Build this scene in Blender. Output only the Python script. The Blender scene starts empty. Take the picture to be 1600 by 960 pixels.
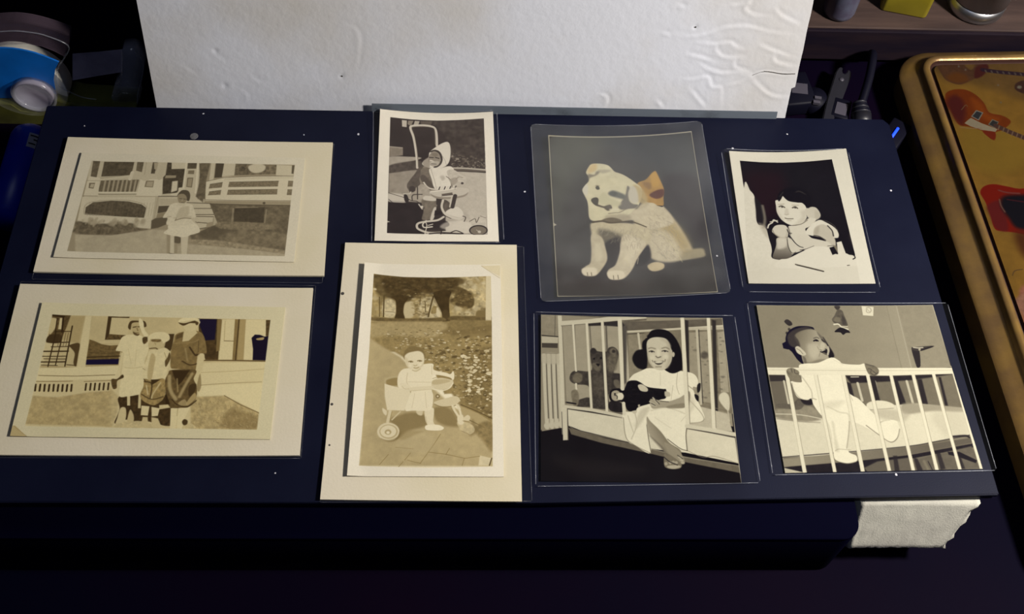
import bpy, bmesh, math, random
import numpy as np
from mathutils import Vector, Matrix

SC = bpy.context.scene
COL = SC.collection

# ------------------------------------------------------------------ camera
cam = bpy.data.cameras.new('camera'); cam.sensor_fit = 'HORIZONTAL'; cam.sensor_width = 36.0
cam.lens = 1700/1600*36; cam.clip_start = .01; cam.clip_end = 20
CR_, CU_, CW_, CC_ = [0.999071, -0.01327, 0.040995], [-0.010036, 0.853566, 0.520888], [0.041904, 0.520816, -0.85264], [0.0, 0.0, 0.5]
camo = bpy.data.objects.new('camera', cam); COL.objects.link(camo)
camo.matrix_world = Matrix(((CR_[0], CU_[0], -CW_[0], CC_[0]), (CR_[1], CU_[1], -CW_[1], CC_[1]), (CR_[2], CU_[2], -CW_[2], CC_[2]), (0, 0, 0, 1)))
SC.camera = camo

# ------------------------------------------------------------------ world, lamps, exposure
wd = bpy.data.worlds.new('world'); SC.world = wd; wd.use_nodes = True
wd.node_tree.nodes['Background'].inputs[0].default_value = (.25, .32, 1, 1)
wd.node_tree.nodes['Background'].inputs[1].default_value = .018
def area(name, loc, target, power, size, color):
    l = bpy.data.lights.new(name, 'AREA'); l.energy = power; l.shape = 'DISK'; l.size = size; l.color = color
    o = bpy.data.objects.new(name, l); COL.objects.link(o); o.location = loc
    o.rotation_euler = (Vector(target)-Vector(loc)).to_track_quat('-Z', 'Y').to_euler(); return o
area('desk_lamp_light', (.56, .15, .52), (.08, .30, .05), 8.6, .08, (1, .94, .86))
area('cool_fill_light', (-.35, -.5, 1.5), (0, .3, .05), 1.1, .5, (.66, .78, 1))  # added cool fill from the upper left, no fixture seen there
vs = SC.view_settings; vs.view_transform = 'Standard'; vs.look = 'None'; vs.gamma = 1; vs.use_curve_mapping = False; vs.exposure = 0.0

# ------------------------------------------------------------------ helpers
def finish(o, label=None, cat=None, group=None, kind=None):
    if label: o['label'] = label
    if cat: o['category'] = cat
    if group: o['group'] = group
    if kind: o['kind'] = kind
    return o
def thing(name, loc, label, cat, group=None):
    o = bpy.data.objects.new(name, None); COL.objects.link(o); o.location = loc; o.empty_display_size = .01
    return finish(o, label, cat, group)
def link(name, me, mat, parent=None, smooth=False, label=None):
    o = bpy.data.objects.new(name, me); COL.objects.link(o)
    if mat: me.materials.append(mat)
    if smooth:
        for p in me.polygons: p.use_smooth = True
    if parent:
        o.parent = parent; o.matrix_parent_inverse = Matrix.Translation(-parent.location)
    if label: o['label'] = label
    return o
def from_bm(name, bm, mat, parent=None, smooth=False, label=None):
    bmesh.ops.recalc_face_normals(bm, faces=bm.faces)
    me = bpy.data.meshes.new(name); bm.to_mesh(me); bm.free()
    return link(name, me, mat, parent, smooth, label)
def box_bm(x0, x1, y0, y1, z0, z1, bev=0, seg=2, vert_bev=0):
    bm = bmesh.new(); bmesh.ops.create_cube(bm, size=1)
    for v in bm.verts: v.co = Vector(((x0+x1)/2+v.co.x*(x1-x0), (y0+y1)/2+v.co.y*(y1-y0), (z0+z1)/2+v.co.z*(z1-z0)))
    if vert_bev:
        es = [e for e in bm.edges if abs(e.verts[0].co.z-e.verts[1].co.z) > 1e-6]
        bmesh.ops.bevel(bm, geom=es, offset=vert_bev, segments=6, affect='EDGES', profile=.5)
    if bev:
        es = [e for e in bm.edges if e.calc_face_angle(0) > .6]
        bmesh.ops.bevel(bm, geom=es, offset=bev, segments=seg, affect='EDGES', profile=.5)
    return bm
def tube(path, r, n=10, cap=True):
    bm = bmesh.new(); P = [Vector(p) for p in path]; rs = r if isinstance(r, (list, tuple)) else [r]*len(P); rings = []
    up = None
    for i, p in enumerate(P):
        d = (P[min(i+1, len(P)-1)]-P[max(i-1, 0)]).normalized()
        if up is None or abs(up.dot(d)) > .95: up = Vector((0, 0, 1)) if abs(d.z) < .9 else Vector((1, 0, 0))
        a = d.cross(up).normalized(); b = a.cross(d)
        rings.append([bm.verts.new(p+(a*math.cos(t)+b*math.sin(t))*rs[i]) for t in [2*math.pi*k/n for k in range(n)]])
    for A, B in zip(rings, rings[1:]):
        for k in range(n): bm.faces.new((A[k], A[(k+1) % n], B[(k+1) % n], B[k]))
    if cap: bm.faces.new(rings[0]); bm.faces.new(rings[-1])
    return bm
def smooth_path(P, k=5, closed=False): return [tuple(p) for p in catmull(np.array(P, float), closed, k)]
def lathe(prof, c, n=32, axis='z'):
    bm = bmesh.new(); rings = []
    for r, z in prof:
        rings.append([bm.verts.new({'z': (c[0]+r*math.cos(t), c[1]+r*math.sin(t), c[2]+z), 'y': (c[0]+r*math.cos(t), c[1]+z, c[2]+r*math.sin(t))}[axis]) for t in [2*math.pi*k/n for k in range(n)]])
    for A, B in zip(rings, rings[1:]):
        for k in range(n): bm.faces.new((A[k], A[(k+1) % n], B[(k+1) % n], B[k]))
    if prof[0][0] > 1e-5: bm.faces.new(rings[0])
    if prof[-1][0] > 1e-5: bm.faces.new(rings[-1])
    bmesh.ops.remove_doubles(bm, verts=bm.verts, dist=1e-6)
    return bm
def prism_xz(pts, y0, y1, bev=0):
    bm = bmesh.new(); a = [bm.verts.new((x, y0, z)) for x, z in pts]; b = [bm.verts.new((x, y1, z)) for x, z in pts]; n = len(pts)
    bm.faces.new(a); bm.faces.new(b)
    for i in range(n): bm.faces.new((a[i], a[(i+1) % n], b[(i+1) % n], b[i]))
    bmesh.ops.recalc_face_normals(bm, faces=bm.faces)
    if bev:
        es = [e for e in bm.edges if e.calc_face_angle(0) > .7]
        bmesh.ops.bevel(bm, geom=es, offset=bev, segments=2, affect='EDGES')
    return bm

def nodes(name):
    m = bpy.data.materials.new(name); m.use_nodes = True
    return m, m.node_tree.nodes, m.node_tree.links, m.node_tree.nodes['Principled BSDF']
def mat(name, c, rough=.5, metal=0, spec=.5, var=.0, scale=60, c2=None, bump=0, bscale=400, coat=0, trans=0, stretch=None, bdist=.0006):
    m, N, L, P = nodes(name)
    P.inputs['Roughness'].default_value = rough; P.inputs['Metallic'].default_value = metal
    P.inputs['Specular IOR Level'].default_value = spec; P.inputs['Coat Weight'].default_value = coat
    P.inputs['Transmission Weight'].default_value = trans
    tc = N.new('ShaderNodeTexCoord'); mp = N.new('ShaderNodeMapping'); L.new(tc.outputs['Object'], mp.inputs[0])
    if stretch: mp.inputs['Scale'].default_value = stretch
    nz = N.new('ShaderNodeTexNoise'); nz.inputs['Scale'].default_value = scale; nz.inputs['Detail'].default_value = 6; L.new(mp.outputs[0], nz.inputs['Vector'])
    rp = N.new('ShaderNodeValToRGB'); L.new(nz.outputs['Fac'], rp.inputs[0])
    c2 = c2 or tuple(x*(1-var) for x in c)
    rp.color_ramp.elements[0].position = .35; rp.color_ramp.elements[1].position = .65
    rp.color_ramp.elements[0].color = (*c2, 1); rp.color_ramp.elements[1].color = (*c, 1)
    L.new(rp.outputs[0], P.inputs['Base Color'])
    if bump:
        n2 = N.new('ShaderNodeTexNoise'); n2.inputs['Scale'].default_value = bscale; n2.inputs['Detail'].default_value = 4; L.new(mp.outputs[0], n2.inputs['Vector'])
        b = N.new('ShaderNodeBump'); b.inputs['Strength'].default_value = bump; b.inputs['Distance'].default_value = bdist
        L.new(n2.outputs['Fac'], b.inputs['Height']); L.new(b.outputs[0], P.inputs['Normal'])
    return m
def film(name, tint=(.75, .8, .9), haze=.03, gloss=.05, rough=.12):
    """thin clear plastic: mostly see-through, a little milky and glossy"""
    m, N, L, P = nodes(name); out = N['Material Output']
    tr = N.new('ShaderNodeBsdfTransparent'); tr.inputs[0].default_value = (.97, .97, .97, 1)
    df = N.new('ShaderNodeBsdfDiffuse'); df.inputs[0].default_value = (*tint, 1)
    gl = N.new('ShaderNodeBsdfGlossy'); gl.inputs['Roughness'].default_value = rough
    tc = N.new('ShaderNodeTexCoord'); nz = N.new('ShaderNodeTexNoise'); nz.inputs['Scale'].default_value = 35; nz.inputs['Detail'].default_value = 5; L.new(tc.outputs['Object'], nz.inputs['Vector'])
    mr = N.new('ShaderNodeMapRange'); mr.inputs[1].default_value = .3; mr.inputs[2].default_value = .75; mr.inputs[3].default_value = haze*.4; mr.inputs[4].default_value = haze*1.5; L.new(nz.outputs['Fac'], mr.inputs[0])
    m1 = N.new('ShaderNodeMixShader'); L.new(mr.outputs[0], m1.inputs[0]); L.new(tr.outputs[0], m1.inputs[1]); L.new(df.outputs[0], m1.inputs[2])
    lw = N.new('ShaderNodeLayerWeight'); lw.inputs['Blend'].default_value = .5
    pw = N.new('ShaderNodeMath'); pw.operation = 'POWER'; pw.inputs[1].default_value = 4; L.new(lw.outputs['Facing'], pw.inputs[0])
    ml = N.new('ShaderNodeMath'); ml.operation = 'MULTIPLY_ADD'; ml.inputs[1].default_value = .6; ml.inputs[2].default_value = .04+gloss; L.new(pw.outputs[0], ml.inputs[0])
    bp = N.new('ShaderNodeBump'); bp.inputs['Strength'].default_value = .1; bp.inputs['Distance'].default_value = .001; L.new(nz.outputs['Fac'], bp.inputs['Height']); L.new(bp.outputs[0], gl.inputs['Normal'])
    m2 = N.new('ShaderNodeMixShader'); L.new(ml.outputs[0], m2.inputs[0]); L.new(m1.outputs[0], m2.inputs[1]); L.new(gl.outputs[0], m2.inputs[2])
    L.new(m2.outputs[0], out.inputs[0]); return m
def emit(name, c, s):
    m, N, L, P = nodes(name); P.inputs['Base Color'].default_value = (*c, 1); P.inputs['Emission Color'].default_value = (*c, 1); P.inputs['Emission Strength'].default_value = s; return m

# ---- flat print drawing: shapes in millimetre-like paper units, rasterised to an in-memory picture
def vnoise(h, w, cell, rs):
    cell = max(cell, 1.0)
    gh, gw = int(h/cell)+3, int(w/cell)+3
    g = rs.rand(gh, gw)
    y = np.arange(h)/cell; x = np.arange(w)/cell
    yi = y.astype(int); xi = x.astype(int)
    fy = y-yi; fx = x-xi
    fy = (fy*fy*(3-2*fy))[:, None]; fx = (fx*fx*(3-2*fx))[None, :]
    a = g[np.ix_(yi, xi)]; b = g[np.ix_(yi, xi+1)]; c = g[np.ix_(yi+1, xi)]; d = g[np.ix_(yi+1, xi+1)]
    return (a*(1-fx)+b*fx)*(1-fy)+(c*(1-fx)+d*fx)*fy
def fractal(h, w, cell, rs):
    n = vnoise(h, w, cell, rs)*.5+vnoise(h, w, cell/2, rs)*.3+vnoise(h, w, cell/4, rs)*.2
    return (n-.5)*2
def catmull(P, closed, k=5):
    n = len(P); out = []
    rng = range(n) if closed else range(n-1)
    for i in rng:
        if closed: p0, p1, p2, p3 = P[i-1], P[i], P[(i+1) % n], P[(i+2) % n]
        else: p0, p1, p2, p3 = P[max(i-1, 0)], P[i], P[i+1], P[min(i+2, n-1)]
        for j in range(k):
            t = j/k
            out.append(.5*(2*p1+(p2-p0)*t+(2*p0-5*p1+4*p2-p3)*t*t+(3*p1-p0-3*p2+p3)*t**3))
    if not closed: out.append(P[-1])
    return np.array(out)
def segdist(X, Y, A, B, wA=None, wB=None):
    d = B-A; L = max(float(d@d), 1e-9)
    t = np.clip(((X-A[0])*d[0]+(Y-A[1])*d[1])/L, 0, 1)
    return np.sqrt((X-A[0]-t*d[0])**2+(Y-A[1]-t*d[1])**2), t
class Raster:
    def __init__(s, W, H, k, tone, seed=3):
        s.W, s.H, s.k, s.tone = W, H, k, tone
        s.rs = np.random.RandomState(seed)
        s.im = np.zeros((H, W, 3), np.float32)
    def col(s, c):
        if isinstance(c, (tuple, list)): return np.array(c, np.float32)/255
        t = np.clip(c/255., 0, 1); T = np.array(s.tone, float)
        return ((T[0]*(1-2*t)+T[1]*2*t) if t < .5 else (T[1]*(2-2*t)+T[2]*(2*t-1))).astype(np.float32)/255
    def box(s, P, m):
        x0 = int(max(0, P[:, 0].min()-m)); x1 = int(min(s.W, P[:, 0].max()+m+1))
        y0 = int(max(0, P[:, 1].min()-m)); y1 = int(min(s.H, P[:, 1].max()+m+1))
        return x0, x1, y0, y1
    def put(s, b, al, c):
        x0, x1, y0, y1 = b
        r = s.im[y0:y1, x0:x1]; al = al[..., None]
        r[:] = r*(1-al)+c*al
    def poly(s, o):
        P = np.array(o['q'], float).reshape(-1, 2)*s.k
        if o.get('m'): P = catmull(P, True)
        sf = max(o['s']*s.k, .7)
        b = s.box(P, sf+1); x0, x1, y0, y1 = b
        if x1 <= x0 or y1 <= y0: return
        Y, X = np.mgrid[y0:y1, x0:x1]+.5
        ins = np.zeros(X.shape, bool); dm = np.full(X.shape, 1e9)
        Q = np.roll(P, -1, 0)
        for A, B in zip(P, Q):
            if A[1] != B[1]:
                ins ^= ((A[1] > Y) != (B[1] > Y)) & (X < (B[0]-A[0])*(Y-A[1])/(B[1]-A[1])+A[0])
            d, _ = segdist(X, Y, A, B); dm = np.minimum(dm, d)
        sd = np.where(ins, dm, -dm)
        t = np.clip(sd/(2*sf)+.5, 0, 1); al = t*t*(3-2*t)*o.get('a', 1)
        c = s.col(o['c'])
        if 'g' in o:
            g = np.array(o['g'][0], float)*s.k; d = g[2:]-g[:2]
            u = np.clip(((X-g[0])*d[0]+(Y-g[1])*d[1])/max(d@d, 1e-9), 0, 1)[..., None]
            c = c*(1-u)+s.col(o['g'][1])*u
        if 'n' in o:
            c = c*(1+o['n'][0]*fractal(y1-y0, x1-x0, o['n'][1]*s.k, s.rs)[..., None])
        s.put(b, al, c)
    def line(s, o):
        P = np.array(o['q'], float).reshape(-1, 2)*s.k
        if o.get('m') and len(P) > 2: P = catmull(P, False)
        w = o['w']*s.k/2; w2 = o.get('w2', o['w'])*s.k/2; sf = max(o['s']*s.k, .6)
        b = s.box(P, max(w, w2)+sf+1); x0, x1, y0, y1 = b
        if x1 <= x0 or y1 <= y0: return
        Y, X = np.mgrid[y0:y1, x0:x1]+.5
        sd = np.full(X.shape, -1e9); n = len(P)-1
        for i in range(n):
            d, t = segdist(X, Y, P[i], P[i+1]); u = (i+t)/n
            sd = np.maximum(sd, w+(w2-w)*u-d)
        t = np.clip(sd/(2*sf)+.5, 0, 1)
        s.put(b, t*t*(3-2*t)*o.get('a', 1), s.col(o['c']))
    def scatter(s, o):
        P = np.array(o['q'], float).reshape(-1, 2); lo, hi = P.min(0), P.max(0); rs = np.random.RandomState(o['seed'])
        def inside(p):
            c = False
            for A, B in zip(P, np.roll(P, -1, 0)):
                if (A[1] > p[1]) != (B[1] > p[1]) and p[0] < (B[0]-A[0])*(p[1]-A[1])/(B[1]-A[1])+A[0]: c = not c
            return c
        for _ in range(o['n']):
            for _t in range(20):
                p = lo+(hi-lo)*rs.rand(2)
                if inside(p): break
            z = o['z']*(.5+rs.rand()); c = o['lo']+(o['hi']-o['lo'])*rs.rand(); an = np.radians(o['ang'])+rs.randn()*.5
            if o['k'] == 'leaf':
                m = 7; q = []
                for i in range(m):
                    r = z*(.45+.75*rs.rand()); t = 2*np.pi*i/m+an
                    q += [p[0]+r*np.cos(t), p[1]+r*np.sin(t)*o['asp']]
                s.poly(dict(c=c, s=.8, q=q, a=o['a']))
            elif o['k'] == 'blob':
                q = []
                for i in range(8):
                    r = z*(.7+.6*rs.rand()); t = 2*np.pi*i/8
                    q += [p[0]+r*np.cos(t), p[1]+r*np.sin(t)*o['asp']]
                s.poly(dict(c=c, s=z*.45, q=q, a=o['a'], m=1))
            else:
                d = np.array([np.cos(an), np.sin(an)])*z
                s.line(dict(c=c, w=o['asp']*z, s=.8, q=[*(p-d), *(p+d)], a=o['a']))
    def run(s, ops):
        for k, o in ops: {'p': s.poly, 'l': s.line, 's': s.scatter, 'b': s.border}[k](o)
    def border(s, o):                     # paper margin round the picture area
        P = np.array(o['q'], float).reshape(-1, 2)*s.k
        Y, X = np.mgrid[0:s.H, 0:s.W]+.5
        ins = np.zeros(X.shape, bool); dm = np.full(X.shape, 1e9)
        for A, B in zip(P, np.roll(P, -1, 0)):
            if A[1] != B[1]: ins ^= ((A[1] > Y) != (B[1] > Y)) & (X < (B[0]-A[0])*(Y-A[1])/(B[1]-A[1])+A[0])
            dm = np.minimum(dm, segdist(X, Y, A, B)[0])
        al = np.clip(.5-np.where(ins, dm, -dm)/1.6, 0, 1)[..., None]
        s.im[:] = s.im*(1-al)+s.col(o['c'])*al
    def grain(s, amp):
        s.im *= 1+amp*(vnoise(s.H, s.W, 2.2, s.rs)-.5)[..., None]*2
        s.im *= 1+amp*.5*fractal(s.H, s.W, 60, s.rs)[..., None]

PRINTS = {
 "porch": dict(H=566,tone=((46, 40, 32), (136, 124, 98), (214, 205, 176)),quad=[[-0.1994, 0.3642], [-0.0848, 0.3632], [-0.0846, 0.298], [-0.2007, 0.299]],ops=[("p",{"c":238,"s":1.7,"q":[-3583,-3408,4283,-3978,2772,2876,-695,2861]}),
("p",{"c":150,"s":2,"q":[52,45,958,40,958,537,49,534]}),
("p",{"c":205,"s":1.2,"q":[49,46,551,40,586,288,62,288]}),
("p",{"c":60,"s":1.2,"q":[108,47,241,45,241,119,111,131],"n":(0.25,15.3)}),
("p",{"c":85,"s":1.2,"q":[59,45,90,45,92,136,66,136],"n":(0.2,12.1)}),
("p",{"c":80,"s":1.2,"q":[254,43,283,44,284,101,257,93],"n":(0.25,12.2)}),
("p",{"c":60,"s":1.2,"q":[321,43,343,42,342,108,324,108],"n":(0.3,12.2)}),
("p",{"c":170,"s":1.2,"q":[329,46,348,45,347,90,335,80]}),
("p",{"c":45,"s":2.4,"q":[388,43,409,44,412,78,472,76,475,178,454,212,395,220,381,130,391,113],"n":(0.25,12.2)}),
("p",{"c":215,"s":1.2,"q":[407,44,476,42,475,76,412,80]}),
("p",{"c":150,"s":1.2,"q":[392,116,438,115,439,129,391,132]}),
("p",{"c":225,"s":3,"q":[426,149,450,145,455,199,430,210]}),
("p",{"c":60,"s":1.2,"q":[479,44,519,43,521,75,481,76],"n":(0.2,12.3)}),
("p",{"c":105,"s":1.2,"q":[488,86,514,84,515,106,488,105]}),
("l",{"c":235,"w":8.5,"s":0.9,"q":[473,42,481,198]}),
("l",{"c":235,"w":8.5,"s":0.9,"q":[525,44,538,210]}),
("p",{"c":95,"s":1.2,"q":[489,127,515,125,517,181,492,178]}),
("p",{"c":150,"s":1.2,"q":[494,132,512,130,513,176,495,174]}),
("p",{"c":80,"s":3.6,"q":[530,44,568,43,577,262,541,230,547,143],"n":(0.2,12.2)}),
("p",{"c":85,"s":1.2,"q":[114,153,279,143,276,214,114,227],"n":(0.15,12.0)}),
("l",{"c":165,"w":8.4,"s":1.8,"q":[134,153,136,213]}),
("l",{"c":165,"w":8.3,"s":1.8,"q":[153,152,155,212]}),
("l",{"c":165,"w":8.4,"s":1.8,"q":[172,152,174,212]}),
("l",{"c":165,"w":8.4,"s":1.8,"q":[191,151,192,211]}),
("l",{"c":165,"w":8.5,"s":1.8,"q":[210,151,211,211]}),
("l",{"c":165,"w":8.3,"s":1.8,"q":[228,150,230,210]}),
("l",{"c":165,"w":8.4,"s":1.8,"q":[247,150,249,210]}),
("l",{"c":165,"w":8.3,"s":1.8,"q":[266,149,267,209]}),
("l",{"c":165,"w":8.4,"s":1.8,"q":[285,149,286,209]}),
("l",{"c":215,"w":9.8,"s":0.9,"q":[109,148,244,124]}),
("l",{"c":120,"w":1.8,"s":0.9,"q":[110,140,240,117]}),
("l",{"c":230,"w":10.7,"s":0.9,"q":[115,220,279,216]}),
("l",{"c":80,"w":2.4,"s":0.9,"q":[115,229,283,223]}),
("l",{"c":228,"w":15.9,"s":0.9,"q":[243,104,239,141]}),
("p",{"c":228,"s":1.2,"q":[61,132,107,138,119,238,57,239,57,163]}),
("p",{"c":95,"s":1.2,"q":[67,169,92,167,91,199,70,197]}),
("p",{"c":190,"s":1.2,"q":[75,174,91,173,89,194,74,193]}),
("l",{"c":105,"w":2.4,"s":0.9,"q":[53,156,110,155],"a":0.6}),
("l",{"c":95,"w":1.8,"s":0.9,"q":[57,240,116,238]}),
("p",{"c":232,"s":1.8,"q":[284,140,383,130,392,234,282,233]}),
("p",{"c":110,"s":1.2,"q":[311,148,346,147,347,185,310,183]}),
("p",{"c":175,"s":1.2,"q":[317,153,343,152,344,181,315,179]}),
("l",{"c":120,"w":1.8,"s":0.9,"q":[287,140,384,135],"a":0.7}),
("l",{"c":205,"w":36.9,"s":0.9,"q":[305,47,307,132]}),
("l",{"c":200,"w":21.9,"s":0.9,"q":[372,45,367,131]}),
("l",{"c":120,"w":1.8,"s":0.9,"q":[295,47,298,116],"a":0.6}),
("l",{"c":130,"w":1.8,"s":0.9,"q":[280,235,395,234]}),
("l",{"c":50,"w":3.6,"s":0.9,"q":[379,233,462,231]}),
("p",{"c":222,"s":1.8,"q":[53,246,380,237,382,408,351,406,59,385]}),
("p",{"c":65,"s":1.2,"q":[82,340,79,301,105,273,181,262,254,264,314,279,337,297,337,351,212,346],"n":(0.25,10.6)}),
("l",{"c":105,"w":1.8,"s":0.9,"q":[90,275,94,346],"a":0.4}),
("l",{"c":105,"w":1.7,"s":0.9,"q":[102,274,106,345],"a":0.4}),
("l",{"c":105,"w":1.8,"s":0.9,"q":[115,274,119,345],"a":0.4}),
("l",{"c":105,"w":1.8,"s":0.9,"q":[127,274,131,345],"a":0.4}),
("l",{"c":105,"w":1.7,"s":0.9,"q":[139,273,143,344],"a":0.4}),
("l",{"c":105,"w":1.8,"s":0.9,"q":[152,273,155,344],"a":0.4}),
("l",{"c":105,"w":1.8,"s":0.9,"q":[164,273,168,344],"a":0.4}),
("l",{"c":105,"w":1.7,"s":0.9,"q":[176,272,180,343],"a":0.4}),
("l",{"c":105,"w":1.8,"s":0.9,"q":[189,272,192,343],"a":0.4}),
("l",{"c":105,"w":1.8,"s":0.9,"q":[201,272,204,343],"a":0.4}),
("l",{"c":105,"w":1.8,"s":0.9,"q":[214,271,217,343],"a":0.4}),
("l",{"c":105,"w":1.8,"s":0.9,"q":[226,271,229,342],"a":0.4}),
("l",{"c":105,"w":1.8,"s":0.9,"q":[238,271,241,342],"a":0.4}),
("l",{"c":105,"w":1.7,"s":0.9,"q":[251,270,254,342],"a":0.4}),
("l",{"c":105,"w":1.8,"s":0.9,"q":[263,270,266,341],"a":0.4}),
("l",{"c":105,"w":1.8,"s":0.9,"q":[276,270,278,341],"a":0.4}),
("l",{"c":105,"w":1.7,"s":0.9,"q":[288,269,290,341],"a":0.4}),
("l",{"c":105,"w":1.8,"s":0.9,"q":[301,269,303,340],"a":0.4}),
("l",{"c":105,"w":1.8,"s":0.9,"q":[313,269,315,340],"a":0.4}),
("l",{"c":105,"w":1.7,"s":0.9,"q":[325,268,327,340],"a":0.4}),
("l",{"c":105,"w":1.8,"s":0.9,"q":[338,268,340,339],"a":0.4}),
("l",{"c":105,"w":1.8,"s":0.9,"q":[350,268,352,339],"a":0.4}),
("l",{"c":105,"w":1.7,"s":0.9,"q":[363,267,364,339],"a":0.4}),
("l",{"c":105,"w":1.8,"s":0.9,"q":[375,267,377,338],"a":0.4}),
("l",{"c":225,"w":1.8,"s":0.9,"q":[81,336,212,346,337,352]}),
("l",{"c":120,"w":2.3,"s":0.9,"q":[78,336,75,291,109,268,180,259,258,259,318,275,338,294],"m":1,"a":0.7}),
("p",{"c":190,"s":1.2,"q":[385,237,399,357,382,408,376,405,367,238]}),
("l",{"c":130,"w":1.8,"s":0.9,"q":[379,237,381,402],"a":0.6}),
("p",{"c":85,"s":5.8,"q":[55,378,112,383,184,385,218,374,265,380,296,382,320,404,362,412,289,430,216,444,63,441,56,410],"m":1,"n":(0.3,14.4)}),
("s",{"n":40,"q":[75,353,339,365,343,390,82,384],"z":8.1,"lo":140,"hi":200,"k":"blob","seed":3,"asp":1.6,"ang":0,"a":0.6}),
("p",{"c":185,"s":4.5,"q":[64,447,216,447,299,429,383,412,444,413,464,537,84,539],"n":(0.06,22.6)}),
("p",{"c":190,"s":1.2,"q":[387,247,494,244,493,271,395,280]}),
("p",{"c":60,"s":1.2,"q":[389,286,443,282,442,311,390,325]}),
("p",{"c":130,"s":1.2,"q":[390,328,448,314,446,337,389,351]}),
("p",{"c":70,"s":2.9,"q":[386,351,452,340,452,375,405,402,376,409,371,364]}),
("p",{"c":205,"s":1.2,"q":[518,263,610,268,613,290,660,292,661,318,677,321,632,337,633,364,609,371,609,396,569,404,525,348]}),
("l",{"c":60,"w":3.5,"s":0.9,"q":[508,264,610,266]}),
("l",{"c":60,"w":3.5,"s":0.9,"q":[543,295,658,292]}),
("l",{"c":60,"w":3.5,"s":0.9,"q":[553,328,677,324]}),
("l",{"c":60,"w":3.5,"s":0.9,"q":[560,337,632,337]}),
("l",{"c":60,"w":3.5,"s":0.9,"q":[570,369,609,372]}),
("l",{"c":60,"w":3.5,"s":0.9,"q":[575,404,609,396]}),
("p",{"c":185,"s":1.2,"q":[635,338,668,334,668,370,639,389]}),
("p",{"c":85,"s":1.2,"q":[607,268,959,268,961,413,671,395,615,403,541,436,550,479,694,457],"n":(0.2,14.4)}),
("p",{"c":85,"s":3.4,"q":[611,274,959,270,956,525,838,507,547,479,541,439,588,429,615,396,673,369,677,324],"n":(0.25,20.0)}),
("p",{"c":45,"s":1.2,"q":[717,290,847,281,851,364,723,362],"n":(0.12,11.6)}),
("l",{"c":150,"w":7,"s":0.9,"q":[712,291,716,365],"a":0.6}),
("l",{"c":150,"w":5.9,"s":0.9,"q":[856,294,856,365],"a":0.6}),
("l",{"c":150,"w":3.5,"s":0.9,"q":[722,284,818,282],"a":0.6}),
("p",{"c":60,"s":6.9,"q":[615,396,723,400,739,444,596,447],"m":1,"a":0.6}),
("p",{"c":120,"s":5.8,"q":[667,363,875,371,878,399,677,401],"m":1,"n":(0.25,8.7),"a":0.8}),
("p",{"c":115,"s":8,"q":[735,412,962,420,958,488,679,458],"m":1,"n":(0.3,17.2),"a":0.6}),
("p",{"c":175,"s":2.8,"q":[500,484,547,481,699,494,838,510,956,525,957,535,509,542],"n":(0.08,11.4)}),
("p",{"c":140,"s":4.5,"q":[544,458,680,461,955,507,956,525,838,508,548,483],"n":(0.2,11.3)}),
("p",{"c":80,"s":3,"q":[539,40,579,39,574,142,583,242,552,243,543,143],"n":(0.2,12.2)}),
("p",{"c":45,"s":1.2,"q":[604,38,640,41,641,121,608,124]}),
("l",{"c":210,"w":18.6,"s":0.9,"q":[592,38,596,135]}),
("p",{"c":212,"s":1.2,"q":[641,41,695,39,695,108,640,116]}),
("p",{"c":90,"s":1.2,"q":[692,41,876,43,876,96,694,107],"n":(0.35,12.2)}),
("p",{"c":215,"s":3.7,"q":[751,55,787,38,825,49,823,77,792,92,762,82],"m":1}),
("p",{"c":70,"s":3.1,"q":[709,42,744,41,738,83,711,83],"n":(0.3,12.3)}),
("p",{"c":215,"s":1.2,"q":[876,43,958,45,957,104,879,103]}),
("p",{"c":70,"s":1.2,"q":[945,44,957,43,956,92,947,91]}),
("p",{"c":228,"s":1.2,"q":[575,145,651,118,960,103,959,245,584,252]}),
("l",{"c":75,"w":2.4,"s":0.9,"q":[575,145,646,123,794,109,960,104]}),
("l",{"c":120,"w":1.8,"s":0.9,"q":[653,133,795,119,958,114],"a":0.6}),
("p",{"c":105,"s":1.2,"q":[594,160,648,148,647,177,591,185],"n":(0.2,4.8)}),
("l",{"c":55,"w":1.8,"s":0.9,"q":[594,160,648,148]}),
("p",{"c":105,"s":1.2,"q":[596,202,647,192,647,217,593,222],"n":(0.2,4.7)}),
("l",{"c":55,"w":1.8,"s":0.9,"q":[596,202,647,192]}),
("p",{"c":105,"s":1.2,"q":[677,146,894,134,893,165,675,174],"n":(0.2,4.8)}),
("l",{"c":55,"w":1.8,"s":0.9,"q":[677,146,894,134]}),
("p",{"c":105,"s":1.2,"q":[677,190,893,180,894,209,675,217],"n":(0.2,4.8)}),
("l",{"c":55,"w":1.8,"s":0.9,"q":[677,190,893,180]}),
("p",{"c":105,"s":1.2,"q":[937,133,960,133,960,164,936,164],"n":(0.2,4.8)}),
("l",{"c":55,"w":1.8,"s":0.9,"q":[937,133,960,133]}),
("p",{"c":105,"s":1.2,"q":[938,181,959,180,959,211,937,211],"n":(0.2,4.8)}),
("l",{"c":55,"w":1.8,"s":0.9,"q":[938,181,959,180]}),
("l",{"c":90,"w":2.4,"s":0.9,"q":[586,247,704,247,959,242]}),
("l",{"c":55,"w":3.6,"s":0.9,"q":[610,268,759,269,959,268]}),
("p",{"c":60,"s":1.2,"q":[848,258,848,261,846,264,843,265,840,264,837,262,836,258,836,255,838,253,841,252,845,252,847,255],"m":1}),
("l",{"c":120,"w":1.8,"s":0.9,"q":[576,176,585,249]}),
("p",{"c":150,"s":4.5,"q":[469,438,542,436,550,486,476,487],"m":1,"a":0.7}),
("p",{"c":75,"s":2.3,"q":[480,447,508,446,511,479,482,475],"m":1}),
("p",{"c":215,"s":2.3,"q":[464,438,480,437,494,536,477,536]}),
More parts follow.
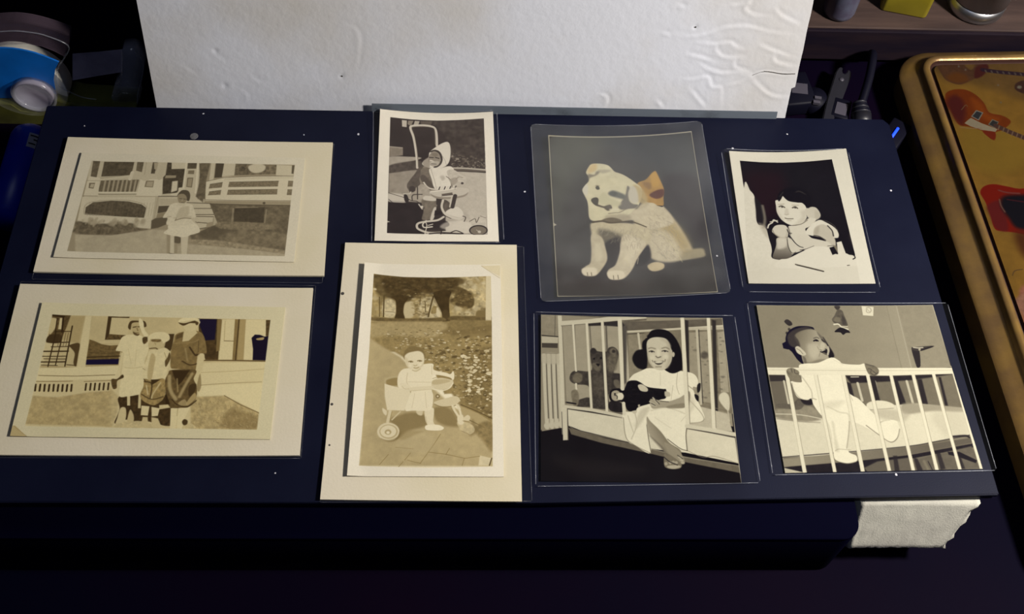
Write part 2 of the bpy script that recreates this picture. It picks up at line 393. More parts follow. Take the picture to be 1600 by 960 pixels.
("p",{"c":215,"s":2.3,"q":[508,443,540,436,547,536,525,537]}),
("l",{"c":70,"w":3.4,"s":0.8,"q":[473,533,494,536]}),
("p",{"c":238,"s":1.7,"q":[448,388,490,374,540,366,571,385,586,416,569,429,550,436,536,444,511,449,495,445,469,441,434,429,448,407],"m":1,"n":(0.04,6.8)}),
("p",{"c":230,"s":1.8,"q":[438,279,468,266,526,273,542,295,557,340,537,347,547,379,445,388,437,350,417,347,428,311],"m":1,"n":(0.05,8.2)}),
("p",{"c":175,"s":4.7,"q":[487,290,520,286,520,338,475,349,476,317],"m":1,"a":0.6}),
("l",{"c":110,"w":4.1,"s":1.8,"q":[472,360,506,348,537,349],"m":1}),
("l",{"c":200,"w":7,"s":1.8,"q":[465,349,505,340,536,340],"m":1}),
("l",{"c":95,"w":2.3,"s":1.2,"q":[475,349,472,362],"m":1}),
("l",{"c":120,"w":1.8,"s":0.9,"q":[433,345,451,340],"m":1}),
("l",{"c":90,"w":2.9,"s":0.9,"q":[560,366,569,372],"m":1}),
("p",{"c":225,"s":1.8,"q":[429,220,459,209,460,184,484,185,492,201,481,218,452,229],"m":1}),
("l",{"c":150,"w":1.8,"s":0.9,"q":[449,212,480,208],"m":1,"a":0.6}),
("p",{"c":55,"s":1.8,"q":[469,205,483,195,505,201,516,224,515,254,502,251,462,232],"m":1}),
("p",{"c":135,"s":1.8,"q":[464,222,486,217,502,234,503,257,492,274,476,268,465,245],"m":1}),
("l",{"c":60,"w":3,"s":0.9,"q":[473,243,483,244],"m":1}),
("l",{"c":60,"w":3,"s":0.9,"q":[490,244,499,246],"m":1}),
("l",{"c":80,"w":2.4,"s":0.9,"q":[484,264,494,265],"m":1}),
("p",{"c":160,"s":1.8,"q":[489,252,489,255,488,257,486,258,484,258,483,255,482,253,482,250,483,247,485,247,487,247,488,249],"m":1}),
("p",{"c":215,"s":1.8,"q":[468,268,505,270,496,284,475,281],"m":1}),
("b",{"c":(204,196,172),"q":[52,45,958,40,958,537,49,534]})]),
 "family": dict(H=605.6,tone=((26, 14, 6), (150, 128, 80), (238, 228, 182)),quad=[[-0.2005, 0.273], [-0.0864, 0.2719], [-0.0866, 0.2031], [-0.2001, 0.2039]],ops=[("p",{"c":240,"s":1.6,"q":[-2749,-2492,3590,-2859,2841,2733,-741,2675]}),
("p",{"c":175,"s":1.6,"q":[-9,565,11,563,60,606,0,608]}),
("l",{"c":130,"w":1.6,"s":1.2,"q":[4,563,62,606]}),
("p",{"c":205,"s":1.7,"q":[52,57,945,62,945,566,47,563]}),
("p",{"c":190,"s":1.8,"q":[116,59,945,62,944,261,56,303],"n":(0.05,52.8)}),
("p",{"c":165,"s":7.1,"q":[116,59,186,59,186,195,97,169]}),
("p",{"c":70,"s":3,"q":[51,57,126,58,120,113,110,170,55,189,57,158,56,101],"n":(0.3,11.8)}),
("p",{"c":190,"s":3,"q":[48,76,76,79,76,120,61,152,51,120],"m":1}),
("p",{"c":200,"s":1.8,"q":[85,72,99,72,101,126,88,126]}),
("l",{"c":30,"w":7,"s":0.9,"q":[98,69,106,138]}),
("l",{"c":30,"w":4.7,"s":0.9,"q":[75,75,80,139]}),
("l",{"c":30,"w":8.3,"s":0.9,"q":[52,60,100,65]}),
("p",{"c":45,"s":2.3,"q":[57,158,90,148,107,157,108,188,55,189],"m":1}),
("l",{"c":35,"w":5.3,"s":0.9,"q":[142,109,148,296]}),
("l",{"c":35,"w":4.1,"s":0.9,"q":[111,132,110,293]}),
("l",{"c":35,"w":4.7,"s":0.9,"q":[82,136,82,300]}),
("l",{"c":35,"w":3.5,"s":0.9,"q":[82,137,143,134]}),
("l",{"c":35,"w":4.7,"s":0.9,"q":[76,189,145,185]}),
("l",{"c":35,"w":3.5,"s":0.9,"q":[77,209,146,205]}),
("l",{"c":35,"w":5.9,"s":0.9,"q":[52,231,148,227]}),
("l",{"c":35,"w":3.5,"s":0.9,"q":[52,254,147,250]}),
("l",{"c":35,"w":2.9,"s":0.9,"q":[59,265,147,263]}),
("l",{"c":35,"w":5.1,"s":0.9,"q":[52,280,146,276]}),
("l",{"c":35,"w":2.9,"s":0.9,"q":[55,294,118,294]}),
("l",{"c":60,"w":1.8,"s":0.9,"q":[100,142,102,207]}),
("l",{"c":60,"w":1.8,"s":0.9,"q":[111,141,113,207]}),
("l",{"c":60,"w":1.7,"s":0.9,"q":[122,141,123,207]}),
("l",{"c":60,"w":1.8,"s":0.9,"q":[132,141,134,207]}),
("p",{"c":60,"s":1.7,"q":[145,200,186,190,191,243,192,295,179,280,176,237,156,212],"m":1}),
("l",{"c":50,"w":3.5,"s":0.9,"q":[154,289,192,292]}),
("l",{"c":120,"w":5.7,"s":2.9,"q":[56,301,194,301],"a":0.5}),
("p",{"c":85,"s":1.8,"q":[223,171,243,177,275,192,309,198,343,195,339,218,356,224,355,252,358,286,228,288,226,248,225,211],"n":(0.22,8.2)}),
("p",{"c":(28,22,50),"s":1.7,"q":[227,265,357,259,358,283,228,288]}),
("l",{"c":40,"w":4.7,"s":0.9,"q":[227,254,357,246]}),
("l",{"c":120,"w":2.3,"s":0.9,"q":[230,192,285,219,350,223],"m":1,"a":0.5}),
("l",{"c":45,"w":1.7,"s":0.9,"q":[228,230,288,235,352,231],"m":1,"a":0.6}),
("l",{"c":120,"w":8,"s":3.4,"q":[229,294,359,290],"a":0.5}),
("p",{"c":205,"s":1.2,"q":[151,188,230,167,221,174,229,291,193,298,184,193],"a":0}),
("p",{"c":215,"s":2.3,"q":[187,60,211,60,220,168,230,297,197,303,189,168]}),
("p",{"c":45,"s":1.2,"q":[279,59,327,61,366,60,373,168,285,171]}),
("p",{"c":200,"s":1.2,"q":[294,65,367,66,374,155,298,152]}),
("p",{"c":70,"s":1.2,"q":[299,144,376,149,376,168,290,168],"n":(0.4,5.8)}),
("l",{"c":200,"w":5.9,"s":0.9,"q":[268,182,349,181]}),
("p",{"c":222,"s":2.3,"q":[47,309,366,289,376,349,48,364]}),
("l",{"c":75,"w":2.3,"s":0.9,"q":[54,341,206,340,353,332]}),
("l",{"c":95,"w":2.3,"s":0.8,"q":[51,368,191,363]}),
("l",{"c":95,"w":2.3,"s":0.9,"q":[237,364,352,357]}),
("l",{"c":35,"w":7.3,"s":0.6,"q":[51,382,54,409]}),
("l",{"c":35,"w":7.4,"s":0.6,"q":[69,381,71,409]}),
("l",{"c":35,"w":7.4,"s":0.6,"q":[86,381,89,409]}),
("l",{"c":35,"w":7.3,"s":0.6,"q":[104,381,106,409]}),
("l",{"c":35,"w":7.3,"s":0.6,"q":[121,380,124,408]}),
("l",{"c":35,"w":7.4,"s":0.6,"q":[139,380,141,408]}),
("l",{"c":35,"w":7.4,"s":0.6,"q":[156,380,159,408]}),
("l",{"c":35,"w":7.3,"s":0.6,"q":[174,380,176,408]}),
("l",{"c":35,"w":7.3,"s":0.6,"q":[191,379,194,407]}),
("l",{"c":35,"w":6.8,"s":0.6,"q":[247,374,249,402]}),
("l",{"c":35,"w":6.7,"s":0.6,"q":[265,373,267,401]}),
("l",{"c":35,"w":6.7,"s":0.6,"q":[282,372,284,401]}),
("l",{"c":35,"w":6.8,"s":0.6,"q":[300,372,302,400]}),
("l",{"c":35,"w":6.8,"s":0.6,"q":[317,371,319,399]}),
("l",{"c":35,"w":6.8,"s":0.6,"q":[335,370,337,398]}),
("p",{"c":165,"s":4.5,"q":[51,432,146,436,267,411,349,404,376,559,46,554],"n":(0.14,16.8)}),
("s",{"n":260,"q":[53,438,351,416,371,559,48,554],"z":5,"lo":110,"hi":200,"k":"s","seed":5,"asp":0.25,"ang":80,"a":0.35}),
("p",{"c":48,"s":1.2,"q":[650,64,727,64,741,64,754,256,703,257,662,152],"n":(0.3,14.7)}),
("p",{"c":(30,24,44),"s":3,"q":[650,64,724,64,729,163,691,167,660,101]}),
("p",{"c":100,"s":2.4,"q":[727,65,746,65,754,213,741,219]}),
("p",{"c":215,"s":1.8,"q":[747,66,799,64,813,255,757,256]}),
("l",{"c":70,"w":2.4,"s":0.9,"q":[767,167,811,168]}),
("l",{"c":150,"w":1.8,"s":0.9,"q":[760,73,767,166]}),
("p",{"c":110,"s":1.2,"q":[799,63,844,63,857,255,811,255],"n":(0.1,11.8)}),
("l",{"c":45,"w":4.1,"s":0.9,"q":[816,64,824,256]}),
("p",{"c":150,"s":1.8,"q":[820,64,844,64,857,255,830,255]}),
("p",{"c":215,"s":1.8,"q":[844,64,926,64,946,254,856,253]}),
("p",{"c":60,"s":1.2,"q":[927,64,947,64,946,146,934,140],"n":(0.3,11.9)}),
("p",{"c":(26,20,36),"s":1.8,"q":[877,151,889,135,911,136,929,144,948,140,956,256,893,255,889,204]}),
("p",{"c":150,"s":1.8,"q":[897,154,926,147,925,159,903,161],"m":1}),
("l",{"c":70,"w":5.2,"s":1.7,"q":[698,260,822,258,952,259]}),
("p",{"c":215,"s":2.3,"q":[699,271,950,264,946,360,692,373]}),
("l",{"c":130,"w":1.7,"s":0.9,"q":[695,316,812,308,945,295],"m":1,"a":0.7}),
("l",{"c":90,"w":1.7,"s":0.9,"q":[700,373,792,364,940,354],"m":1,"a":0.8}),
("p",{"c":222,"s":3.4,"q":[692,376,946,360,947,491,798,417,699,427]}),
("p",{"c":165,"s":5.6,"q":[667,427,772,420,799,420,866,454,945,494,942,566,687,568],"n":(0.18,12.4)}),
("p",{"c":95,"s":13.9,"q":[832,478,886,489,942,512,942,564,805,555],"m":1,"a":0.5}),
("s",{"n":320,"q":[692,451,800,431,943,500,942,564,697,568],"z":3.9,"lo":60,"hi":225,"k":"s","seed":8,"asp":0.35,"ang":60,"a":0.5}),
("l",{"c":85,"w":2.8,"s":1.1,"q":[799,418,867,457,945,493]}),
("p",{"c":185,"s":4.2,"q":[314,431,344,430,390,524,368,568,339,569],"a":0}),
("p",{"c":170,"s":5.3,"q":[341,385,384,430,390,497,382,563,352,563],"n":(0.15,10.7),"a":0.7}),
("p",{"c":45,"s":2.1,"q":[386,430,462,420,480,439,562,416,598,460,607,552,551,544,505,534,467,540,430,529,389,546,393,513,397,480],"m":1,"n":(0.3,9.5)}),
("p",{"c":190,"s":3.1,"q":[387,563,398,541,411,529,437,540,480,534,552,550,612,554,680,542,683,570,383,571],"m":1,"n":(0.12,10.5)}),
("p",{"c":200,"s":2.1,"q":[400,480,420,479,428,518,422,540,394,546,395,524],"m":1}),
("p",{"c":205,"s":1.1,"q":[417,426,429,426,436,468,424,468]}),
("p",{"c":185,"s":2.1,"q":[440,485,457,512,459,540,437,540,435,513],"m":1}),
("p",{"c":200,"s":1.6,"q":[461,420,471,420,479,479,468,479]}),
("p",{"c":225,"s":1.1,"q":[353,157,382,145,429,150,459,179,468,221,461,268,471,349,476,411,457,420,418,428,386,425,380,350,376,292,367,228,338,222,345,187],"m":1,"n":(0.03,11.0)}),
("l",{"c":150,"w":1.6,"s":0.8,"q":[387,298,418,300,457,294],"m":1,"a":0.7}),
("l",{"c":165,"w":1.6,"s":0.8,"q":[385,210,409,280],"m":1,"a":0.5}),
("l",{"c":170,"w":1.7,"s":0.8,"q":[419,215,426,292],"m":1,"a":0.5}),
("l",{"c":215,"w":12.1,"s":1.6,"q":[368,234,367,287,363,339],"m":1}),
("p",{"c":60,"s":1.6,"q":[343,353,365,350,382,330,389,344,367,359,370,390,355,393],"m":1,"n":(0.3,10.8)}),
("l",{"c":100,"w":1.6,"s":0.8,"q":[341,222,365,228],"m":1}),
("p",{"c":55,"s":1.7,"q":[368,109,374,81,402,78,431,80,442,104,427,108,414,90,383,90,380,121],"m":1}),
("p",{"c":175,"s":1.7,"q":[381,93,411,87,422,120,420,141,405,144,389,127],"m":1}),
("l",{"c":60,"w":4.6,"s":0.9,"q":[389,110,401,107],"m":1}),
("l",{"c":70,"w":3.9,"s":0.8,"q":[407,107,414,107],"m":1}),
("l",{"c":75,"w":2.8,"s":1.1,"q":[400,137,415,136],"m":1}),
("l",{"c":100,"w":3.4,"s":1.7,"q":[405,114,411,126],"m":1}),
("p",{"c":70,"s":1.7,"q":[392,130,410,141,420,141,414,150,398,144],"m":1}),
("p",{"c":228,"s":1.7,"q":[408,66,426,83,437,120,457,146,442,153,425,126,409,90],"m":1}),
("p",{"c":60,"s":2.2,"q":[436,159,453,155,458,173,448,188,439,180],"m":1,"n":(0.3,11.2)}),
("p",{"c":50,"s":2.3,"q":[533,139,561,138,561,207,555,219,530,202]}),
("p",{"c":222,"s":1.7,"q":[456,155,478,134,514,130,539,142,545,166,526,181,517,184,472,164,465,185],"m":1}),
("p",{"c":190,"s":1.7,"q":[466,173,472,164,515,172,521,196,510,208,480,210,465,200],"m":1}),
("p",{"c":95,"s":2.3,"q":[474,166,509,165,508,177,477,176],"m":1,"n":(0.3,4.5)}),
("l",{"c":70,"w":4.4,"s":1.7,"q":[472,209,494,206,503,211],"m":1}),
("l",{"c":130,"w":2.2,"s":1.1,"q":[488,182,493,190],"m":1}),
("p",{"c":218,"s":1.6,"q":[471,220,501,214,535,205,560,231,561,278,556,313,554,347,502,353,468,346,462,291,469,256],"m":1,"n":(0.05,11.0)}),
("p",{"c":165,"s":2.2,"q":[483,232,501,249,502,290,501,348,485,345,479,291],"m":1,"a":0.8}),
("p",{"c":70,"s":2.2,"q":[554,225,562,248,556,278,548,292,542,266,549,249],"m":1}),
("l",{"c":110,"w":2.2,"s":0.8,"q":[533,225,552,266],"m":1,"a":0.6}),
("l",{"c":110,"w":1.6,"s":0.8,"q":[458,300,469,308],"m":1}),
("p",{"c":130,"s":1.6,"q":[473,349,502,354,551,347,565,404,560,438,538,461,519,464,481,445,467,417,474,383],"m":1,"n":(0.22,9.7)}),
("p",{"c":40,"s":2.2,"q":[499,351,537,350,505,377]}),
("l",{"c":45,"w":4.3,"s":2.1,"q":[475,360,505,371,509,433],"m":1}),
("l",{"c":190,"w":5.4,"s":2.7,"q":[539,365,517,416,515,439],"m":1}),
("l",{"c":200,"w":4.3,"s":2.2,"q":[485,377,497,417],"m":1}),
("l",{"c":50,"w":3.8,"s":2.2,"q":[472,417,515,439,558,427],"m":1}),
("l",{"c":50,"w":3.2,"s":0.8,"q":[471,349,477,357],"m":1}),
("p",{"c":215,"s":1.6,"q":[480,467,512,470,512,511,484,509]}),
("p",{"c":215,"s":1.6,"q":[520,472,553,478,551,511,527,514]}),
("p",{"c":190,"s":2.6,"q":[493,517,512,517,522,561,490,561]}),
("p",{"c":195,"s":2.6,"q":[527,517,553,522,573,560,534,561]}),
("p",{"c":200,"s":2.1,"q":[549,464,588,460,595,474,552,483]}),
("p",{"c":105,"s":1.7,"q":[567,141,599,126,642,122,669,130,689,163,703,228,672,229,669,264,670,305,626,303,575,301,564,266,559,207,564,171],"m":1,"n":(0.15,11.1)}),
("p",{"c":70,"s":1.7,"q":[570,144,596,129,595,153,571,165]}),
("p",{"c":200,"s":2.3,"q":[598,123,644,119,654,131,623,170,598,174]}),
("l",{"c":45,"w":6.6,"s":2.2,"q":[632,200,658,235,668,235],"m":1}),
("l",{"c":50,"w":4.9,"s":2.2,"q":[611,265,644,282,671,276],"m":1}),
("l",{"c":150,"w":3.4,"s":0.8,"q":[565,183,639,176,663,163],"m":1,"a":0.5}),
("l",{"c":60,"w":2.2,"s":0.8,"q":[664,169,669,223],"m":1}),
("l",{"c":170,"w":6.6,"s":3.3,"q":[615,206,630,259],"m":1,"a":0.4}),
("l",{"c":60,"w":3.3,"s":0.8,"q":[660,232,703,229]}),
("l",{"c":205,"w":3.3,"s":0.8,"q":[575,302,626,304,652,303]}),
("p",{"c":205,"s":1.6,"q":[675,232,696,234,695,287,685,328,679,374,658,371,669,322,671,276],"m":1}),
("p",{"c":75,"s":1.6,"q":[576,306,669,304,668,345,685,380,689,431,669,465,650,475,595,474,574,432,556,359,563,324],"m":1,"n":(0.25,11.8)}),
("p",{"c":35,"s":3.2,"q":[576,308,647,306,624,358,611,375,588,335]}),
("l",{"c":170,"w":14,"s":4.8,"q":[570,335,581,393,610,437],"m":1,"a":0.8}),
("l",{"c":165,"w":11.8,"s":4.8,"q":[659,322,637,380,623,426],"m":1,"a":0.8}),
("l",{"c":150,"w":5.4,"s":2.7,"q":[602,346,613,403],"m":1,"a":0.7}),
("p",{"c":45,"s":2.7,"q":[656,374,681,368,680,402,663,425,655,403],"m":1}),
("p",{"c":150,"s":2.1,"q":[664,431,681,408,689,431,664,462,653,459],"m":1}),
("l",{"c":40,"w":4.3,"s":2.1,"q":[595,438,618,460,660,470,691,442],"m":1}),
("p",{"c":30,"s":2.1,"q":[565,404,591,460,573,460]}),
("p",{"c":170,"s":2.7,"q":[622,454,645,437,659,462,634,465],"m":1,"a":0.7}),
("p",{"c":218,"s":1.6,"q":[596,477,623,477,627,521,628,565,606,565]}),
("p",{"c":220,"s":1.6,"q":[626,476,670,473,657,521,653,565,633,565]}),
("p",{"c":50,"s":2.1,"q":[671,537,670,544,667,548,662,550,656,549,652,544,649,537,650,531,653,526,658,524,664,526,669,530],"m":1}),
("l",{"c":120,"w":1.6,"s":0.8,"q":[624,479,625,510],"m":1,"a":0.7}),
("p",{"c":205,"s":1.7,"q":[570,90,587,65,629,61,657,76,654,94,644,116,622,125,600,116,589,92],"m":1}),
("p",{"c":55,"s":1.7,"q":[570,84,596,86,635,73,640,85,616,86,592,98],"m":1}),
("p",{"c":225,"s":1.7,"q":[570,81,582,62,623,58,656,70,614,72],"m":1}),
("p",{"c":60,"s":1.7,"q":[638,76,652,82,649,94,641,91],"m":1}),
("p",{"c":90,"s":2.2,"q":[690,322,702,374,696,402,685,380],"m":1,"a":0.6}),
("b",{"c":(206,197,160),"q":[52,57,945,62,945,566,47,563]}),
("p",{"c":175,"s":1.6,"q":[-9,565,11,563,60,606,0,608]}),
("l",{"c":130,"w":1.6,"s":1.2,"q":[4,563,62,606]})]),
 "hood": dict(H=1374.2,tone=((26, 20, 24), (128, 118, 104), (236, 229, 212)),quad=[[-0.0475, 0.3974], [0.0133, 0.397], [0.016, 0.3129], [-0.0462, 0.3125]],ops=[("p",{"c":250,"s":2.4,"q":[-3075,-3696,6305,-4558,3518,4513,-1499,4327]}),
("p",{"c":45,"s":2.6,"q":[91,77,917,69,909,1303,97,1298],"n":(0.15,76.5)}),
("p",{"c":70,"s":20.1,"q":[413,88,917,69,912,611,621,588,577,246],"n":(0.3,33.5),"a":0.7}),
("s",{"n":120,"q":[622,441,910,508,912,611,620,602],"z":11.8,"lo":40,"hi":170,"k":"leaf","seed":2,"asp":0.8,"ang":0,"a":0.6}),
("s",{"n":60,"q":[625,137,917,97,911,464,646,410],"z":18.9,"lo":40,"hi":85,"k":"blob","seed":4,"asp":0.8,"ang":0,"a":0.5}),
("p",{"c":120,"s":6.8,"q":[354,98,460,95,449,149,367,152],"a":0.6}),
("p",{"c":200,"s":2.7,"q":[193,99,237,101,236,175,197,172]}),
("p",{"c":185,"s":2.7,"q":[307,99,349,101,337,148,296,149]}),
("p",{"c":140,"s":4.1,"q":[249,101,296,99,273,162,244,140]}),
("p",{"c":135,"s":5.2,"q":[93,394,208,403,210,487,91,512],"n":(0.1,26.1)}),
("l",{"c":170,"w":10.5,"s":5.3,"q":[96,401,202,406]}),
("p",{"c":175,"s":5.2,"q":[94,512,278,500,369,509,301,544,211,568,94,606],"m":1,"n":(0.06,25.8)}),
("p",{"c":75,"s":10.3,"q":[94,606,222,560,358,542,370,622,258,668,96,685],"m":1,"n":(0.2,25.7)}),
("p",{"c":150,"s":7.5,"q":[96,685,280,646,620,610,916,669,909,1303,570,1293,572,1012,351,981,98,965],"n":(0.1,43.8),"g":([113,685,841,897],200)}),
("p",{"c":195,"s":25.3,"q":[574,676,916,669,915,1116,616,1039],"n":(0.06,25.3),"a":0.8}),
("p",{"c":222,"s":12.4,"q":[96,896,229,907,236,990,99,978],"m":1,"a":0.8}),
("l",{"c":70,"w":5,"s":1.9,"q":[98,889,174,915,240,938],"m":1}),
("l",{"c":40,"w":4.9,"s":1.9,"q":[100,954,132,985],"m":1}),
("l",{"c":190,"w":18.1,"s":3.9,"q":[637,614,734,615,915,633],"m":1}),
("l",{"c":95,"w":20.7,"s":3.9,"q":[643,631,734,638,914,654],"m":1}),
("l",{"c":35,"w":6.5,"s":1.9,"q":[643,645,914,660]}),
("p",{"c":30,"s":4.9,"q":[99,985,230,990,340,991,396,1042,396,1123,364,1177,397,1302,97,1298],"n":(0.15,48.6)}),
("p",{"c":200,"s":2.4,"q":[96,1173,121,1186,96,1191]}),
("l",{"c":215,"w":21.4,"s":2.7,"q":[334,616,330,521,317,403,298,284,271,193,276,162,320,151,390,146,449,154,484,179,498,248,501,369],"m":1}),
("l",{"c":110,"w":5.3,"s":2.7,"q":[343,608,337,506,325,388,306,268,283,192,297,171,390,162,455,169,481,202,486,354],"m":1}),
("p",{"c":140,"s":5.1,"q":[370,615,438,577,552,589,620,602,643,660,618,817,506,847,439,848,349,765,348,666],"m":1}),
("p",{"c":85,"s":5.1,"q":[348,615,381,593,371,665,354,737,361,793,327,829,317,864,272,865,249,810,271,753,314,681],"m":1,"n":(0.15,19.1)}),
("p",{"c":60,"s":5,"q":[277,816,316,822,311,871,272,872],"m":1}),
("p",{"c":115,"s":6.4,"q":[376,622,450,620,478,720,495,833,428,820,377,751,360,680],"m":1,"n":(0.12,25.5)}),
("p",{"c":85,"s":7.6,"q":[360,708,393,694,439,750,484,826,439,820,377,765],"m":1}),
("p",{"c":235,"s":3.8,"q":[438,624,541,611,620,595,648,652,597,704,618,789,596,846,489,840,456,735],"m":1,"n":(0.03,25.6)}),
("p",{"c":180,"s":10.2,"q":[529,705,557,697,568,726,546,748],"m":1,"a":0.7}),
("l",{"c":170,"w":5.1,"s":1.9,"q":[450,628,484,763,495,833],"m":1,"a":0.8}),
("p",{"c":205,"s":3.8,"q":[586,647,643,631,710,687,746,715,745,772,709,787,675,759,641,817,608,746],"m":1,"n":(0.08,25.5)}),
("l",{"c":110,"w":6.4,"s":3.8,"q":[580,704,619,746,629,817],"m":1}),
("p",{"c":170,"s":6.4,"q":[619,732,665,717,675,759,635,796],"m":1}),
("l",{"c":140,"w":5.1,"s":1.9,"q":[664,731,687,709,721,716],"m":1}),
("p",{"c":60,"s":5.1,"q":[726,775,724,781,720,785,714,787,709,786,705,782,703,776,705,770,709,766,715,764,720,766,724,770],"m":1}),
("p",{"c":232,"s":3.9,"q":[387,542,427,504,438,445,484,392,542,345,591,326,614,359,620,441,610,530,586,581,541,611,484,617,416,607,376,579],"m":1}),
("p",{"c":150,"s":6.5,"q":[381,549,427,504,438,570,438,606,393,600],"m":1,"a":0.8}),
("p",{"c":60,"s":3.9,"q":[438,445,472,417,513,425,541,465,550,524,535,575,501,608,472,606,529,546,524,487,495,444],"m":1}),
("p",{"c":150,"s":3.9,"q":[444,460,478,432,518,458,532,517,518,575,478,598,438,577,427,519],"m":1}),
("p",{"c":185,"s":6.5,"q":[444,526,472,540,507,539,524,553,506,587,467,591,438,570],"m":1}),
("l",{"c":45,"w":9.1,"s":5.2,"q":[438,501,470,503],"m":1}),
("l",{"c":45,"w":9.1,"s":5.2,"q":[489,500,518,510],"m":1}),
("l",{"c":230,"w":9.1,"s":2.6,"q":[444,533,467,540],"m":1}),
("l",{"c":215,"w":6.5,"s":2.6,"q":[455,555,478,547],"m":1}),
("l",{"c":60,"w":5.2,"s":3.9,"q":[455,570,495,573],"m":1}),
("p",{"c":130,"s":9.2,"q":[455,459,495,451,512,480,472,489],"m":1}),
("l",{"c":150,"w":3.9,"s":2,"q":[541,472,570,530,581,581],"m":1,"a":0.6}),
("l",{"c":222,"w":12.6,"s":2.5,"q":[391,772,417,814,456,838,551,846],"m":1}),
("l",{"c":60,"w":5,"s":2.5,"q":[385,786,411,828,450,852],"m":1}),
("p",{"c":175,"s":5,"q":[349,808,394,793,439,848,450,904,506,944,417,960,373,953,345,878],"m":1,"n":(0.1,25.0)}),
("p",{"c":120,"s":4.9,"q":[378,946,506,944,495,1040,462,1095,456,1149,380,1157,390,1069],"m":1,"n":(0.15,24.5)}),
("p",{"c":210,"s":4.9,"q":[473,1041,495,1040,473,1149,445,1156],"m":1}),
("p",{"c":215,"s":5,"q":[406,911,506,931,484,965,390,953],"m":1}),
("p",{"c":90,"s":4.9,"q":[533,958,583,957,627,1025,604,1093,555,1067,533,1013],"m":1,"n":(0.2,24.7)}),
("p",{"c":225,"s":4.9,"q":[616,1039,671,1024,715,1078,703,1132,615,1113,571,1080],"m":1}),
("p",{"c":50,"s":3.7,"q":[495,931,556,930,528,1026,495,1000]}),
("p",{"c":205,"s":2.5,"q":[439,876,461,859,573,846,663,823,753,829,769,864,718,899,617,922,506,924,450,904],"m":1}),
("p",{"c":150,"s":3.8,"q":[445,890,506,919,617,922,718,902,763,871,729,916,617,940,495,938],"m":1}),
("p",{"c":95,"s":2.5,"q":[539,891,629,873,634,898,545,909]}),
("l",{"c":40,"w":3.8,"s":1.9,"q":[539,911,634,898]}),
("l",{"c":220,"w":8.8,"s":2.5,"q":[495,847,504,819]}),
("l",{"c":60,"w":8.8,"s":2.5,"q":[517,845,526,817]}),
("l",{"c":220,"w":8.8,"s":2.5,"q":[540,844,549,815]}),
("l",{"c":60,"w":8.9,"s":2.5,"q":[562,842,571,814]}),
("l",{"c":220,"w":8.9,"s":2.5,"q":[584,840,594,812]}),
("l",{"c":60,"w":8.9,"s":2.5,"q":[607,838,616,810]}),
("l",{"c":220,"w":8.8,"s":2.5,"q":[629,837,639,808]}),
("l",{"c":60,"w":8.9,"s":2.5,"q":[652,835,661,806]}),
("l",{"c":235,"w":10.1,"s":3.8,"q":[450,869,573,849,663,827],"m":1}),
("l",{"c":55,"w":32.4,"s":2.5,"q":[653,907,629,1025]}),
("l",{"c":210,"w":11.2,"s":2.5,"q":[626,908,607,1025]}),
("l",{"c":50,"w":6.2,"s":2.5,"q":[229,921,285,962,340,974,396,1042],"m":1}),
("l",{"c":60,"w":8.8,"s":2.5,"q":[338,822,340,947],"m":1}),
("l",{"c":60,"w":8.7,"s":2.5,"q":[296,961,301,906,378,898],"m":1}),
("p",{"c":40,"s":3.7,"q":[227,907,251,907,268,962,252,990,232,962],"m":1}),
("l",{"c":210,"w":7.5,"s":2.5,"q":[223,894,273,893,284,872],"m":1}),
("l",{"c":225,"w":9.8,"s":3.7,"q":[351,1002,379,1049],"m":1}),
("p",{"c":225,"s":3.7,"q":[388,1028,386,1035,382,1040,377,1042,371,1040,367,1036,366,1029,367,1022,371,1017,377,1015,382,1017,386,1022],"m":1}),
("p",{"c":30,"s":3.7,"q":[484,1061,550,1067,538,1108,478,1115]}),
("p",{"c":35,"s":4.8,"q":[396,1176,571,1168,587,1227,397,1236,375,1203],"m":1}),
("l",{"c":215,"w":20.9,"s":2.5,"q":[550,957,539,1026,566,1094,615,1127,681,1146,714,1125],"m":1}),
("l",{"c":75,"w":6.2,"s":2.5,"q":[539,958,528,1026,555,1101,615,1144],"m":1}),
("l",{"c":210,"w":19.3,"s":2.4,"q":[555,1128,505,1162,418,1176,353,1193,337,1223,354,1256,430,1288,527,1287,603,1267],"m":1}),
("l",{"c":70,"w":6,"s":2.4,"q":[354,1243,429,1271,570,1267],"m":1}),
("l",{"c":222,"w":12.1,"s":2.4,"q":[413,1169,386,1203,397,1236,462,1229],"m":1}),
("l",{"c":225,"w":7.2,"s":2.4,"q":[402,1176,418,1216,403,1302],"m":1}),
("l",{"c":225,"w":7.3,"s":2.4,"q":[429,1216,467,1202],"m":1}),
("p",{"c":230,"s":12.1,"q":[527,1234,593,1174,724,1172,789,1212,760,1291,657,1279],"m":1,"a":0.6}),
("l",{"c":30,"w":9.6,"s":1.8,"q":[538,1267,532,1300]}),
("l",{"c":40,"w":12,"s":3.6,"q":[440,1299,548,1287,657,1296,711,1296],"m":1}),
("l",{"c":40,"w":8.4,"s":2.4,"q":[613,1286,657,1266,711,1292],"m":1}),
("l",{"c":70,"w":7.4,"s":2.5,"q":[714,1119,736,1132,724,1172],"m":1}),
("l",{"c":90,"w":6.2,"s":2.5,"q":[768,1172,813,1144,823,1184,846,1130],"m":1}),
("l",{"c":110,"w":4.9,"s":2.5,"q":[858,1117,901,1136],"m":1}),
("p",{"c":40,"s":2.4,"q":[914,1261,903,1287,874,1307,836,1314,798,1307,770,1288,761,1262,772,1236,800,1216,839,1208,877,1215,904,1234],"m":1}),
("p",{"c":120,"s":3.6,"q":[903,1263,893,1285,869,1301,836,1308,803,1302,780,1286,772,1265,781,1243,805,1227,838,1220,871,1226,895,1242],"m":1}),
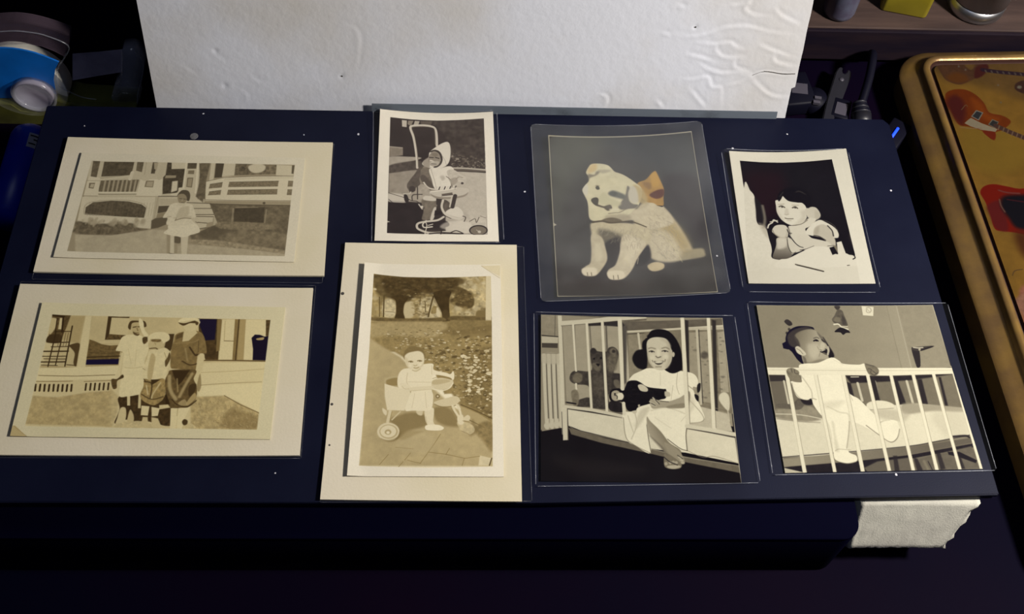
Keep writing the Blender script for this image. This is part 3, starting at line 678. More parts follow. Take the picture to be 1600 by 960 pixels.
("p",{"c":200,"s":4.8,"q":[858,1277,856,1284,851,1289,844,1290,838,1289,833,1284,831,1277,833,1271,838,1266,845,1264,851,1266,856,1270],"m":1}),
("l",{"c":200,"w":4.8,"s":2.4,"q":[821,1258,853,1284],"m":1}),
("b",{"c":250,"q":[91,77,272,85,507,87,917,69,918,611,913,1305,397,1315,97,1298]})]),
 "park": dict(H=1650.3,tone=((44, 32, 16), (148, 130, 86), (232, 224, 196)),quad=[[-0.05, 0.2973], [0.0166, 0.2969], [0.0172, 0.1853], [-0.0514, 0.1857]],ops=[("p",{"c":240,"s":1.7,"q":[-3563,-3856,5390,-4308,3230,3633,-1537,3605]}),
("p",{"c":215,"s":1.9,"q":[854,10,998,7,996,108]}),
("l",{"c":170,"w":3.7,"s":2.8,"q":[859,12,992,118]}),
("p",{"c":130,"s":1.8,"q":[72,90,289,110,538,112,928,100,931,489,69,485],"n":(0.25,36.2)}),
("p",{"c":215,"s":11,"q":[738,113,821,122,842,171,805,221,755,203,730,154],"m":1,"n":(0.1,18.3)}),
("p",{"c":160,"s":27,"q":[671,125,888,120,879,414,667,418],"m":1,"n":(0.35,27.0)}),
("s",{"n":110,"q":[77,166,499,208,481,440,78,438],"z":16,"lo":70,"hi":190,"k":"blob","seed":3,"asp":0.9,"ang":0,"a":0.55}),
("s",{"n":90,"q":[621,126,888,110,887,424,635,428],"z":16.3,"lo":60,"hi":215,"k":"blob","seed":9,"asp":0.9,"ang":0,"a":0.6}),
("p",{"c":180,"s":8.9,"q":[307,338,363,318,383,404,361,452,304,443],"m":1}),
("p",{"c":175,"s":12.4,"q":[428,297,559,295,567,448,417,446],"m":1,"n":(0.3,17.7)}),
("p",{"c":180,"s":10.6,"q":[159,312,237,320,243,445,158,437],"m":1,"n":(0.2,17.7)}),
("p",{"c":195,"s":2.6,"q":[172,398,241,402,238,426,174,425]}),
("l",{"c":80,"w":3.5,"s":1.3,"q":[173,403,238,408]}),
("s",{"n":90,"q":[361,259,491,227,481,431,368,433],"z":10.6,"lo":50,"hi":200,"k":"blob","seed":6,"asp":0.5,"ang":0,"a":0.7}),
("p",{"c":48,"s":12.7,"q":[72,95,289,112,671,113,730,154,689,184,648,244,524,217,492,247,394,269,330,309,240,301,133,273,89,225,72,156],"m":1,"n":(0.3,36.4),"a":0.8}),
("s",{"n":120,"q":[73,107,704,114,640,234,338,299,91,255],"z":19.9,"lo":35,"hi":100,"k":"blob","seed":12,"asp":0.5,"ang":0,"a":0.5}),
("p",{"c":190,"s":5.4,"q":[159,170,157,174,153,178,148,179,142,178,137,175,136,170,137,166,141,162,147,161,152,162,157,165],"m":1}),
("p",{"c":190,"s":5.4,"q":[100,220,99,225,95,228,89,229,83,228,79,225,77,221,78,216,82,213,88,212,94,213,98,216],"m":1}),
("p",{"c":190,"s":5.4,"q":[318,221,316,225,312,229,306,230,301,229,296,226,295,221,296,217,300,214,306,212,311,213,316,217],"m":1}),
("p",{"c":190,"s":5.4,"q":[303,270,302,275,298,278,292,279,287,278,282,275,280,271,282,266,286,263,291,262,297,263,302,266],"m":1}),
("p",{"c":190,"s":5.4,"q":[516,247,514,251,510,254,505,256,499,255,494,251,493,247,494,243,498,239,504,238,510,239,514,242],"m":1}),
("p",{"c":190,"s":5.3,"q":[275,276,274,280,270,283,264,285,258,284,254,280,252,276,253,272,257,268,263,267,269,268,273,271],"m":1}),
("p",{"c":55,"s":9,"q":[680,194,755,222,805,290,789,368,707,360,650,332,633,303,665,273],"m":1,"n":(0.35,22.5)}),
("s",{"n":50,"q":[656,205,797,261,781,378,650,342],"z":10.7,"lo":30,"hi":130,"k":"blob","seed":7,"asp":0.5,"ang":0,"a":0.6}),
("l",{"c":55,"w":6.2,"s":2.7,"q":[125,283,135,446]}),
("l",{"c":50,"w":8.9,"s":2.7,"q":[157,273,163,446]}),
("l",{"c":50,"w":10.6,"s":2.7,"q":[481,440,495,354,513,266],"m":1}),
("l",{"c":65,"w":5.4,"s":1.3,"q":[418,249,417,346]}),
("l",{"c":60,"w":6.2,"s":1.3,"q":[453,316,460,403]}),
("p",{"c":30,"s":23.4,"q":[148,115,355,111,671,113,680,184,632,264,625,332,569,382,535,324,492,257,410,249,330,309,241,310,180,243,135,175],"m":1,"n":(0.35,23.4),"a":0.8}),
("s",{"n":110,"q":[90,106,704,114,673,263,492,257,330,309,131,254],"z":13.6,"lo":30,"hi":95,"k":"blob","seed":33,"asp":0.5,"ang":0,"a":0.4}),
("s",{"n":26,"q":[319,241,525,237,527,334,323,338],"z":8,"lo":110,"hi":190,"k":"blob","seed":35,"asp":0.5,"ang":0,"a":0.6}),
("p",{"c":30,"s":4.4,"q":[207,282,241,310,250,406,245,473,313,470,302,405,307,338,330,289,279,261],"m":1,"n":(0.15,17.7)}),
("p",{"c":28,"s":3.5,"q":[516,237,535,315,569,391,583,467,583,568,649,564,638,494,630,400,625,303,635,225],"m":1,"n":(0.2,26.4)}),
("p",{"c":50,"s":7,"q":[582,400,626,400,640,494,647,560,589,565],"m":1,"a":0.6}),
("p",{"c":120,"s":4.4,"q":[511,354,544,363,537,411,497,412],"m":1,"n":(0.2,17.6)}),
("p",{"c":200,"s":5.3,"q":[540,363,561,401,562,439,538,430],"m":1}),
("p",{"c":75,"s":7,"q":[71,452,248,459,466,455,583,448,583,481,306,489,73,481],"m":1,"n":(0.2,17.5)}),
("p",{"c":70,"s":7,"q":[643,437,757,436,887,433,931,442,931,470,644,471],"m":1,"n":(0.2,17.6)}),
("p",{"c":90,"s":7.1,"q":[830,391,887,395,887,443,822,439],"m":1}),
("p",{"c":205,"s":3.6,"q":[892,100,930,99,929,470,887,476]}),
("p",{"c":118,"s":6.8,"q":[71,485,580,484,652,473,931,475,930,1030,608,1051,475,737,317,721,82,743],"n":(0.16,23.8)}),
("p",{"c":92,"s":17.5,"q":[644,475,931,480,933,620,646,588],"m":1,"n":(0.2,17.5),"a":0.6}),
("p",{"c":150,"s":15.5,"q":[74,504,580,486,574,580,471,627,231,594,80,615],"m":1,"n":(0.12,17.2),"a":0.8}),
("p",{"c":80,"s":8.7,"q":[583,552,709,549,931,508,931,564,710,587,582,579],"m":1,"n":(0.2,17.4),"a":0.5}),
("p",{"c":158,"s":11.7,"q":[80,707,199,723,265,794,339,864,346,1038,71,1041],"n":(0.05,16.7)}),
("p",{"c":160,"s":12.5,"q":[73,617,169,686,296,766,370,846,678,1154,934,1281,930,1579,70,1579,72,1129],"n":(0.06,41.8)}),
("p",{"c":118,"s":10.8,"q":[155,615,929,603,929,1291,718,1154,574,900,347,789,190,686],"n":(0.15,21.6)}),
("p",{"c":95,"s":26.8,"q":[733,713,934,674,930,1238,737,1121],"n":(0.25,17.1)}),
("s",{"n":150,"q":[465,658,929,555,930,1238,717,1066,531,821],"z":13,"lo":40,"hi":75,"k":"leaf","seed":21,"asp":0.6,"ang":0,"a":0.7}),
("s",{"n":230,"q":[153,580,930,530,930,1238,697,1100,531,809,315,754],"z":9.8,"lo":160,"hi":215,"k":"leaf","seed":22,"asp":0.55,"ang":0,"a":0.8}),
("s",{"n":90,"q":[233,542,523,537,529,728,263,732],"z":8.8,"lo":60,"hi":90,"k":"leaf","seed":25,"asp":0.4,"ang":0,"a":0.6}),
("s",{"n":60,"q":[733,724,918,674,925,1119,756,1066],"z":16.1,"lo":175,"hi":222,"k":"leaf","seed":23,"asp":0.6,"ang":0,"a":1}),
("p",{"c":150,"s":4.1,"q":[718,1143,836,1196,920,1254,875,1297,768,1234,718,1176]}),
("l",{"c":60,"w":7.2,"s":3.1,"q":[722,1132,836,1185,925,1233],"m":1}),
("l",{"c":70,"w":5.1,"s":3.1,"q":[768,1240,880,1302],"m":1}),
("p",{"c":95,"s":14.1,"q":[807,1303,925,1259,928,1469,875,1408],"m":1,"n":(0.25,20.2),"a":0.8}),
("p",{"c":200,"s":4,"q":[846,1501,923,1520,903,1571,837,1572],"n":(0.06,19.8)}),
("l",{"c":45,"w":6.9,"s":1.5,"q":[923,1520,908,1571]}),
("l",{"c":112,"w":4,"s":2,"q":[589,1348,548,1421,461,1560]}),
("l",{"c":112,"w":4,"s":2,"q":[649,1451,626,1495]}),
("l",{"c":112,"w":4,"s":2,"q":[511,1478,626,1493,751,1522,846,1506]}),
("l",{"c":112,"w":3.9,"s":2,"q":[397,1485,361,1536]}),
("l",{"c":112,"w":3.9,"s":2,"q":[380,1536,428,1550,466,1557]}),
("l",{"c":112,"w":3.9,"s":2,"q":[746,1522,732,1573]}),
("l",{"c":112,"w":3.9,"s":2,"q":[201,1568,254,1496]}),
("l",{"c":112,"w":4,"s":2,"q":[299,1445,414,1456]}),
("l",{"c":112,"w":3.9,"s":2,"q":[352,1546,325,1582]}),
("p",{"c":175,"s":25,"q":[418,1308,546,1380,511,1483,377,1475,299,1434],"m":1,"a":0.4}),
("p",{"c":95,"s":14.2,"q":[250,1246,384,1191,503,1221,495,1286,371,1329,324,1372,296,1382,312,1309],"m":1,"a":0.75}),
("p",{"c":98,"s":14.3,"q":[540,1156,639,1155,699,1241,710,1294,612,1284,552,1242],"m":1,"a":0.8}),
("p",{"c":110,"s":12.1,"q":[322,1330,467,1328,430,1350,335,1392],"m":1,"a":0.4}),
("p",{"c":90,"s":12.2,"q":[797,1239,827,1303,817,1345,778,1356],"m":1,"a":0.6}),
("p",{"c":170,"s":3.2,"q":[197,962,213,930,293,918,325,960,317,1005,227,995],"m":1}),
("p",{"c":120,"s":6.4,"q":[210,956,234,939,289,932,306,983,227,989],"m":1}),
("p",{"c":222,"s":3.1,"q":[198,975,277,1000,367,1015,389,1070,345,1180,227,1179,203,1073]}),
("l",{"c":150,"w":4.2,"s":3.1,"q":[198,975,206,1073,227,1176,345,1180,384,1071],"a":0.8}),
("p",{"c":205,"s":3.2,"q":[515,957,574,928,655,944,665,967,636,1006,567,1024,506,1008],"m":1}),
("p",{"c":165,"s":5.3,"q":[535,946,615,939,645,956,565,979,520,974],"m":1,"a":0.7}),
("l",{"c":235,"w":7.4,"s":3.2,"q":[516,1008,587,1026,641,1006,665,967],"m":1}),
("l",{"c":120,"w":3.2,"s":1.6,"q":[524,935,574,920,655,933],"m":1}),
("p",{"c":90,"s":4.2,"q":[577,1068,575,1076,570,1082,563,1084,556,1082,551,1076,549,1068,550,1061,555,1055,562,1053,569,1055,575,1060],"m":1}),
("p",{"c":205,"s":3.1,"q":[570,1068,569,1072,566,1075,563,1076,559,1075,557,1072,556,1068,557,1064,559,1062,563,1061,566,1062,569,1064],"m":1}),
("p",{"c":200,"s":3.1,"q":[539,1113,618,1084,687,1067,715,1099,698,1127,629,1144,569,1139],"m":1}),
("l",{"c":105,"w":5.2,"s":3.1,"q":[544,1129,599,1149,678,1139,712,1110],"m":1}),
("l",{"c":215,"w":14.6,"s":3.1,"q":[663,1138,679,1176,709,1224],"m":1}),
("l",{"c":215,"w":14.4,"s":3.1,"q":[693,1132,713,1176,723,1224],"m":1}),
("l",{"c":105,"w":3.1,"s":1.5,"q":[654,1155,694,1230],"m":1}),
("p",{"c":175,"s":4.1,"q":[695,1262,738,1256,797,1282,812,1324,778,1351,729,1331,705,1294],"m":1,"n":(0.12,20.3)}),
("p",{"c":215,"s":4.1,"q":[699,1219,733,1208,739,1272,704,1273],"m":1}),
("p",{"c":205,"s":3.1,"q":[733,1240,763,1208,782,1223,773,1250],"m":1}),
("l",{"c":105,"w":4.1,"s":1.5,"q":[725,1325,778,1351],"m":1,"a":0.7}),
("l",{"c":110,"w":4.1,"s":1.5,"q":[734,1251,778,1261],"m":1}),
("l",{"c":205,"w":20.4,"s":3.1,"q":[249,1181,237,1262]}),
("l",{"c":195,"w":9.2,"s":3.1,"q":[316,1186,265,1246]}),
("l",{"c":130,"w":4.1,"s":1.5,"q":[262,1187,252,1246]}),
("p",{"c":215,"s":4.1,"q":[197,1160,227,1182,224,1214,203,1193],"m":1}),
("p",{"c":85,"s":8.1,"q":[327,1340,319,1373,295,1397,261,1406,226,1397,199,1374,188,1342,195,1309,219,1285,254,1276,289,1284,316,1308],"m":1,"a":0.6}),
("p",{"c":210,"s":3,"q":[319,1332,310,1364,285,1388,249,1397,212,1389,184,1366,172,1334,180,1301,205,1276,242,1267,279,1276,307,1299],"m":1}),
("p",{"c":165,"s":3,"q":[307,1332,300,1358,279,1377,250,1384,220,1377,197,1359,187,1333,194,1307,215,1288,244,1281,275,1288,298,1306],"m":1}),
("p",{"c":218,"s":4,"q":[297,1330,291,1352,273,1368,248,1375,221,1369,201,1353,193,1331,199,1309,217,1293,243,1286,269,1292,289,1308],"m":1}),
("p",{"c":150,"s":5.1,"q":[265,1336,262,1345,255,1352,245,1355,234,1352,226,1346,222,1336,225,1327,232,1320,242,1317,253,1319,261,1326],"m":1}),
("p",{"c":225,"s":4,"q":[255,1339,254,1344,250,1348,244,1350,238,1348,234,1344,232,1339,233,1334,237,1330,243,1329,249,1330,253,1334],"m":1}),
("l",{"c":120,"w":4,"s":3,"q":[200,1383,249,1395,305,1372,319,1330],"m":1,"a":0.7}),
("p",{"c":200,"s":4.1,"q":[423,1179,462,1173,463,1211,434,1206],"m":1}),
("p",{"c":222,"s":3.1,"q":[482,1168,535,1156,541,1199,538,1253,549,1285,505,1285,484,1238],"m":1}),
("l",{"c":150,"w":3.1,"s":1.5,"q":[488,1222,497,1270],"m":1,"a":0.6}),
("l",{"c":150,"w":4.1,"s":3.1,"q":[543,1269,573,1276],"m":1}),
("p",{"c":238,"s":3,"q":[490,1286,544,1280,583,1285,610,1305,584,1322,496,1319],"m":1}),
("l",{"c":150,"w":3,"s":1.5,"q":[496,1323,584,1325,611,1308],"m":1,"a":0.8}),
("p",{"c":232,"s":3.2,"q":[320,864,370,852,470,821,526,821,532,866,614,888,644,899,664,876,673,910,665,944,634,922,533,906,520,957,522,1024,533,1069,526,1156,492,1178,403,1177,349,1175,365,1093,382,1015,307,1011,287,972,292,904],"m":1}),
("p",{"c":218,"s":4.2,"q":[377,1004,516,991,521,1013,378,1032],"m":1}),
("l",{"c":185,"w":3.2,"s":1.6,"q":[360,960,515,963],"m":1,"a":0.8}),
("l",{"c":185,"w":3.2,"s":1.6,"q":[378,1029,521,1016],"m":1,"a":0.8}),
("l",{"c":175,"w":4.2,"s":3.2,"q":[352,892,350,960,372,1004],"m":1,"a":0.7}),
("l",{"c":175,"w":3.2,"s":1.6,"q":[516,832,518,901],"m":1,"a":0.7}),
("l",{"c":190,"w":4.2,"s":1.6,"q":[408,1048,393,1158],"m":1,"a":0.6}),
("l",{"c":190,"w":4.2,"s":1.6,"q":[477,1036,491,1157],"m":1,"a":0.6}),
("p",{"c":225,"s":4.2,"q":[305,972,366,982,372,1010,327,1016],"m":1}),
("l",{"c":165,"w":3.2,"s":1.6,"q":[321,994,337,1014,367,1013],"m":1,"a":0.7}),
("p",{"c":95,"s":7.7,"q":[318,760,329,717,348,695,373,681,415,685,454,711,468,758,461,793,447,741,406,720,350,742,333,789],"m":1}),
("s",{"n":14,"q":[322,684,445,682,447,723,330,731],"z":11,"lo":80,"hi":120,"k":"s","seed":4,"asp":0.3,"ang":0,"a":0.5}),
("p",{"c":222,"s":5.5,"q":[328,760,350,736,385,725,421,720,451,736,463,775,460,816,441,851,412,874,376,866,344,835,333,795],"m":1}),
("p",{"c":200,"s":6.5,"q":[331,766,352,789,354,829,371,860,347,837,334,800],"m":1,"a":0.8}),
("p",{"c":205,"s":6.5,"q":[440,833,458,810,457,833,426,863,401,873],"m":1,"a":0.8}),
("p",{"c":170,"s":5.4,"q":[353,800,373,794,389,802,374,811],"m":1,"a":0.8}),
("p",{"c":170,"s":5.4,"q":[415,795,431,790,449,794,433,805],"m":1,"a":0.8}),
("l",{"c":85,"w":5.4,"s":3.3,"q":[356,805,372,801,385,807],"m":1}),
("l",{"c":85,"w":5.4,"s":3.2,"q":[417,798,432,794,446,799],"m":1}),
("p",{"c":80,"s":3.2,"q":[377,805,376,808,374,810,372,810,369,810,367,808,366,806,367,803,369,802,371,801,374,802,376,803],"m":1}),
("p",{"c":80,"s":3.3,"q":[438,799,438,801,436,803,433,803,431,803,429,801,428,799,429,797,430,795,433,794,435,795,437,797],"m":1}),
("l",{"c":165,"w":6.5,"s":4.3,"q":[394,832,403,836,413,830],"m":1}),
("l",{"c":125,"w":5.4,"s":3.2,"q":[395,851,411,854,427,847],"m":1}),
("p",{"c":236,"s":7.6,"q":[378,834,377,839,373,843,368,845,363,843,359,840,357,835,359,829,362,826,367,824,372,825,376,829],"m":1,"a":0.7}),
("p",{"c":236,"s":7.6,"q":[446,826,445,832,441,835,436,837,431,836,427,832,426,827,427,821,431,818,436,816,441,817,445,821],"m":1,"a":0.7}),
("l",{"c":170,"w":5.4,"s":4.3,"q":[386,871,412,878,439,859],"m":1}),
("b",{"c":(216,209,190),"q":[72,90,289,110,538,112,928,100,932,489,930,1579,502,1590,70,1578,81,734]}),
("p",{"c":215,"s":1.9,"q":[854,10,998,7,996,108]}),
("l",{"c":170,"w":3.7,"s":2.8,"q":[859,12,992,118]})]),
 "puppy": dict(H=1287.2,tone=((30, 26, 30), (110, 105, 95), (205, 195, 165)),quad=[[0.0428, 0.3809], [0.1203, 0.3853], [0.1236, 0.2839], [0.0443, 0.2803]],ops=[("p",{"c":(150,146,130),"s":2.6,"q":[-7966,-11270,13489,-10299,3654,5160,-2719,4968]}),
("p",{"c":(58,56,56),"s":2.9,"q":[4,7,997,7,998,1284,4,1284],"n":(0.12,102.8)}),
("p",{"c":(88,90,80),"s":107.9,"q":[6,10,426,9,241,260,90,526,16,654],"m":1,"a":0.7}),
("p",{"c":(70,74,78),"s":94.6,"q":[399,8,988,10,991,406,780,347,521,200],"m":1,"a":0.7}),
("p",{"c":(40,34,40),"s":59.5,"q":[761,398,1004,406,1001,910,888,780],"m":1,"a":0.7}),
("p",{"c":(34,28,28),"s":55,"q":[15,1060,569,1078,1013,1003,996,1281,4,1277],"m":1,"a":0.85}),
("p",{"c":(62,52,50),"s":40.7,"q":[55,1150,509,1166,525,1254,74,1253],"m":1,"a":0.4}),
("p",{"c":(178,168,140),"s":12.9,"q":[622,561,725,597,813,746,872,905,887,983,856,1028,700,1045,602,1004,586,911,542,832,531,672],"m":1,"n":(0.07,43.1)}),
("p",{"c":(150,140,112),"s":12.7,"q":[838,966,943,951,962,986,947,1019,829,1034,780,1018],"m":1,"n":(0.08,28.1)}),
("p",{"c":(165,145,95),"s":50.3,"q":[738,711,832,810,868,936,787,964,711,837],"m":1,"a":0.7}),
("p",{"c":(195,185,158),"s":22.7,"q":[620,834,727,807,794,903,792,1026,687,1045,616,989],"m":1,"n":(0.06,28.4),"a":0.8}),
("p",{"c":(28,22,26),"s":11.2,"q":[557,941,605,912,607,1019,518,1077,503,1031],"m":1}),
("p",{"c":(190,175,140),"s":6.9,"q":[585,1067,636,1043,688,1060,681,1097,628,1115,592,1102],"m":1,"n":(0.08,27.8)}),
("p",{"c":(190,180,150),"s":10.1,"q":[249,727,342,722,499,735,600,771,633,835,584,927,501,985,417,921,329,887,251,884,244,806],"m":1,"n":(0.07,36.0)}),
("p",{"c":(105,98,82),"s":22.8,"q":[298,776,438,828,426,890,365,919,304,871],"m":1,"n":(0.15,28.6)}),
("p",{"c":(40,34,34),"s":14.1,"q":[329,887,417,843,432,890,387,1042,351,1086,328,979],"m":1}),
("p",{"c":(188,178,150),"s":7,"q":[243,822,307,839,326,918,332,1010,294,1084,246,1135,183,1132,163,1102,187,1065,221,1036,234,945],"m":1,"n":(0.06,27.9)}),
("p",{"c":(195,185,158),"s":7,"q":[451,829,565,864,586,911,524,1016,477,1105,421,1163,345,1167,322,1137,332,1093,379,1057,413,967],"m":1,"n":(0.06,28.0)}),
("p",{"c":(215,205,178),"s":8.3,"q":[167,1080,244,1075,260,1113,239,1136,176,1131],"m":1}),
("p",{"c":(215,205,178),"s":8.3,"q":[327,1108,413,1103,435,1141,408,1165,339,1163],"m":1}),
("p",{"c":(215,205,178),"s":25.5,"q":[461,860,549,894,498,1016,446,1029],"m":1,"a":0.6}),
("p",{"c":(210,200,170),"s":16.9,"q":[257,900,295,901,300,1009,254,1022],"m":1,"a":0.6}),
("l",{"c":(95,85,65),"w":4.1,"s":2.1,"q":[197,1111,198,1134]}),
("l",{"c":(95,85,65),"w":4.1,"s":2.1,"q":[222,1111,224,1135]}),
("l",{"c":(95,85,65),"w":4.1,"s":2.1,"q":[360,1138,360,1166]}),
("l",{"c":(95,85,65),"w":4.1,"s":2.1,"q":[388,1135,390,1165]}),
("p",{"c":(192,182,155),"s":10.3,"q":[243,597,274,565,562,624,675,563,748,631,787,745,651,788,600,771,527,712,381,731,264,711,241,662],"m":1,"n":(0.07,29.4)}),
("s",{"n":160,"q":[260,759,599,786,527,986,430,921,331,856],"z":12.9,"lo":165,"hi":215,"k":"s","seed":1,"asp":0.3,"ang":100,"a":0.3}),
("s",{"n":200,"q":[642,627,809,778,875,983,702,1030,613,897],"z":12.9,"lo":150,"hi":205,"k":"s","seed":2,"asp":0.3,"ang":60,"a":0.3}),
("p",{"c":(165,130,72),"s":3.6,"q":[583,412,640,384,677,344,701,321,718,316,734,373,756,462,745,542,738,601,703,603,674,579,627,564,586,496],"m":1,"n":(0.08,36.4)}),
("p",{"c":(190,150,75),"s":13.5,"q":[683,344,717,325,740,414,715,447,679,432],"m":1,"a":0.8}),
("p",{"c":(120,92,62),"s":12.2,"q":[617,403,670,412,670,459,643,458],"m":1,"a":0.6}),
("p",{"c":(88,48,38),"s":7.3,"q":[654,512,695,480,750,469,750,515,720,541,683,540],"m":1}),
("p",{"c":(30,26,30),"s":2.4,"q":[693,599,740,604,728,614]}),
("p",{"c":(205,198,165),"s":4.2,"q":[243,312,263,267,287,240,347,237,396,251,421,280,440,308,487,330,533,366,573,408,602,443,607,497,576,589,541,627,483,677,376,686,269,708,239,681,239,616,235,551,220,504,209,457,231,417,255,384,255,343],"m":1,"n":(0.05,30.3)}),
("p",{"c":(200,170,115),"s":13.6,"q":[259,281,286,244,320,242,316,283,287,310,254,316],"m":1,"a":0.65}),
("p",{"c":(100,92,80),"s":8.6,"q":[256,326,297,331,315,304,336,308,313,335,268,357,255,384],"m":1,"a":0.7}),
("p",{"c":(95,90,85),"s":8.7,"q":[327,294,354,288,409,293,391,313,352,319],"m":1,"a":0.3}),
("p",{"c":(178,160,115),"s":13.1,"q":[561,422,611,457,636,525,632,571,588,576,560,535,545,468],"m":1,"a":0.85}),
("p",{"c":(190,184,165),"s":8.5,"q":[521,441,559,435,576,483,574,562,540,574,517,541,514,481],"m":1}),
("p",{"c":(112,107,98),"s":7.2,"q":[513,434,526,447,513,494,516,554,540,581,571,589,553,614,510,619,456,624,437,597,462,559,493,507],"m":1}),
("p",{"c":(96,97,90),"s":12,"q":[382,483,411,465,447,478,493,507,485,539,453,532,412,517,386,503],"m":1}),
("p",{"c":(74,76,72),"s":8.5,"q":[388,486,410,474,436,485,428,511,402,507],"m":1,"a":0.8}),
("p",{"c":(190,185,150),"s":10.7,"q":[350,482,390,523,440,558,461,572,437,597,374,588,322,567,309,527],"m":1,"a":0.8}),
("p",{"c":(70,66,52),"s":3,"q":[298,440,309,423,322,430,325,451,309,457],"m":1}),
("p",{"c":(120,112,90),"s":4.9,"q":[329,424,326,426,320,428,312,429,304,428,298,425,296,423,299,420,305,418,313,418,321,419,327,421],"m":1,"a":0.5}),
("p",{"c":(62,56,44),"s":3.5,"q":[261,545,272,526,299,520,311,537,305,579,315,593,294,589,274,572],"m":1}),
("l",{"c":(85,76,62),"w":14.2,"s":4.7,"q":[305,586,341,600,373,595,388,605],"m":1}),
("p",{"c":(88,80,66),"s":6,"q":[341,600,385,582,393,615,365,631],"m":1}),
("l",{"c":(105,96,80),"w":5.9,"s":4.7,"q":[369,653,411,648,443,646,488,619],"m":1,"a":0.7}),
("l",{"c":(210,203,175),"w":13,"s":5.9,"q":[382,621,435,623],"m":1,"a":0.8}),
("p",{"c":(205,200,180),"s":4.8,"q":[209,457,237,410,249,431,239,498,223,497],"m":1}),
("p",{"c":(150,140,118),"s":12.8,"q":[368,666,484,664,512,704,426,720,344,691],"m":1,"a":0.6}),
("l",{"c":(72,62,46),"w":12.8,"s":4.1,"q":[258,721,322,713,373,728,447,724,510,723,561,744,606,769],"w2":7,"m":1}),
("p",{"c":(85,74,56),"s":5.9,"q":[322,703,387,686,449,708,436,727,363,727],"m":1,"a":0.8}),
("l",{"c":(205,195,150),"w":3.6,"s":2.1,"q":[665,836,699,825,723,846,765,933,808,1053],"m":1,"a":0.7}),
("l",{"c":(205,195,160),"w":4.2,"s":2.1,"q":[434,1013,456,1029,461,1067],"m":1,"a":0.8}),
("l",{"c":(200,190,160),"w":4.2,"s":2.1,"q":[531,1009,520,1054],"m":1,"a":0.8}),
("p",{"c":(170,165,145),"s":2.9,"q":[0,718,23,738,1,750]}),
("l",{"c":(176,170,148),"w":7,"s":2.1,"q":[2,7,0,1287,472,1293,1000,1287],"a":0.8}),
("l",{"c":(176,170,148),"w":7.4,"s":2.2,"q":[1000,1287,1000,1],"a":0.8}),
("l",{"c":(176,170,148),"w":8,"s":2.4,"q":[2,7,997,5],"a":0.8})]),
 "phone": dict(H=1314.2,tone=((5, 2, 14), (134, 126, 106), (238, 234, 216)),quad=[[0.1394, 0.3724], [0.2033, 0.3754], [0.2038, 0.2902], [0.1398, 0.2895]],ops=[("p",{"c":250,"s":2.8,"q":[-6391,-9538,9272,-6400,3656,5545,-4038,6305]}),
("p",{"c":16,"s":3.1,"q":[81,96,452,110,866,97,890,1046,863,1085,732,1156,119,1155,81,379],"n":(0.12,91.6)}),
("p",{"c":(38,18,26),"s":94.1,"q":[108,218,420,225,364,602,183,700,120,445],"m":1,"a":0.7}),
("p",{"c":235,"s":4.5,"q":[81,379,132,411,153,497,151,633,144,733,206,833,207,963,214,1060,398,1092,579,965,686,966,752,1046,857,1046,884,1086,876,1371,-32,1373],"m":1}),
("p",{"c":238,"s":3.9,"q":[59,360,84,383,118,395,149,434,159,478,157,560,154,625,145,710,155,748,193,764,219,828,229,942,219,1066,182,1147,-26,1146],"m":1,"n":(0.03,19.6)}),
("p",{"c":28,"s":7.9,"q":[162,473,213,561,227,647,222,775,185,753,146,716,151,603],"m":1}),
("l",{"c":150,"w":21.7,"s":11.8,"q":[213,561,214,690,191,775],"m":1,"a":0.7}),
("p",{"c":185,"s":15.5,"q":[153,732,218,775,220,880,190,848],"m":1,"a":0.6}),
("p",{"c":20,"s":3.8,"q":[226,775,315,712,389,745,411,777,389,1025,363,1086,222,1076,231,984,220,880],"m":1}),
("l",{"c":230,"w":11.7,"s":2.9,"q":[226,780,239,749,269,728,286,701,313,723],"m":1}),
("l",{"c":225,"w":7.8,"s":2.9,"q":[252,722,289,712,316,707],"m":1}),
("p",{"c":12,"s":5,"q":[350,476,376,421,454,378,561,380,622,447,613,555,578,609,535,544,361,519],"m":1}),
("l",{"c":60,"w":10,"s":8,"q":[499,434,538,413,586,447],"m":1,"a":0.8}),
("l",{"c":70,"w":8,"s":6,"q":[370,465,403,422],"m":1,"a":0.6}),
("p",{"c":238,"s":3.9,"q":[327,508,356,497,397,460,437,488,538,527,573,582,565,662,545,704,504,741,431,756,382,734,345,691,323,627,324,562],"m":1}),
("p",{"c":14,"s":4,"q":[397,460,434,510,502,527,562,539,578,609,597,544,586,447,465,423,400,444],"m":1}),
("p",{"c":18,"s":4,"q":[351,503,369,470,394,454,380,487,358,514],"m":1}),
("l",{"c":90,"w":11.8,"s":4.9,"q":[350,568,373,561,393,576],"m":1}),
("l",{"c":90,"w":11.8,"s":4.9,"q":[459,580,482,570,498,586],"m":1}),
("p",{"c":70,"s":3.9,"q":[381,572,379,576,376,579,372,580,368,579,366,576,365,571,367,567,370,564,374,563,378,564,381,567],"m":1}),
("p",{"c":70,"s":3.9,"q":[489,580,487,584,484,587,480,588,476,587,473,584,473,579,475,575,478,572,482,571,486,572,488,575],"m":1}),
("l",{"c":175,"w":5.9,"s":5,"q":[344,546,394,541],"m":1}),
("l",{"c":175,"w":5.9,"s":4.9,"q":[458,553,511,556],"m":1}),
("l",{"c":165,"w":5.9,"s":4.9,"q":[385,644,397,651,415,644],"m":1}),
("p",{"c":205,"s":9.9,"q":[400,585,417,590,419,639,391,649,385,628],"m":1,"a":0.6}),
("l",{"c":100,"w":7.8,"s":3.9,"q":[381,683,402,690,446,690],"m":1}),
("l",{"c":190,"w":5.9,"s":4.9,"q":[395,708,426,708],"m":1}),
("p",{"c":195,"s":21.4,"q":[523,619,569,609,545,704,495,741,450,751,513,683],"m":1,"a":0.55}),
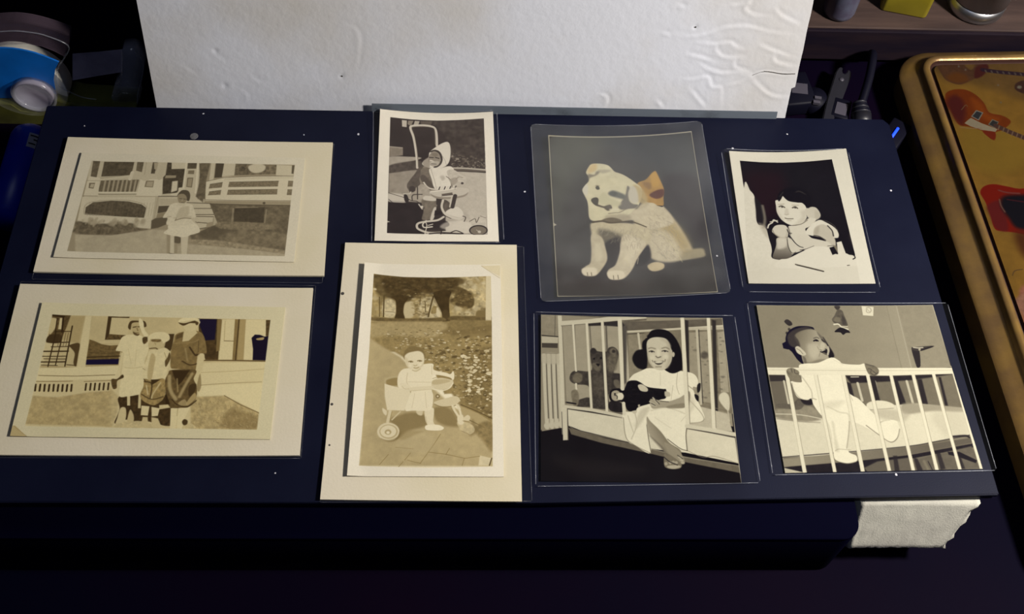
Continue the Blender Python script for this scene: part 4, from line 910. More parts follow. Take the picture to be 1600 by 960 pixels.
("p",{"c":210,"s":9.8,"q":[328,562,345,627,369,702,345,691,323,627],"m":1,"a":0.6}),
("p",{"c":215,"s":4.9,"q":[597,625,591,645,580,660,568,665,558,660,553,645,553,624,559,604,570,589,582,584,592,590,597,605],"m":1}),
("l",{"c":90,"w":7.8,"s":3.9,"q":[565,662,585,673,554,699],"m":1}),
("p",{"c":215,"s":4.9,"q":[573,609,609,575,652,583,675,631,672,674,632,705,599,694,567,673],"m":1}),
("p",{"c":190,"s":11.7,"q":[639,610,673,642,666,684,628,700],"m":1,"a":0.6}),
("p",{"c":228,"s":3.8,"q":[395,766,466,756,524,725,583,683,633,695,609,737,569,768,529,799,568,882,681,925,729,945,681,1027,499,985,432,974,400,902,392,839],"m":1}),
("l",{"c":110,"w":5.8,"s":3.9,"q":[431,756,503,744,562,704],"m":1}),
("l",{"c":140,"w":4.8,"s":3.9,"q":[541,783,587,763,626,716],"m":1}),
("p",{"c":238,"s":3.8,"q":[590,747,658,705,706,727,759,770,787,812,790,863,757,884,588,862,524,830],"m":1}),
("l",{"c":150,"w":4.8,"s":3.8,"q":[675,706,724,722,769,764,791,812],"m":1,"a":0.5}),
("p",{"c":205,"s":5.7,"q":[611,779,677,748,723,780,745,853,755,915,742,966,695,945,654,883,590,852],"m":1}),
("l",{"c":45,"w":9.6,"s":4.8,"q":[717,764,744,811,747,863],"m":1}),
("l",{"c":60,"w":8.6,"s":4.8,"q":[589,857,631,867,676,904],"m":1}),
("p",{"c":165,"s":11.5,"q":[609,789,647,768,626,841,595,846],"m":1,"a":0.5}),
("p",{"c":225,"s":5.7,"q":[451,850,568,882,698,925,705,986,547,1006,466,975],"m":1}),
("p",{"c":220,"s":3.9,"q":[255,817,281,765,327,749,378,761,387,818,368,881,333,886,293,860],"m":1}),
("l",{"c":110,"w":4.8,"s":3.9,"q":[262,802,277,849,324,886,374,871],"m":1}),
("l",{"c":80,"w":5.8,"s":3.9,"q":[394,771,397,808,399,850],"m":1}),
("p",{"c":170,"s":9.6,"q":[271,828,310,865,353,870,378,818,360,881,307,881],"m":1,"a":0.6}),
("p",{"c":200,"s":3.8,"q":[286,880,368,881,368,943,385,1025,376,1056,338,1081,259,1086,224,1066,251,994,272,943],"m":1,"g":([322,901,303,1086],80)}),
("p",{"c":228,"s":15.3,"q":[293,891,358,891,347,964,275,984],"m":1,"a":0.8}),
("p",{"c":222,"s":3.8,"q":[379,871,423,923,484,975,462,1005,407,1026,384,1036,371,974,368,912],"m":1}),
("l",{"c":35,"w":8.6,"s":2.9,"q":[393,860,423,923,452,959,484,973],"w2":5.7,"m":1}),
("l",{"c":60,"w":5.7,"s":2.8,"q":[454,997,508,985,573,957],"w2":2.8,"m":1}),
("l",{"c":70,"w":5.7,"s":3.8,"q":[367,891,364,964,385,1025,417,1017],"m":1}),
("l",{"c":60,"w":7.7,"s":3.8,"q":[381,797,389,829,410,834],"m":1}),
("p",{"c":242,"s":3.8,"q":[347,1076,460,1016,571,965,689,976,694,1047,799,1027,846,1048,875,1078,878,1148,265,1167,276,1091],"m":1}),
("p",{"c":20,"s":2.8,"q":[694,976,743,961,753,1027,707,1045]}),
("p",{"c":120,"s":4.7,"q":[730,961,753,951,765,1027,753,1027]}),
("l",{"c":60,"w":4.7,"s":1.4,"q":[683,960,736,954]}),
("p",{"c":242,"s":2.8,"q":[762,925,802,915,816,1027,797,1088,753,1047]}),
("l",{"c":28,"w":9.3,"s":2.8,"q":[861,1038,879,1053,884,1073,865,1086],"m":1}),
("l",{"c":95,"w":12.1,"s":1.9,"q":[397,1134,504,1165,609,1199]}),
("l",{"c":40,"w":4.7,"s":1.9,"q":[406,1142,606,1202]}),
("l",{"c":90,"w":7.4,"s":1.4,"q":[808,1145,825,1143]}),
("p",{"c":222,"s":56.4,"q":[-158,1085,104,1086,207,1147,161,1287,-97,1287],"m":1,"a":0.3}),
("p",{"c":(232,214,165),"s":42,"q":[897,864,956,865,968,1028,926,1028],"m":1,"a":0.6}),
("b",{"c":248,"q":[81,96,266,108,451,112,665,107,866,97,889,1062,876,1371,-8,1373,79,393]}),
("l",{"c":255,"w":9.4,"s":7.8,"q":[936,201,941,288,932,339],"m":1,"a":0.6})]),
 "cribgirl": dict(H=962.9,tone=((5, 2, 10), (124, 116, 96), (238, 233, 206)),quad=[[0.036, 0.27], [0.1242, 0.2691], [0.123, 0.1838], [0.0336, 0.1844]],ops=[("p",{"c":14,"s":2,"q":[-4976,-5662,9235,-6908,3337,3872,-1970,3761]}),
("p",{"c":150,"s":2.2,"q":[0,0,1001,0,991,651,138,553,1,686]}),
("p",{"c":16,"s":3,"q":[1,686,97,669,146,684,998,906,1001,968,-2,968]}),
("p",{"c":34,"s":40,"q":[66,834,328,852,520,901,209,935],"m":1,"a":0.5}),
("p",{"c":150,"s":1.5,"q":[3,1,97,2,92,134,3,132],"n":(0.08,14.9)}),
("l",{"c":60,"w":3.7,"s":1.1,"q":[78,2,75,127],"a":0.6}),
("l",{"c":30,"w":5.1,"s":1.5,"q":[5,128,44,131,92,134],"m":1}),
("p",{"c":195,"s":1.5,"q":[3,136,92,138,91,174,5,174]}),
("p",{"c":70,"s":1.5,"q":[5,176,91,175,90,204,5,203]}),
("p",{"c":150,"s":1.4,"q":[5,205,92,205,107,670,5,692]}),
("l",{"c":205,"w":21,"s":3.5,"q":[16,249,23,450,33,671],"m":1}),
("l",{"c":90,"w":4.9,"s":2.1,"q":[29,299,33,450,39,617],"m":1}),
("p",{"c":205,"s":2.7,"q":[42,660,41,669,36,676,29,678,23,676,18,669,16,660,18,651,23,644,29,642,36,644,41,651],"m":1}),
("l",{"c":205,"w":21,"s":3.5,"q":[41,249,48,449,58,667],"m":1}),
("l",{"c":90,"w":4.9,"s":2.1,"q":[55,299,58,449,63,617],"m":1}),
("p",{"c":205,"s":2.7,"q":[67,656,65,665,60,672,54,675,47,672,43,666,41,656,43,647,48,640,54,638,61,640,65,647],"m":1}),
("l",{"c":205,"w":21.2,"s":3.5,"q":[67,248,74,449,82,664],"m":1}),
("l",{"c":90,"w":4.9,"s":2.1,"q":[80,298,83,449,88,616],"m":1}),
("p",{"c":205,"s":2.7,"q":[92,652,90,661,85,668,79,671,72,668,67,662,66,652,68,643,72,636,79,634,85,636,90,643],"m":1}),
("l",{"c":205,"w":21,"s":3.5,"q":[93,248,99,449,107,661],"m":1}),
("l",{"c":90,"w":4.9,"s":2.1,"q":[106,298,108,448,113,616],"m":1}),
("p",{"c":205,"s":2.7,"q":[116,648,115,657,110,664,103,667,97,664,92,658,90,649,92,639,97,632,104,630,110,632,115,639],"m":1}),
("p",{"c":190,"s":5.8,"q":[7,238,95,240,98,298,10,296],"m":1,"a":0.6}),
("l",{"c":120,"w":2.2,"s":1.1,"q":[9,236,91,238]}),
("p",{"c":165,"s":1.4,"q":[114,54,455,23,450,413,419,517,128,522],"n":(0.04,43.2)}),
("p",{"c":40,"s":3.8,"q":[252,39,441,19,460,55,439,64,342,58,259,63]}),
("p",{"c":105,"s":3,"q":[87,-2,582,-8,580,20,468,35,399,12],"n":(0.2,15.1)}),
("l",{"c":50,"w":8.8,"s":3.7,"q":[356,57,356,354],"a":0.6}),
("l",{"c":75,"w":5.8,"s":2.9,"q":[183,61,184,342],"a":0.6}),
("l",{"c":60,"w":5.9,"s":3,"q":[266,59,272,217],"a":0.6}),
("p",{"c":125,"s":2.1,"q":[466,43,1006,9,996,579,839,540,765,520,459,398],"n":(0.12,25.7)}),
("p",{"c":95,"s":3.2,"q":[447,32,1007,3,995,67,761,77,474,89],"n":(0.15,21.5)}),
("p",{"c":155,"s":2.1,"q":[809,94,907,86,893,518,781,499],"n":(0.06,20.6)}),
("p",{"c":165,"s":2.1,"q":[963,91,999,84,990,453,947,454],"n":(0.05,20.9)}),
("p",{"c":140,"s":2.1,"q":[475,112,552,108,529,343,470,366],"n":(0.1,20.8)}),
("s",{"n":40,"q":[813,105,997,101,976,496,843,498],"z":8.3,"lo":60,"hi":110,"k":"blob","seed":5,"asp":0.5,"ang":0,"a":0.5}),
("p",{"c":60,"s":9.4,"q":[902,233,899,244,890,252,879,255,868,252,861,244,859,233,863,222,872,214,883,211,893,213,901,221],"m":1,"n":(0.3,20.9),"a":0.7}),
("l",{"c":205,"w":12.8,"s":2.1,"q":[459,95,1002,50]}),
("l",{"c":190,"w":15.1,"s":2.2,"q":[806,71,1001,65]}),
("l",{"c":60,"w":3.2,"s":1.6,"q":[473,109,562,101]}),
("l",{"c":190,"w":13.5,"s":2.1,"q":[460,61,461,398]}),
("l",{"c":205,"w":11.6,"s":2.1,"q":[530,105,535,200]}),
("l",{"c":195,"w":12.4,"s":2.1,"q":[852,76,836,524]}),
("l",{"c":60,"w":4.1,"s":1.6,"q":[863,75,846,519]}),
("p",{"c":40,"s":4.2,"q":[791,14,810,19,792,306,782,488,768,489]}),
("p",{"c":45,"s":4.1,"q":[941,11,962,16,920,580,907,621,902,580]}),
("l",{"c":35,"w":31.1,"s":7.2,"q":[455,66,435,398],"a":0.7}),
("p",{"c":195,"s":3,"q":[821,535,968,579,985,681,754,654,769,582],"n":(0.04,19.7)}),
("p",{"c":215,"s":4,"q":[941,465,971,454,989,485,979,559,953,538,933,497],"m":1}),
("l",{"c":120,"w":3,"s":1.5,"q":[840,529,979,564]}),
("p",{"c":222,"s":2.1,"q":[138,564,437,610,754,665,994,716,996,857,733,800,557,781,450,745,205,684,141,657],"n":(0.03,31.1)}),
("l",{"c":150,"w":4.1,"s":1.6,"q":[141,657,205,689,450,745],"m":1,"a":0.8}),
("l",{"c":140,"w":3.1,"s":1.5,"q":[744,789,820,825,879,819,994,857],"m":1,"a":0.8}),
("p",{"c":105,"s":3.1,"q":[141,668,332,725,455,750,605,791,731,821,997,870,998,909,729,852,555,807,312,752,155,706],"n":(0.08,20.4)}),
("l",{"c":200,"w":3,"s":1.5,"q":[557,781,731,826,997,870],"a":0.6}),
("p",{"c":62,"s":2.9,"q":[265,218,283,198,303,217,350,220,365,196,392,190,415,215,413,262,386,346,420,353,424,414,409,444,354,474,352,555,272,556,246,549,187,550,175,521,235,495,254,491,249,428,183,418,153,396,157,358,184,338,252,341,272,325,267,280],"m":1,"n":(0.3,11.5)}),
("p",{"c":105,"s":10.2,"q":[356,255,391,223,412,246,401,323,366,347,350,309],"m":1,"n":(0.25,14.5),"a":0.8}),
("p",{"c":105,"s":5.8,"q":[407,215,404,225,397,233,387,236,378,233,371,226,369,216,372,206,379,198,389,195,398,198,405,205],"m":1,"n":(0.2,14.6)}),
("p",{"c":48,"s":4.4,"q":[401,217,399,221,396,225,391,226,386,225,383,222,382,217,383,212,387,209,392,207,396,209,400,212],"m":1}),
("p",{"c":45,"s":4.4,"q":[298,217,296,226,290,232,282,234,273,232,268,226,266,218,268,209,274,203,283,200,291,202,296,208],"m":1}),
("p",{"c":110,"s":5.7,"q":[167,373,191,350,218,364,213,402,176,410],"m":1,"n":(0.15,14.2)}),
("p",{"c":120,"s":4.2,"q":[159,463,182,451,198,477,194,535,174,547,163,514],"m":1,"n":(0.15,14.0)}),
("p",{"c":120,"s":7.3,"q":[273,295,307,287,320,317,306,340,279,325],"m":1,"n":(0.2,14.5),"a":0.7}),
("p",{"c":28,"s":2.9,"q":[293,294,314,294,306,310],"m":1}),
("p",{"c":20,"s":2.2,"q":[290,264,289,267,287,269,284,270,281,269,279,267,279,264,280,261,282,259,284,258,287,258,289,261],"m":1}),
("p",{"c":20,"s":2.2,"q":[327,259,326,262,324,265,321,265,319,265,317,262,316,259,317,256,319,254,322,253,324,254,326,256],"m":1}),
("p",{"c":85,"s":17.8,"q":[278,371,331,378,328,482,281,475],"m":1,"n":(0.3,14.2),"a":0.7}),
("p",{"c":50,"s":7.1,"q":[379,354,419,361,417,414,383,429],"m":1,"n":(0.3,14.2)}),
("p",{"c":135,"s":4.3,"q":[384,392,411,391,416,436,390,429],"m":1,"a":0.6}),
("l",{"c":165,"w":7.3,"s":2.9,"q":[245,218,250,257],"m":1,"a":0.7}),
("l",{"c":25,"w":8.3,"s":2.1,"q":[132,525,181,532]}),
("p",{"c":215,"s":1.4,"q":[92,2,114,2,127,708,108,708,99,298]}),
("l",{"c":110,"w":2.9,"s":2.1,"q":[115,62,132,536]}),
("l",{"c":60,"w":2.7,"s":1,"q":[108,580,111,708]}),
("p",{"c":212,"s":1.5,"q":[100,38,274,19,372,2,582,-4,581,8,399,29,259,47,107,66]}),
("l",{"c":95,"w":3,"s":1.1,"q":[110,67,259,49,434,25,581,11]}),
("l",{"c":222,"w":12.5,"s":1.5,"q":[176,57,187,338]}),
("l",{"c":100,"w":2.2,"s":1.1,"q":[182,57,192,338],"a":0.7}),
("l",{"c":222,"w":12,"s":1.4,"q":[185,417,187,444]}),
("l",{"c":100,"w":2.1,"s":1.1,"q":[191,417,192,443],"a":0.7}),
("l",{"c":222,"w":14.5,"s":1.5,"q":[251,47,263,560]}),
("l",{"c":100,"w":2.1,"s":1.1,"q":[258,47,269,560],"a":0.7}),
("l",{"c":222,"w":15.8,"s":1.4,"q":[336,34,343,573]}),
("l",{"c":100,"w":2.2,"s":1.1,"q":[344,33,350,573],"a":0.7}),
("l",{"c":222,"w":17.5,"s":1.5,"q":[429,19,430,443]}),
("l",{"c":100,"w":2.2,"s":1.1,"q":[437,19,438,443],"a":0.7}),
("l",{"c":222,"w":16.7,"s":1.4,"q":[432,525,432,579]}),
("l",{"c":100,"w":2.1,"s":1,"q":[440,525,439,579],"a":0.7}),
("l",{"c":210,"w":18.1,"s":2.1,"q":[118,548,266,567,435,601]}),
("l",{"c":110,"w":2.8,"s":1,"q":[118,560,265,582,435,613],"a":0.8}),
("p",{"c":215,"s":2.1,"q":[113,554,136,559,137,738,113,740]}),
("l",{"c":100,"w":3.1,"s":1.6,"q":[138,564,140,738]}),
("p",{"c":14,"s":5.2,"q":[551,200,571,194,565,310,530,321,502,300,490,256,512,212],"m":1}),
("p",{"c":240,"s":2,"q":[579,315,684,324,742,329,808,344,832,381,825,424,801,435,845,581,842,612,812,631,756,639,739,725,744,786,707,780,647,726,612,686,546,637,544,667,557,804,479,763,439,729,422,587,470,571,519,524,577,502,544,418,469,398,485,360,530,334],"m":1,"n":(0.02,19.8)}),
("l",{"c":165,"w":3,"s":1.5,"q":[727,340,716,415,726,468],"m":1,"a":0.8}),
("l",{"c":150,"w":4,"s":3,"q":[774,414,809,446,817,467],"m":1}),
("l",{"c":160,"w":3.1,"s":1.5,"q":[635,341,630,417],"m":1,"a":0.4}),
("l",{"c":150,"w":3.9,"s":3,"q":[776,499,835,581,837,622,775,635],"m":1,"a":0.8}),
("p",{"c":205,"s":10,"q":[769,467,796,488,801,540,760,582],"m":1,"a":0.6}),
("l",{"c":160,"w":3,"s":1.5,"q":[697,416,681,500],"m":1,"a":0.5}),
("p",{"c":20,"s":3,"q":[807,467,826,477,823,509,810,493],"m":1}),
("p",{"c":30,"s":3,"q":[826,413,844,402,838,445,823,456],"m":1}),
("l",{"c":110,"w":4.8,"s":1.9,"q":[755,644,743,705,743,789],"m":1}),
("l",{"c":90,"w":3.8,"s":1.9,"q":[647,726,708,777,743,789],"m":1}),
("l",{"c":100,"w":3.8,"s":1.9,"q":[545,647,550,727,559,806],"m":1}),
("l",{"c":120,"w":3.9,"s":1.9,"q":[426,608,435,719,479,763,557,806],"m":1,"a":0.7}),
("l",{"c":190,"w":3.9,"s":3.9,"q":[488,586,494,647,462,728],"m":1}),
("l",{"c":195,"w":3.9,"s":3.9,"q":[450,597,473,688],"m":1}),
("p",{"c":200,"s":9.8,"q":[517,565,565,544,549,585,493,668,485,648],"m":1,"a":0.7}),
("l",{"c":190,"w":3.9,"s":4.9,"q":[573,564,659,548,751,582],"m":1,"a":0.7}),
("l",{"c":200,"w":2.9,"s":4.9,"q":[590,605,670,665],"m":1,"a":0.6}),
("l",{"c":175,"w":2.9,"s":1.5,"q":[724,624,760,582],"m":1,"a":0.5}),
("p",{"c":165,"s":2.9,"q":[548,601,565,626,613,681,655,746,707,785,704,824,641,815,607,766,564,717,547,667],"m":1,"g":([557,687,614,666],130)}),
("p",{"c":150,"s":2.9,"q":[627,746,672,765,706,799,725,843,719,863,692,858,658,825],"m":1}),
("p",{"c":120,"s":2.8,"q":[624,815,641,805,702,853,704,882,672,890,631,885,619,864],"m":1}),
("p",{"c":185,"s":3.8,"q":[637,873,682,868,704,877,672,889,640,885],"m":1}),
("p",{"c":170,"s":2.8,"q":[638,862,637,866,634,869,629,871,625,869,623,866,622,862,623,858,626,854,631,853,635,854,637,857],"m":1}),
("p",{"c":170,"s":2.8,"q":[660,856,658,860,655,863,651,865,647,863,644,860,643,856,645,852,648,848,652,847,656,848,659,851],"m":1}),
("p",{"c":170,"s":2.8,"q":[675,854,674,858,671,861,666,862,662,861,660,858,659,854,660,849,664,846,668,845,672,846,675,849],"m":1}),
("p",{"c":170,"s":2.8,"q":[690,855,688,860,685,863,681,864,677,863,674,860,673,856,675,851,678,848,682,847,686,848,689,851],"m":1}),
("p",{"c":185,"s":2.9,"q":[711,830,709,832,705,833,700,833,696,831,693,828,692,824,695,822,699,821,704,821,708,823,711,826],"m":1}),
("p",{"c":185,"s":2.9,"q":[719,844,717,847,713,848,708,847,704,845,701,842,700,839,703,836,707,835,712,836,716,838,719,841],"m":1}),
("p",{"c":185,"s":2.8,"q":[725,858,723,860,718,861,713,861,709,859,706,856,706,852,708,850,712,849,717,849,722,852,724,855],"m":1}),
("l",{"c":40,"w":4.8,"s":2.9,"q":[622,825,647,849,687,868],"m":1}),
("l",{"c":60,"w":3.8,"s":1.4,"q":[691,814,717,834],"m":1}),
("p",{"c":100,"s":7.6,"q":[555,707,616,766,641,815,615,786],"m":1,"a":0.7}),
("p",{"c":14,"s":3.1,"q":[575,132,602,86,652,74,701,90,737,140,756,207,755,307,742,329,683,341,592,255,551,200,551,155],"m":1}),
("p",{"c":14,"s":3.1,"q":[547,189,575,132,588,244,574,233],"m":1}),
("p",{"c":205,"s":3.1,"q":[573,160,600,130,649,125,687,141,706,186,705,242,692,286,665,319,636,328,603,315,581,282,572,233],"m":1}),
("p",{"c":175,"s":9.4,"q":[682,153,706,186,704,253,681,308,666,308,685,242],"m":1,"a":0.7}),
("p",{"c":215,"s":8.3,"q":[587,255,616,254,609,298,590,288],"m":1,"a":0.6}),
("p",{"c":190,"s":3.1,"q":[720,230,718,238,715,244,711,246,707,244,705,238,704,231,706,223,709,217,713,215,717,217,720,223],"m":1}),
("l",{"c":14,"w":16.9,"s":5.3,"q":[585,121,621,97,670,108,701,152,713,197],"m":1}),
("l",{"c":125,"w":5.2,"s":5.2,"q":[581,196,596,191,617,197],"m":1}),
("l",{"c":125,"w":5.3,"s":5.3,"q":[654,194,674,188,691,197],"m":1}),
("l",{"c":55,"w":5.2,"s":3.1,"q":[583,215,597,210,610,216],"m":1}),
("l",{"c":55,"w":5.2,"s":3.1,"q":[653,211,668,207,684,213],"m":1}),
("p",{"c":30,"s":3.1,"q":[603,215,602,217,600,219,597,219,594,219,592,217,592,215,592,213,595,211,598,210,601,211,603,212],"m":1}),
("p",{"c":30,"s":3.2,"q":[675,211,674,213,671,215,668,216,666,215,664,214,663,211,664,209,666,207,669,207,672,207,674,209],"m":1}),
("p",{"c":175,"s":6.2,"q":[575,177,580,233,590,288,606,314,582,288,572,238],"m":1,"a":0.7}),
("p",{"c":180,"s":8.4,"q":[649,129,687,141,704,180,686,164,657,148],"m":1,"a":0.6}),
("p",{"c":222,"s":10.4,"q":[611,249,609,255,603,260,596,262,590,261,585,256,584,249,586,243,591,238,598,236,605,237,609,242],"m":1,"a":0.7}),
("p",{"c":222,"s":10.4,"q":[684,244,682,251,676,256,669,258,663,256,658,251,657,245,659,238,664,233,671,231,678,233,683,238],"m":1,"a":0.7}),
("l",{"c":95,"w":5.2,"s":3.1,"q":[618,243,627,251,644,245],"m":1}),
("p",{"c":228,"s":6.3,"q":[626,204,639,204,639,237,624,238],"m":1,"a":0.7}),
("p",{"c":70,"s":3.1,"q":[606,273,630,275,657,270,646,288,628,295,613,288],"m":1}),
("p",{"c":228,"s":3.1,"q":[611,276,653,273,643,282,619,284],"m":1}),
("l",{"c":120,"w":4.1,"s":3.1,"q":[596,268,600,277],"m":1}),
("l",{"c":120,"w":4.2,"s":3.1,"q":[667,262,663,275],"m":1}),
("l",{"c":120,"w":4.1,"s":4.1,"q":[613,307,642,306],"m":1}),
("p",{"c":190,"s":4.1,"q":[589,310,636,328,676,308,664,335,597,331],"m":1,"a":0}),
("p",{"c":12,"s":3,"q":[438,441,459,398,498,390,526,402,563,428,638,438,659,443,654,490,624,501,595,517,509,545,489,571,451,566,434,525,407,515,369,516,356,484,372,447,410,439],"m":1,"n":(0.3,8.0)}),
("s",{"n":60,"q":[449,409,647,448,586,512,452,556],"z":7,"lo":30,"hi":55,"k":"s","seed":3,"asp":0.25,"ang":0,"a":0.5}),
("p",{"c":30,"s":3.9,"q":[360,516,407,515,434,546,423,577,376,575,353,557],"m":1,"n":(0.3,19.7)}),
("p",{"c":205,"s":3,"q":[511,419,535,413,562,437,556,455,523,450],"m":1}),
("p",{"c":190,"s":4,"q":[651,453,675,458,678,479,652,482],"m":1}),
("p",{"c":170,"s":3,"q":[371,463,395,450,414,462,422,494,393,513,371,500],"m":1}),
("p",{"c":225,"s":3,"q":[399,473,423,464,434,483,424,504,402,502],"m":1}),
("l",{"c":30,"w":4,"s":2,"q":[385,479,399,484,398,499],"m":1}),
("p",{"c":20,"s":2,"q":[392,471,392,474,390,476,388,477,385,476,384,474,383,471,384,469,386,467,388,466,390,467,392,469],"m":1}),
("p",{"c":200,"s":3,"q":[470,571,498,565,488,586],"m":1}),
("p",{"c":165,"s":3,"q":[570,502,587,497,606,502,662,511,725,489,755,473,749,541,706,547,631,548,583,554,571,533],"m":1}),
("p",{"c":130,"s":5,"q":[660,537,746,520,749,546,668,551],"m":1,"a":0.8}),
("l",{"c":185,"w":9,"s":3,"q":[587,491,609,522]}),
("l",{"c":185,"w":9,"s":3,"q":[569,513,596,531]}),
("l",{"c":185,"w":9,"s":3,"q":[571,531,598,538]}),
("l",{"c":60,"w":4,"s":2,"q":[576,523,596,535],"m":1}),
("l",{"c":60,"w":4,"s":2,"q":[598,502,618,527],"m":1}),
("l",{"c":75,"w":4,"s":2,"q":[624,509,666,513],"m":1}),
("p",{"c":110,"s":4,"q":[761,457,784,457,774,530,763,541],"m":1,"a":0.8}),
("p",{"c":190,"s":3,"q":[505,534,517,532,510,550],"m":1}),
("l",{"c":228,"w":22.7,"s":2.1,"q":[779,2,758,639]}),
("l",{"c":110,"w":3.1,"s":1.5,"q":[790,2,769,639],"a":0.8}),
("l",{"c":228,"w":20.5,"s":2.1,"q":[923,2,892,659]}),
("l",{"c":110,"w":3.1,"s":1.5,"q":[933,1,902,659],"a":0.8}),
("l",{"c":215,"w":23.5,"s":2.9,"q":[754,652,865,671,993,696]}),
("l",{"c":110,"w":3.9,"s":1.5,"q":[753,667,991,711],"a":0.8}),
("l",{"c":225,"w":20.7,"s":2.1,"q":[435,21,429,441]}),
("l",{"c":225,"w":17.8,"s":2,"q":[431,525,432,587]}),
("l",{"c":120,"w":3.1,"s":1.6,"q":[445,21,439,441],"a":0.7}),
("l",{"c":205,"w":8,"s":1.5,"q":[972,538,975,620],"a":0.7}),
("l",{"c":215,"w":4.3,"s":2.1,"q":[1000,1,999,347,998,854,1001,966],"a":0.8}),
("l",{"c":150,"w":4.3,"s":1.1,"q":[1,1,1,686],"a":0.6}),
("l",{"c":190,"w":4.6,"s":1.7,"q":[1,0,550,-4,1001,-1],"a":0.5})]),
 "cribbaby": dict(H=976.5,tone=((8, 4, 15), (122, 115, 96), (238, 233, 206)),quad=[[0.1419, 0.2766], [0.23, 0.2778], [0.2342, 0.1911], [0.1434, 0.1887]],ops=[("p",{"c":200,"s":2,"q":[-4535,-6436,13906,-9175,2664,3838,-2308,3448]}),
("p",{"c":140,"s":2.3,"q":[0,1,1000,0,1000,403,1,387],"n":(0.03,69.5),"g":([237,69,893,71],160)}),
("p",{"c":158,"s":4.7,"q":[731,6,798,6,789,395,736,395]}),
("l",{"c":185,"w":4.7,"s":3.5,"q":[792,6,780,395],"a":0.7}),
("l",{"c":120,"w":3.5,"s":1.8,"q":[737,6,727,395],"a":0.5}),
("p",{"c":150,"s":4.7,"q":[798,6,1000,3,998,403,789,395],"n":(0.04,23.7)}),
("l",{"c":190,"w":7.2,"s":2.4,"q":[1000,0,1000,386]}),
("l",{"c":40,"w":4.8,"s":1.8,"q":[1005,4,999,380]}),
("l",{"c":70,"w":2.1,"s":1,"q":[945,398,999,390]}),
("p",{"c":35,"s":1.4,"q":[812,375,835,375,821,391,812,383],"m":1}),
("p",{"c":40,"s":2.3,"q":[810,276,826,267,850,282,835,372,816,392,810,366],"m":1}),
("p",{"c":60,"s":2.3,"q":[815,270,843,264,932,258,928,266,859,288,817,284],"m":1}),
("l",{"c":215,"w":5.8,"s":2.3,"q":[823,267,847,270,875,268],"m":1}),
("l",{"c":30,"w":7,"s":2.3,"q":[860,285,928,263],"m":1}),
("p",{"c":180,"s":2.3,"q":[860,280,858,283,855,286,852,287,849,286,847,283,847,280,849,276,852,273,855,272,858,273,860,276],"m":1}),
("p",{"c":228,"s":1.8,"q":[595,3,662,9,647,67,590,62]}),
("l",{"c":150,"w":4.8,"s":2.4,"q":[619,16,637,13,644,29,632,45,616,42,618,23],"m":1,"a":0.7}),
("l",{"c":120,"w":3,"s":0.9,"q":[623,23,631,39],"m":1,"a":0.6}),
("p",{"c":60,"s":2.4,"q":[441,3,473,4,458,29,445,22],"m":1}),
("p",{"c":95,"s":1.8,"q":[455,25,479,32,484,61,492,111,486,129,449,126,419,111,410,89,429,64],"m":1,"n":(0.2,14.8)}),
("p",{"c":130,"s":4.7,"q":[432,73,458,79,448,105,422,98],"m":1,"a":0.7}),
("p",{"c":60,"s":4.8,"q":[473,61,487,111,463,120],"m":1,"a":0.8}),
("l",{"c":232,"w":8.2,"s":1.8,"q":[415,120,440,118,457,139,487,150],"m":1}),
("l",{"c":215,"w":4.7,"s":1.8,"q":[458,133,488,133],"m":1}),
("p",{"c":24,"s":1.2,"q":[409,167,428,148,452,139,486,156,494,172,472,173,453,185,440,170],"m":1}),
("p",{"c":45,"s":1.8,"q":[142,97,160,88,179,104,181,122,161,128,143,110],"m":1,"n":(0.2,11.7)}),
("p",{"c":60,"s":2.3,"q":[167,150,165,154,162,157,158,159,154,157,152,154,152,150,153,146,157,142,161,141,164,143,166,146],"m":1}),
("p",{"c":55,"s":2.3,"q":[135,171,147,165,143,190],"m":1}),
("p",{"c":(16,12,34),"s":1.7,"q":[106,238,132,223,145,274,129,274,107,267]}),
("p",{"c":22,"s":5.1,"q":[338,197,360,252,377,300,372,324,346,324,347,264],"m":1}),
("p",{"c":(17,13,32),"s":2.3,"q":[128,214,146,171,177,144,217,130,275,132,299,151,278,233,200,257,203,358,175,340,152,292,135,268],"m":1}),
("p",{"c":172,"s":2.3,"q":[180,190,205,166,251,150,293,151,320,178,339,221,352,252,356,276,346,306,340,338,310,347,276,359,232,373,207,364,198,328,202,275,192,245,181,214],"m":1,"g":([299,233,196,190],120)}),
("p",{"c":60,"s":5.7,"q":[143,190,186,153,254,134,294,149,262,149,217,163,186,187,199,221,200,257,173,263,144,244],"m":1,"a":0.9}),
("p",{"c":205,"s":16.9,"q":[244,245,297,245,304,294,271,329,243,311],"m":1,"a":0.6}),
("p",{"c":110,"s":6.7,"q":[205,346,236,352,291,335,332,338,276,361,231,375,207,365],"m":1,"a":0.6}),
("p",{"c":85,"s":4.6,"q":[312,166,337,203,351,240,332,227,314,185],"m":1,"a":0.7}),
("l",{"c":60,"w":5.7,"s":3.4,"q":[286,206,303,200,313,206],"m":1,"a":0.7}),
("l",{"c":18,"w":8,"s":1.7,"q":[283,222,297,216,306,222],"m":1}),
("p",{"c":15,"s":1.7,"q":[304,220,302,223,300,225,297,225,294,225,292,223,292,220,293,217,296,215,299,214,302,215,303,217],"m":1}),
("l",{"c":40,"w":6.9,"s":2.3,"q":[329,215,340,229],"m":1}),
("p",{"c":200,"s":5.8,"q":[321,233,339,237,336,264,317,279,306,276],"m":1,"a":0.8}),
("l",{"c":85,"w":2.8,"s":1.7,"q":[308,276,317,282],"m":1}),
("p",{"c":25,"s":1.7,"q":[304,288,322,282,340,270,346,282,337,303,324,300],"m":1}),
("p",{"c":95,"s":2.3,"q":[315,294,330,294,341,309,328,306],"m":1}),
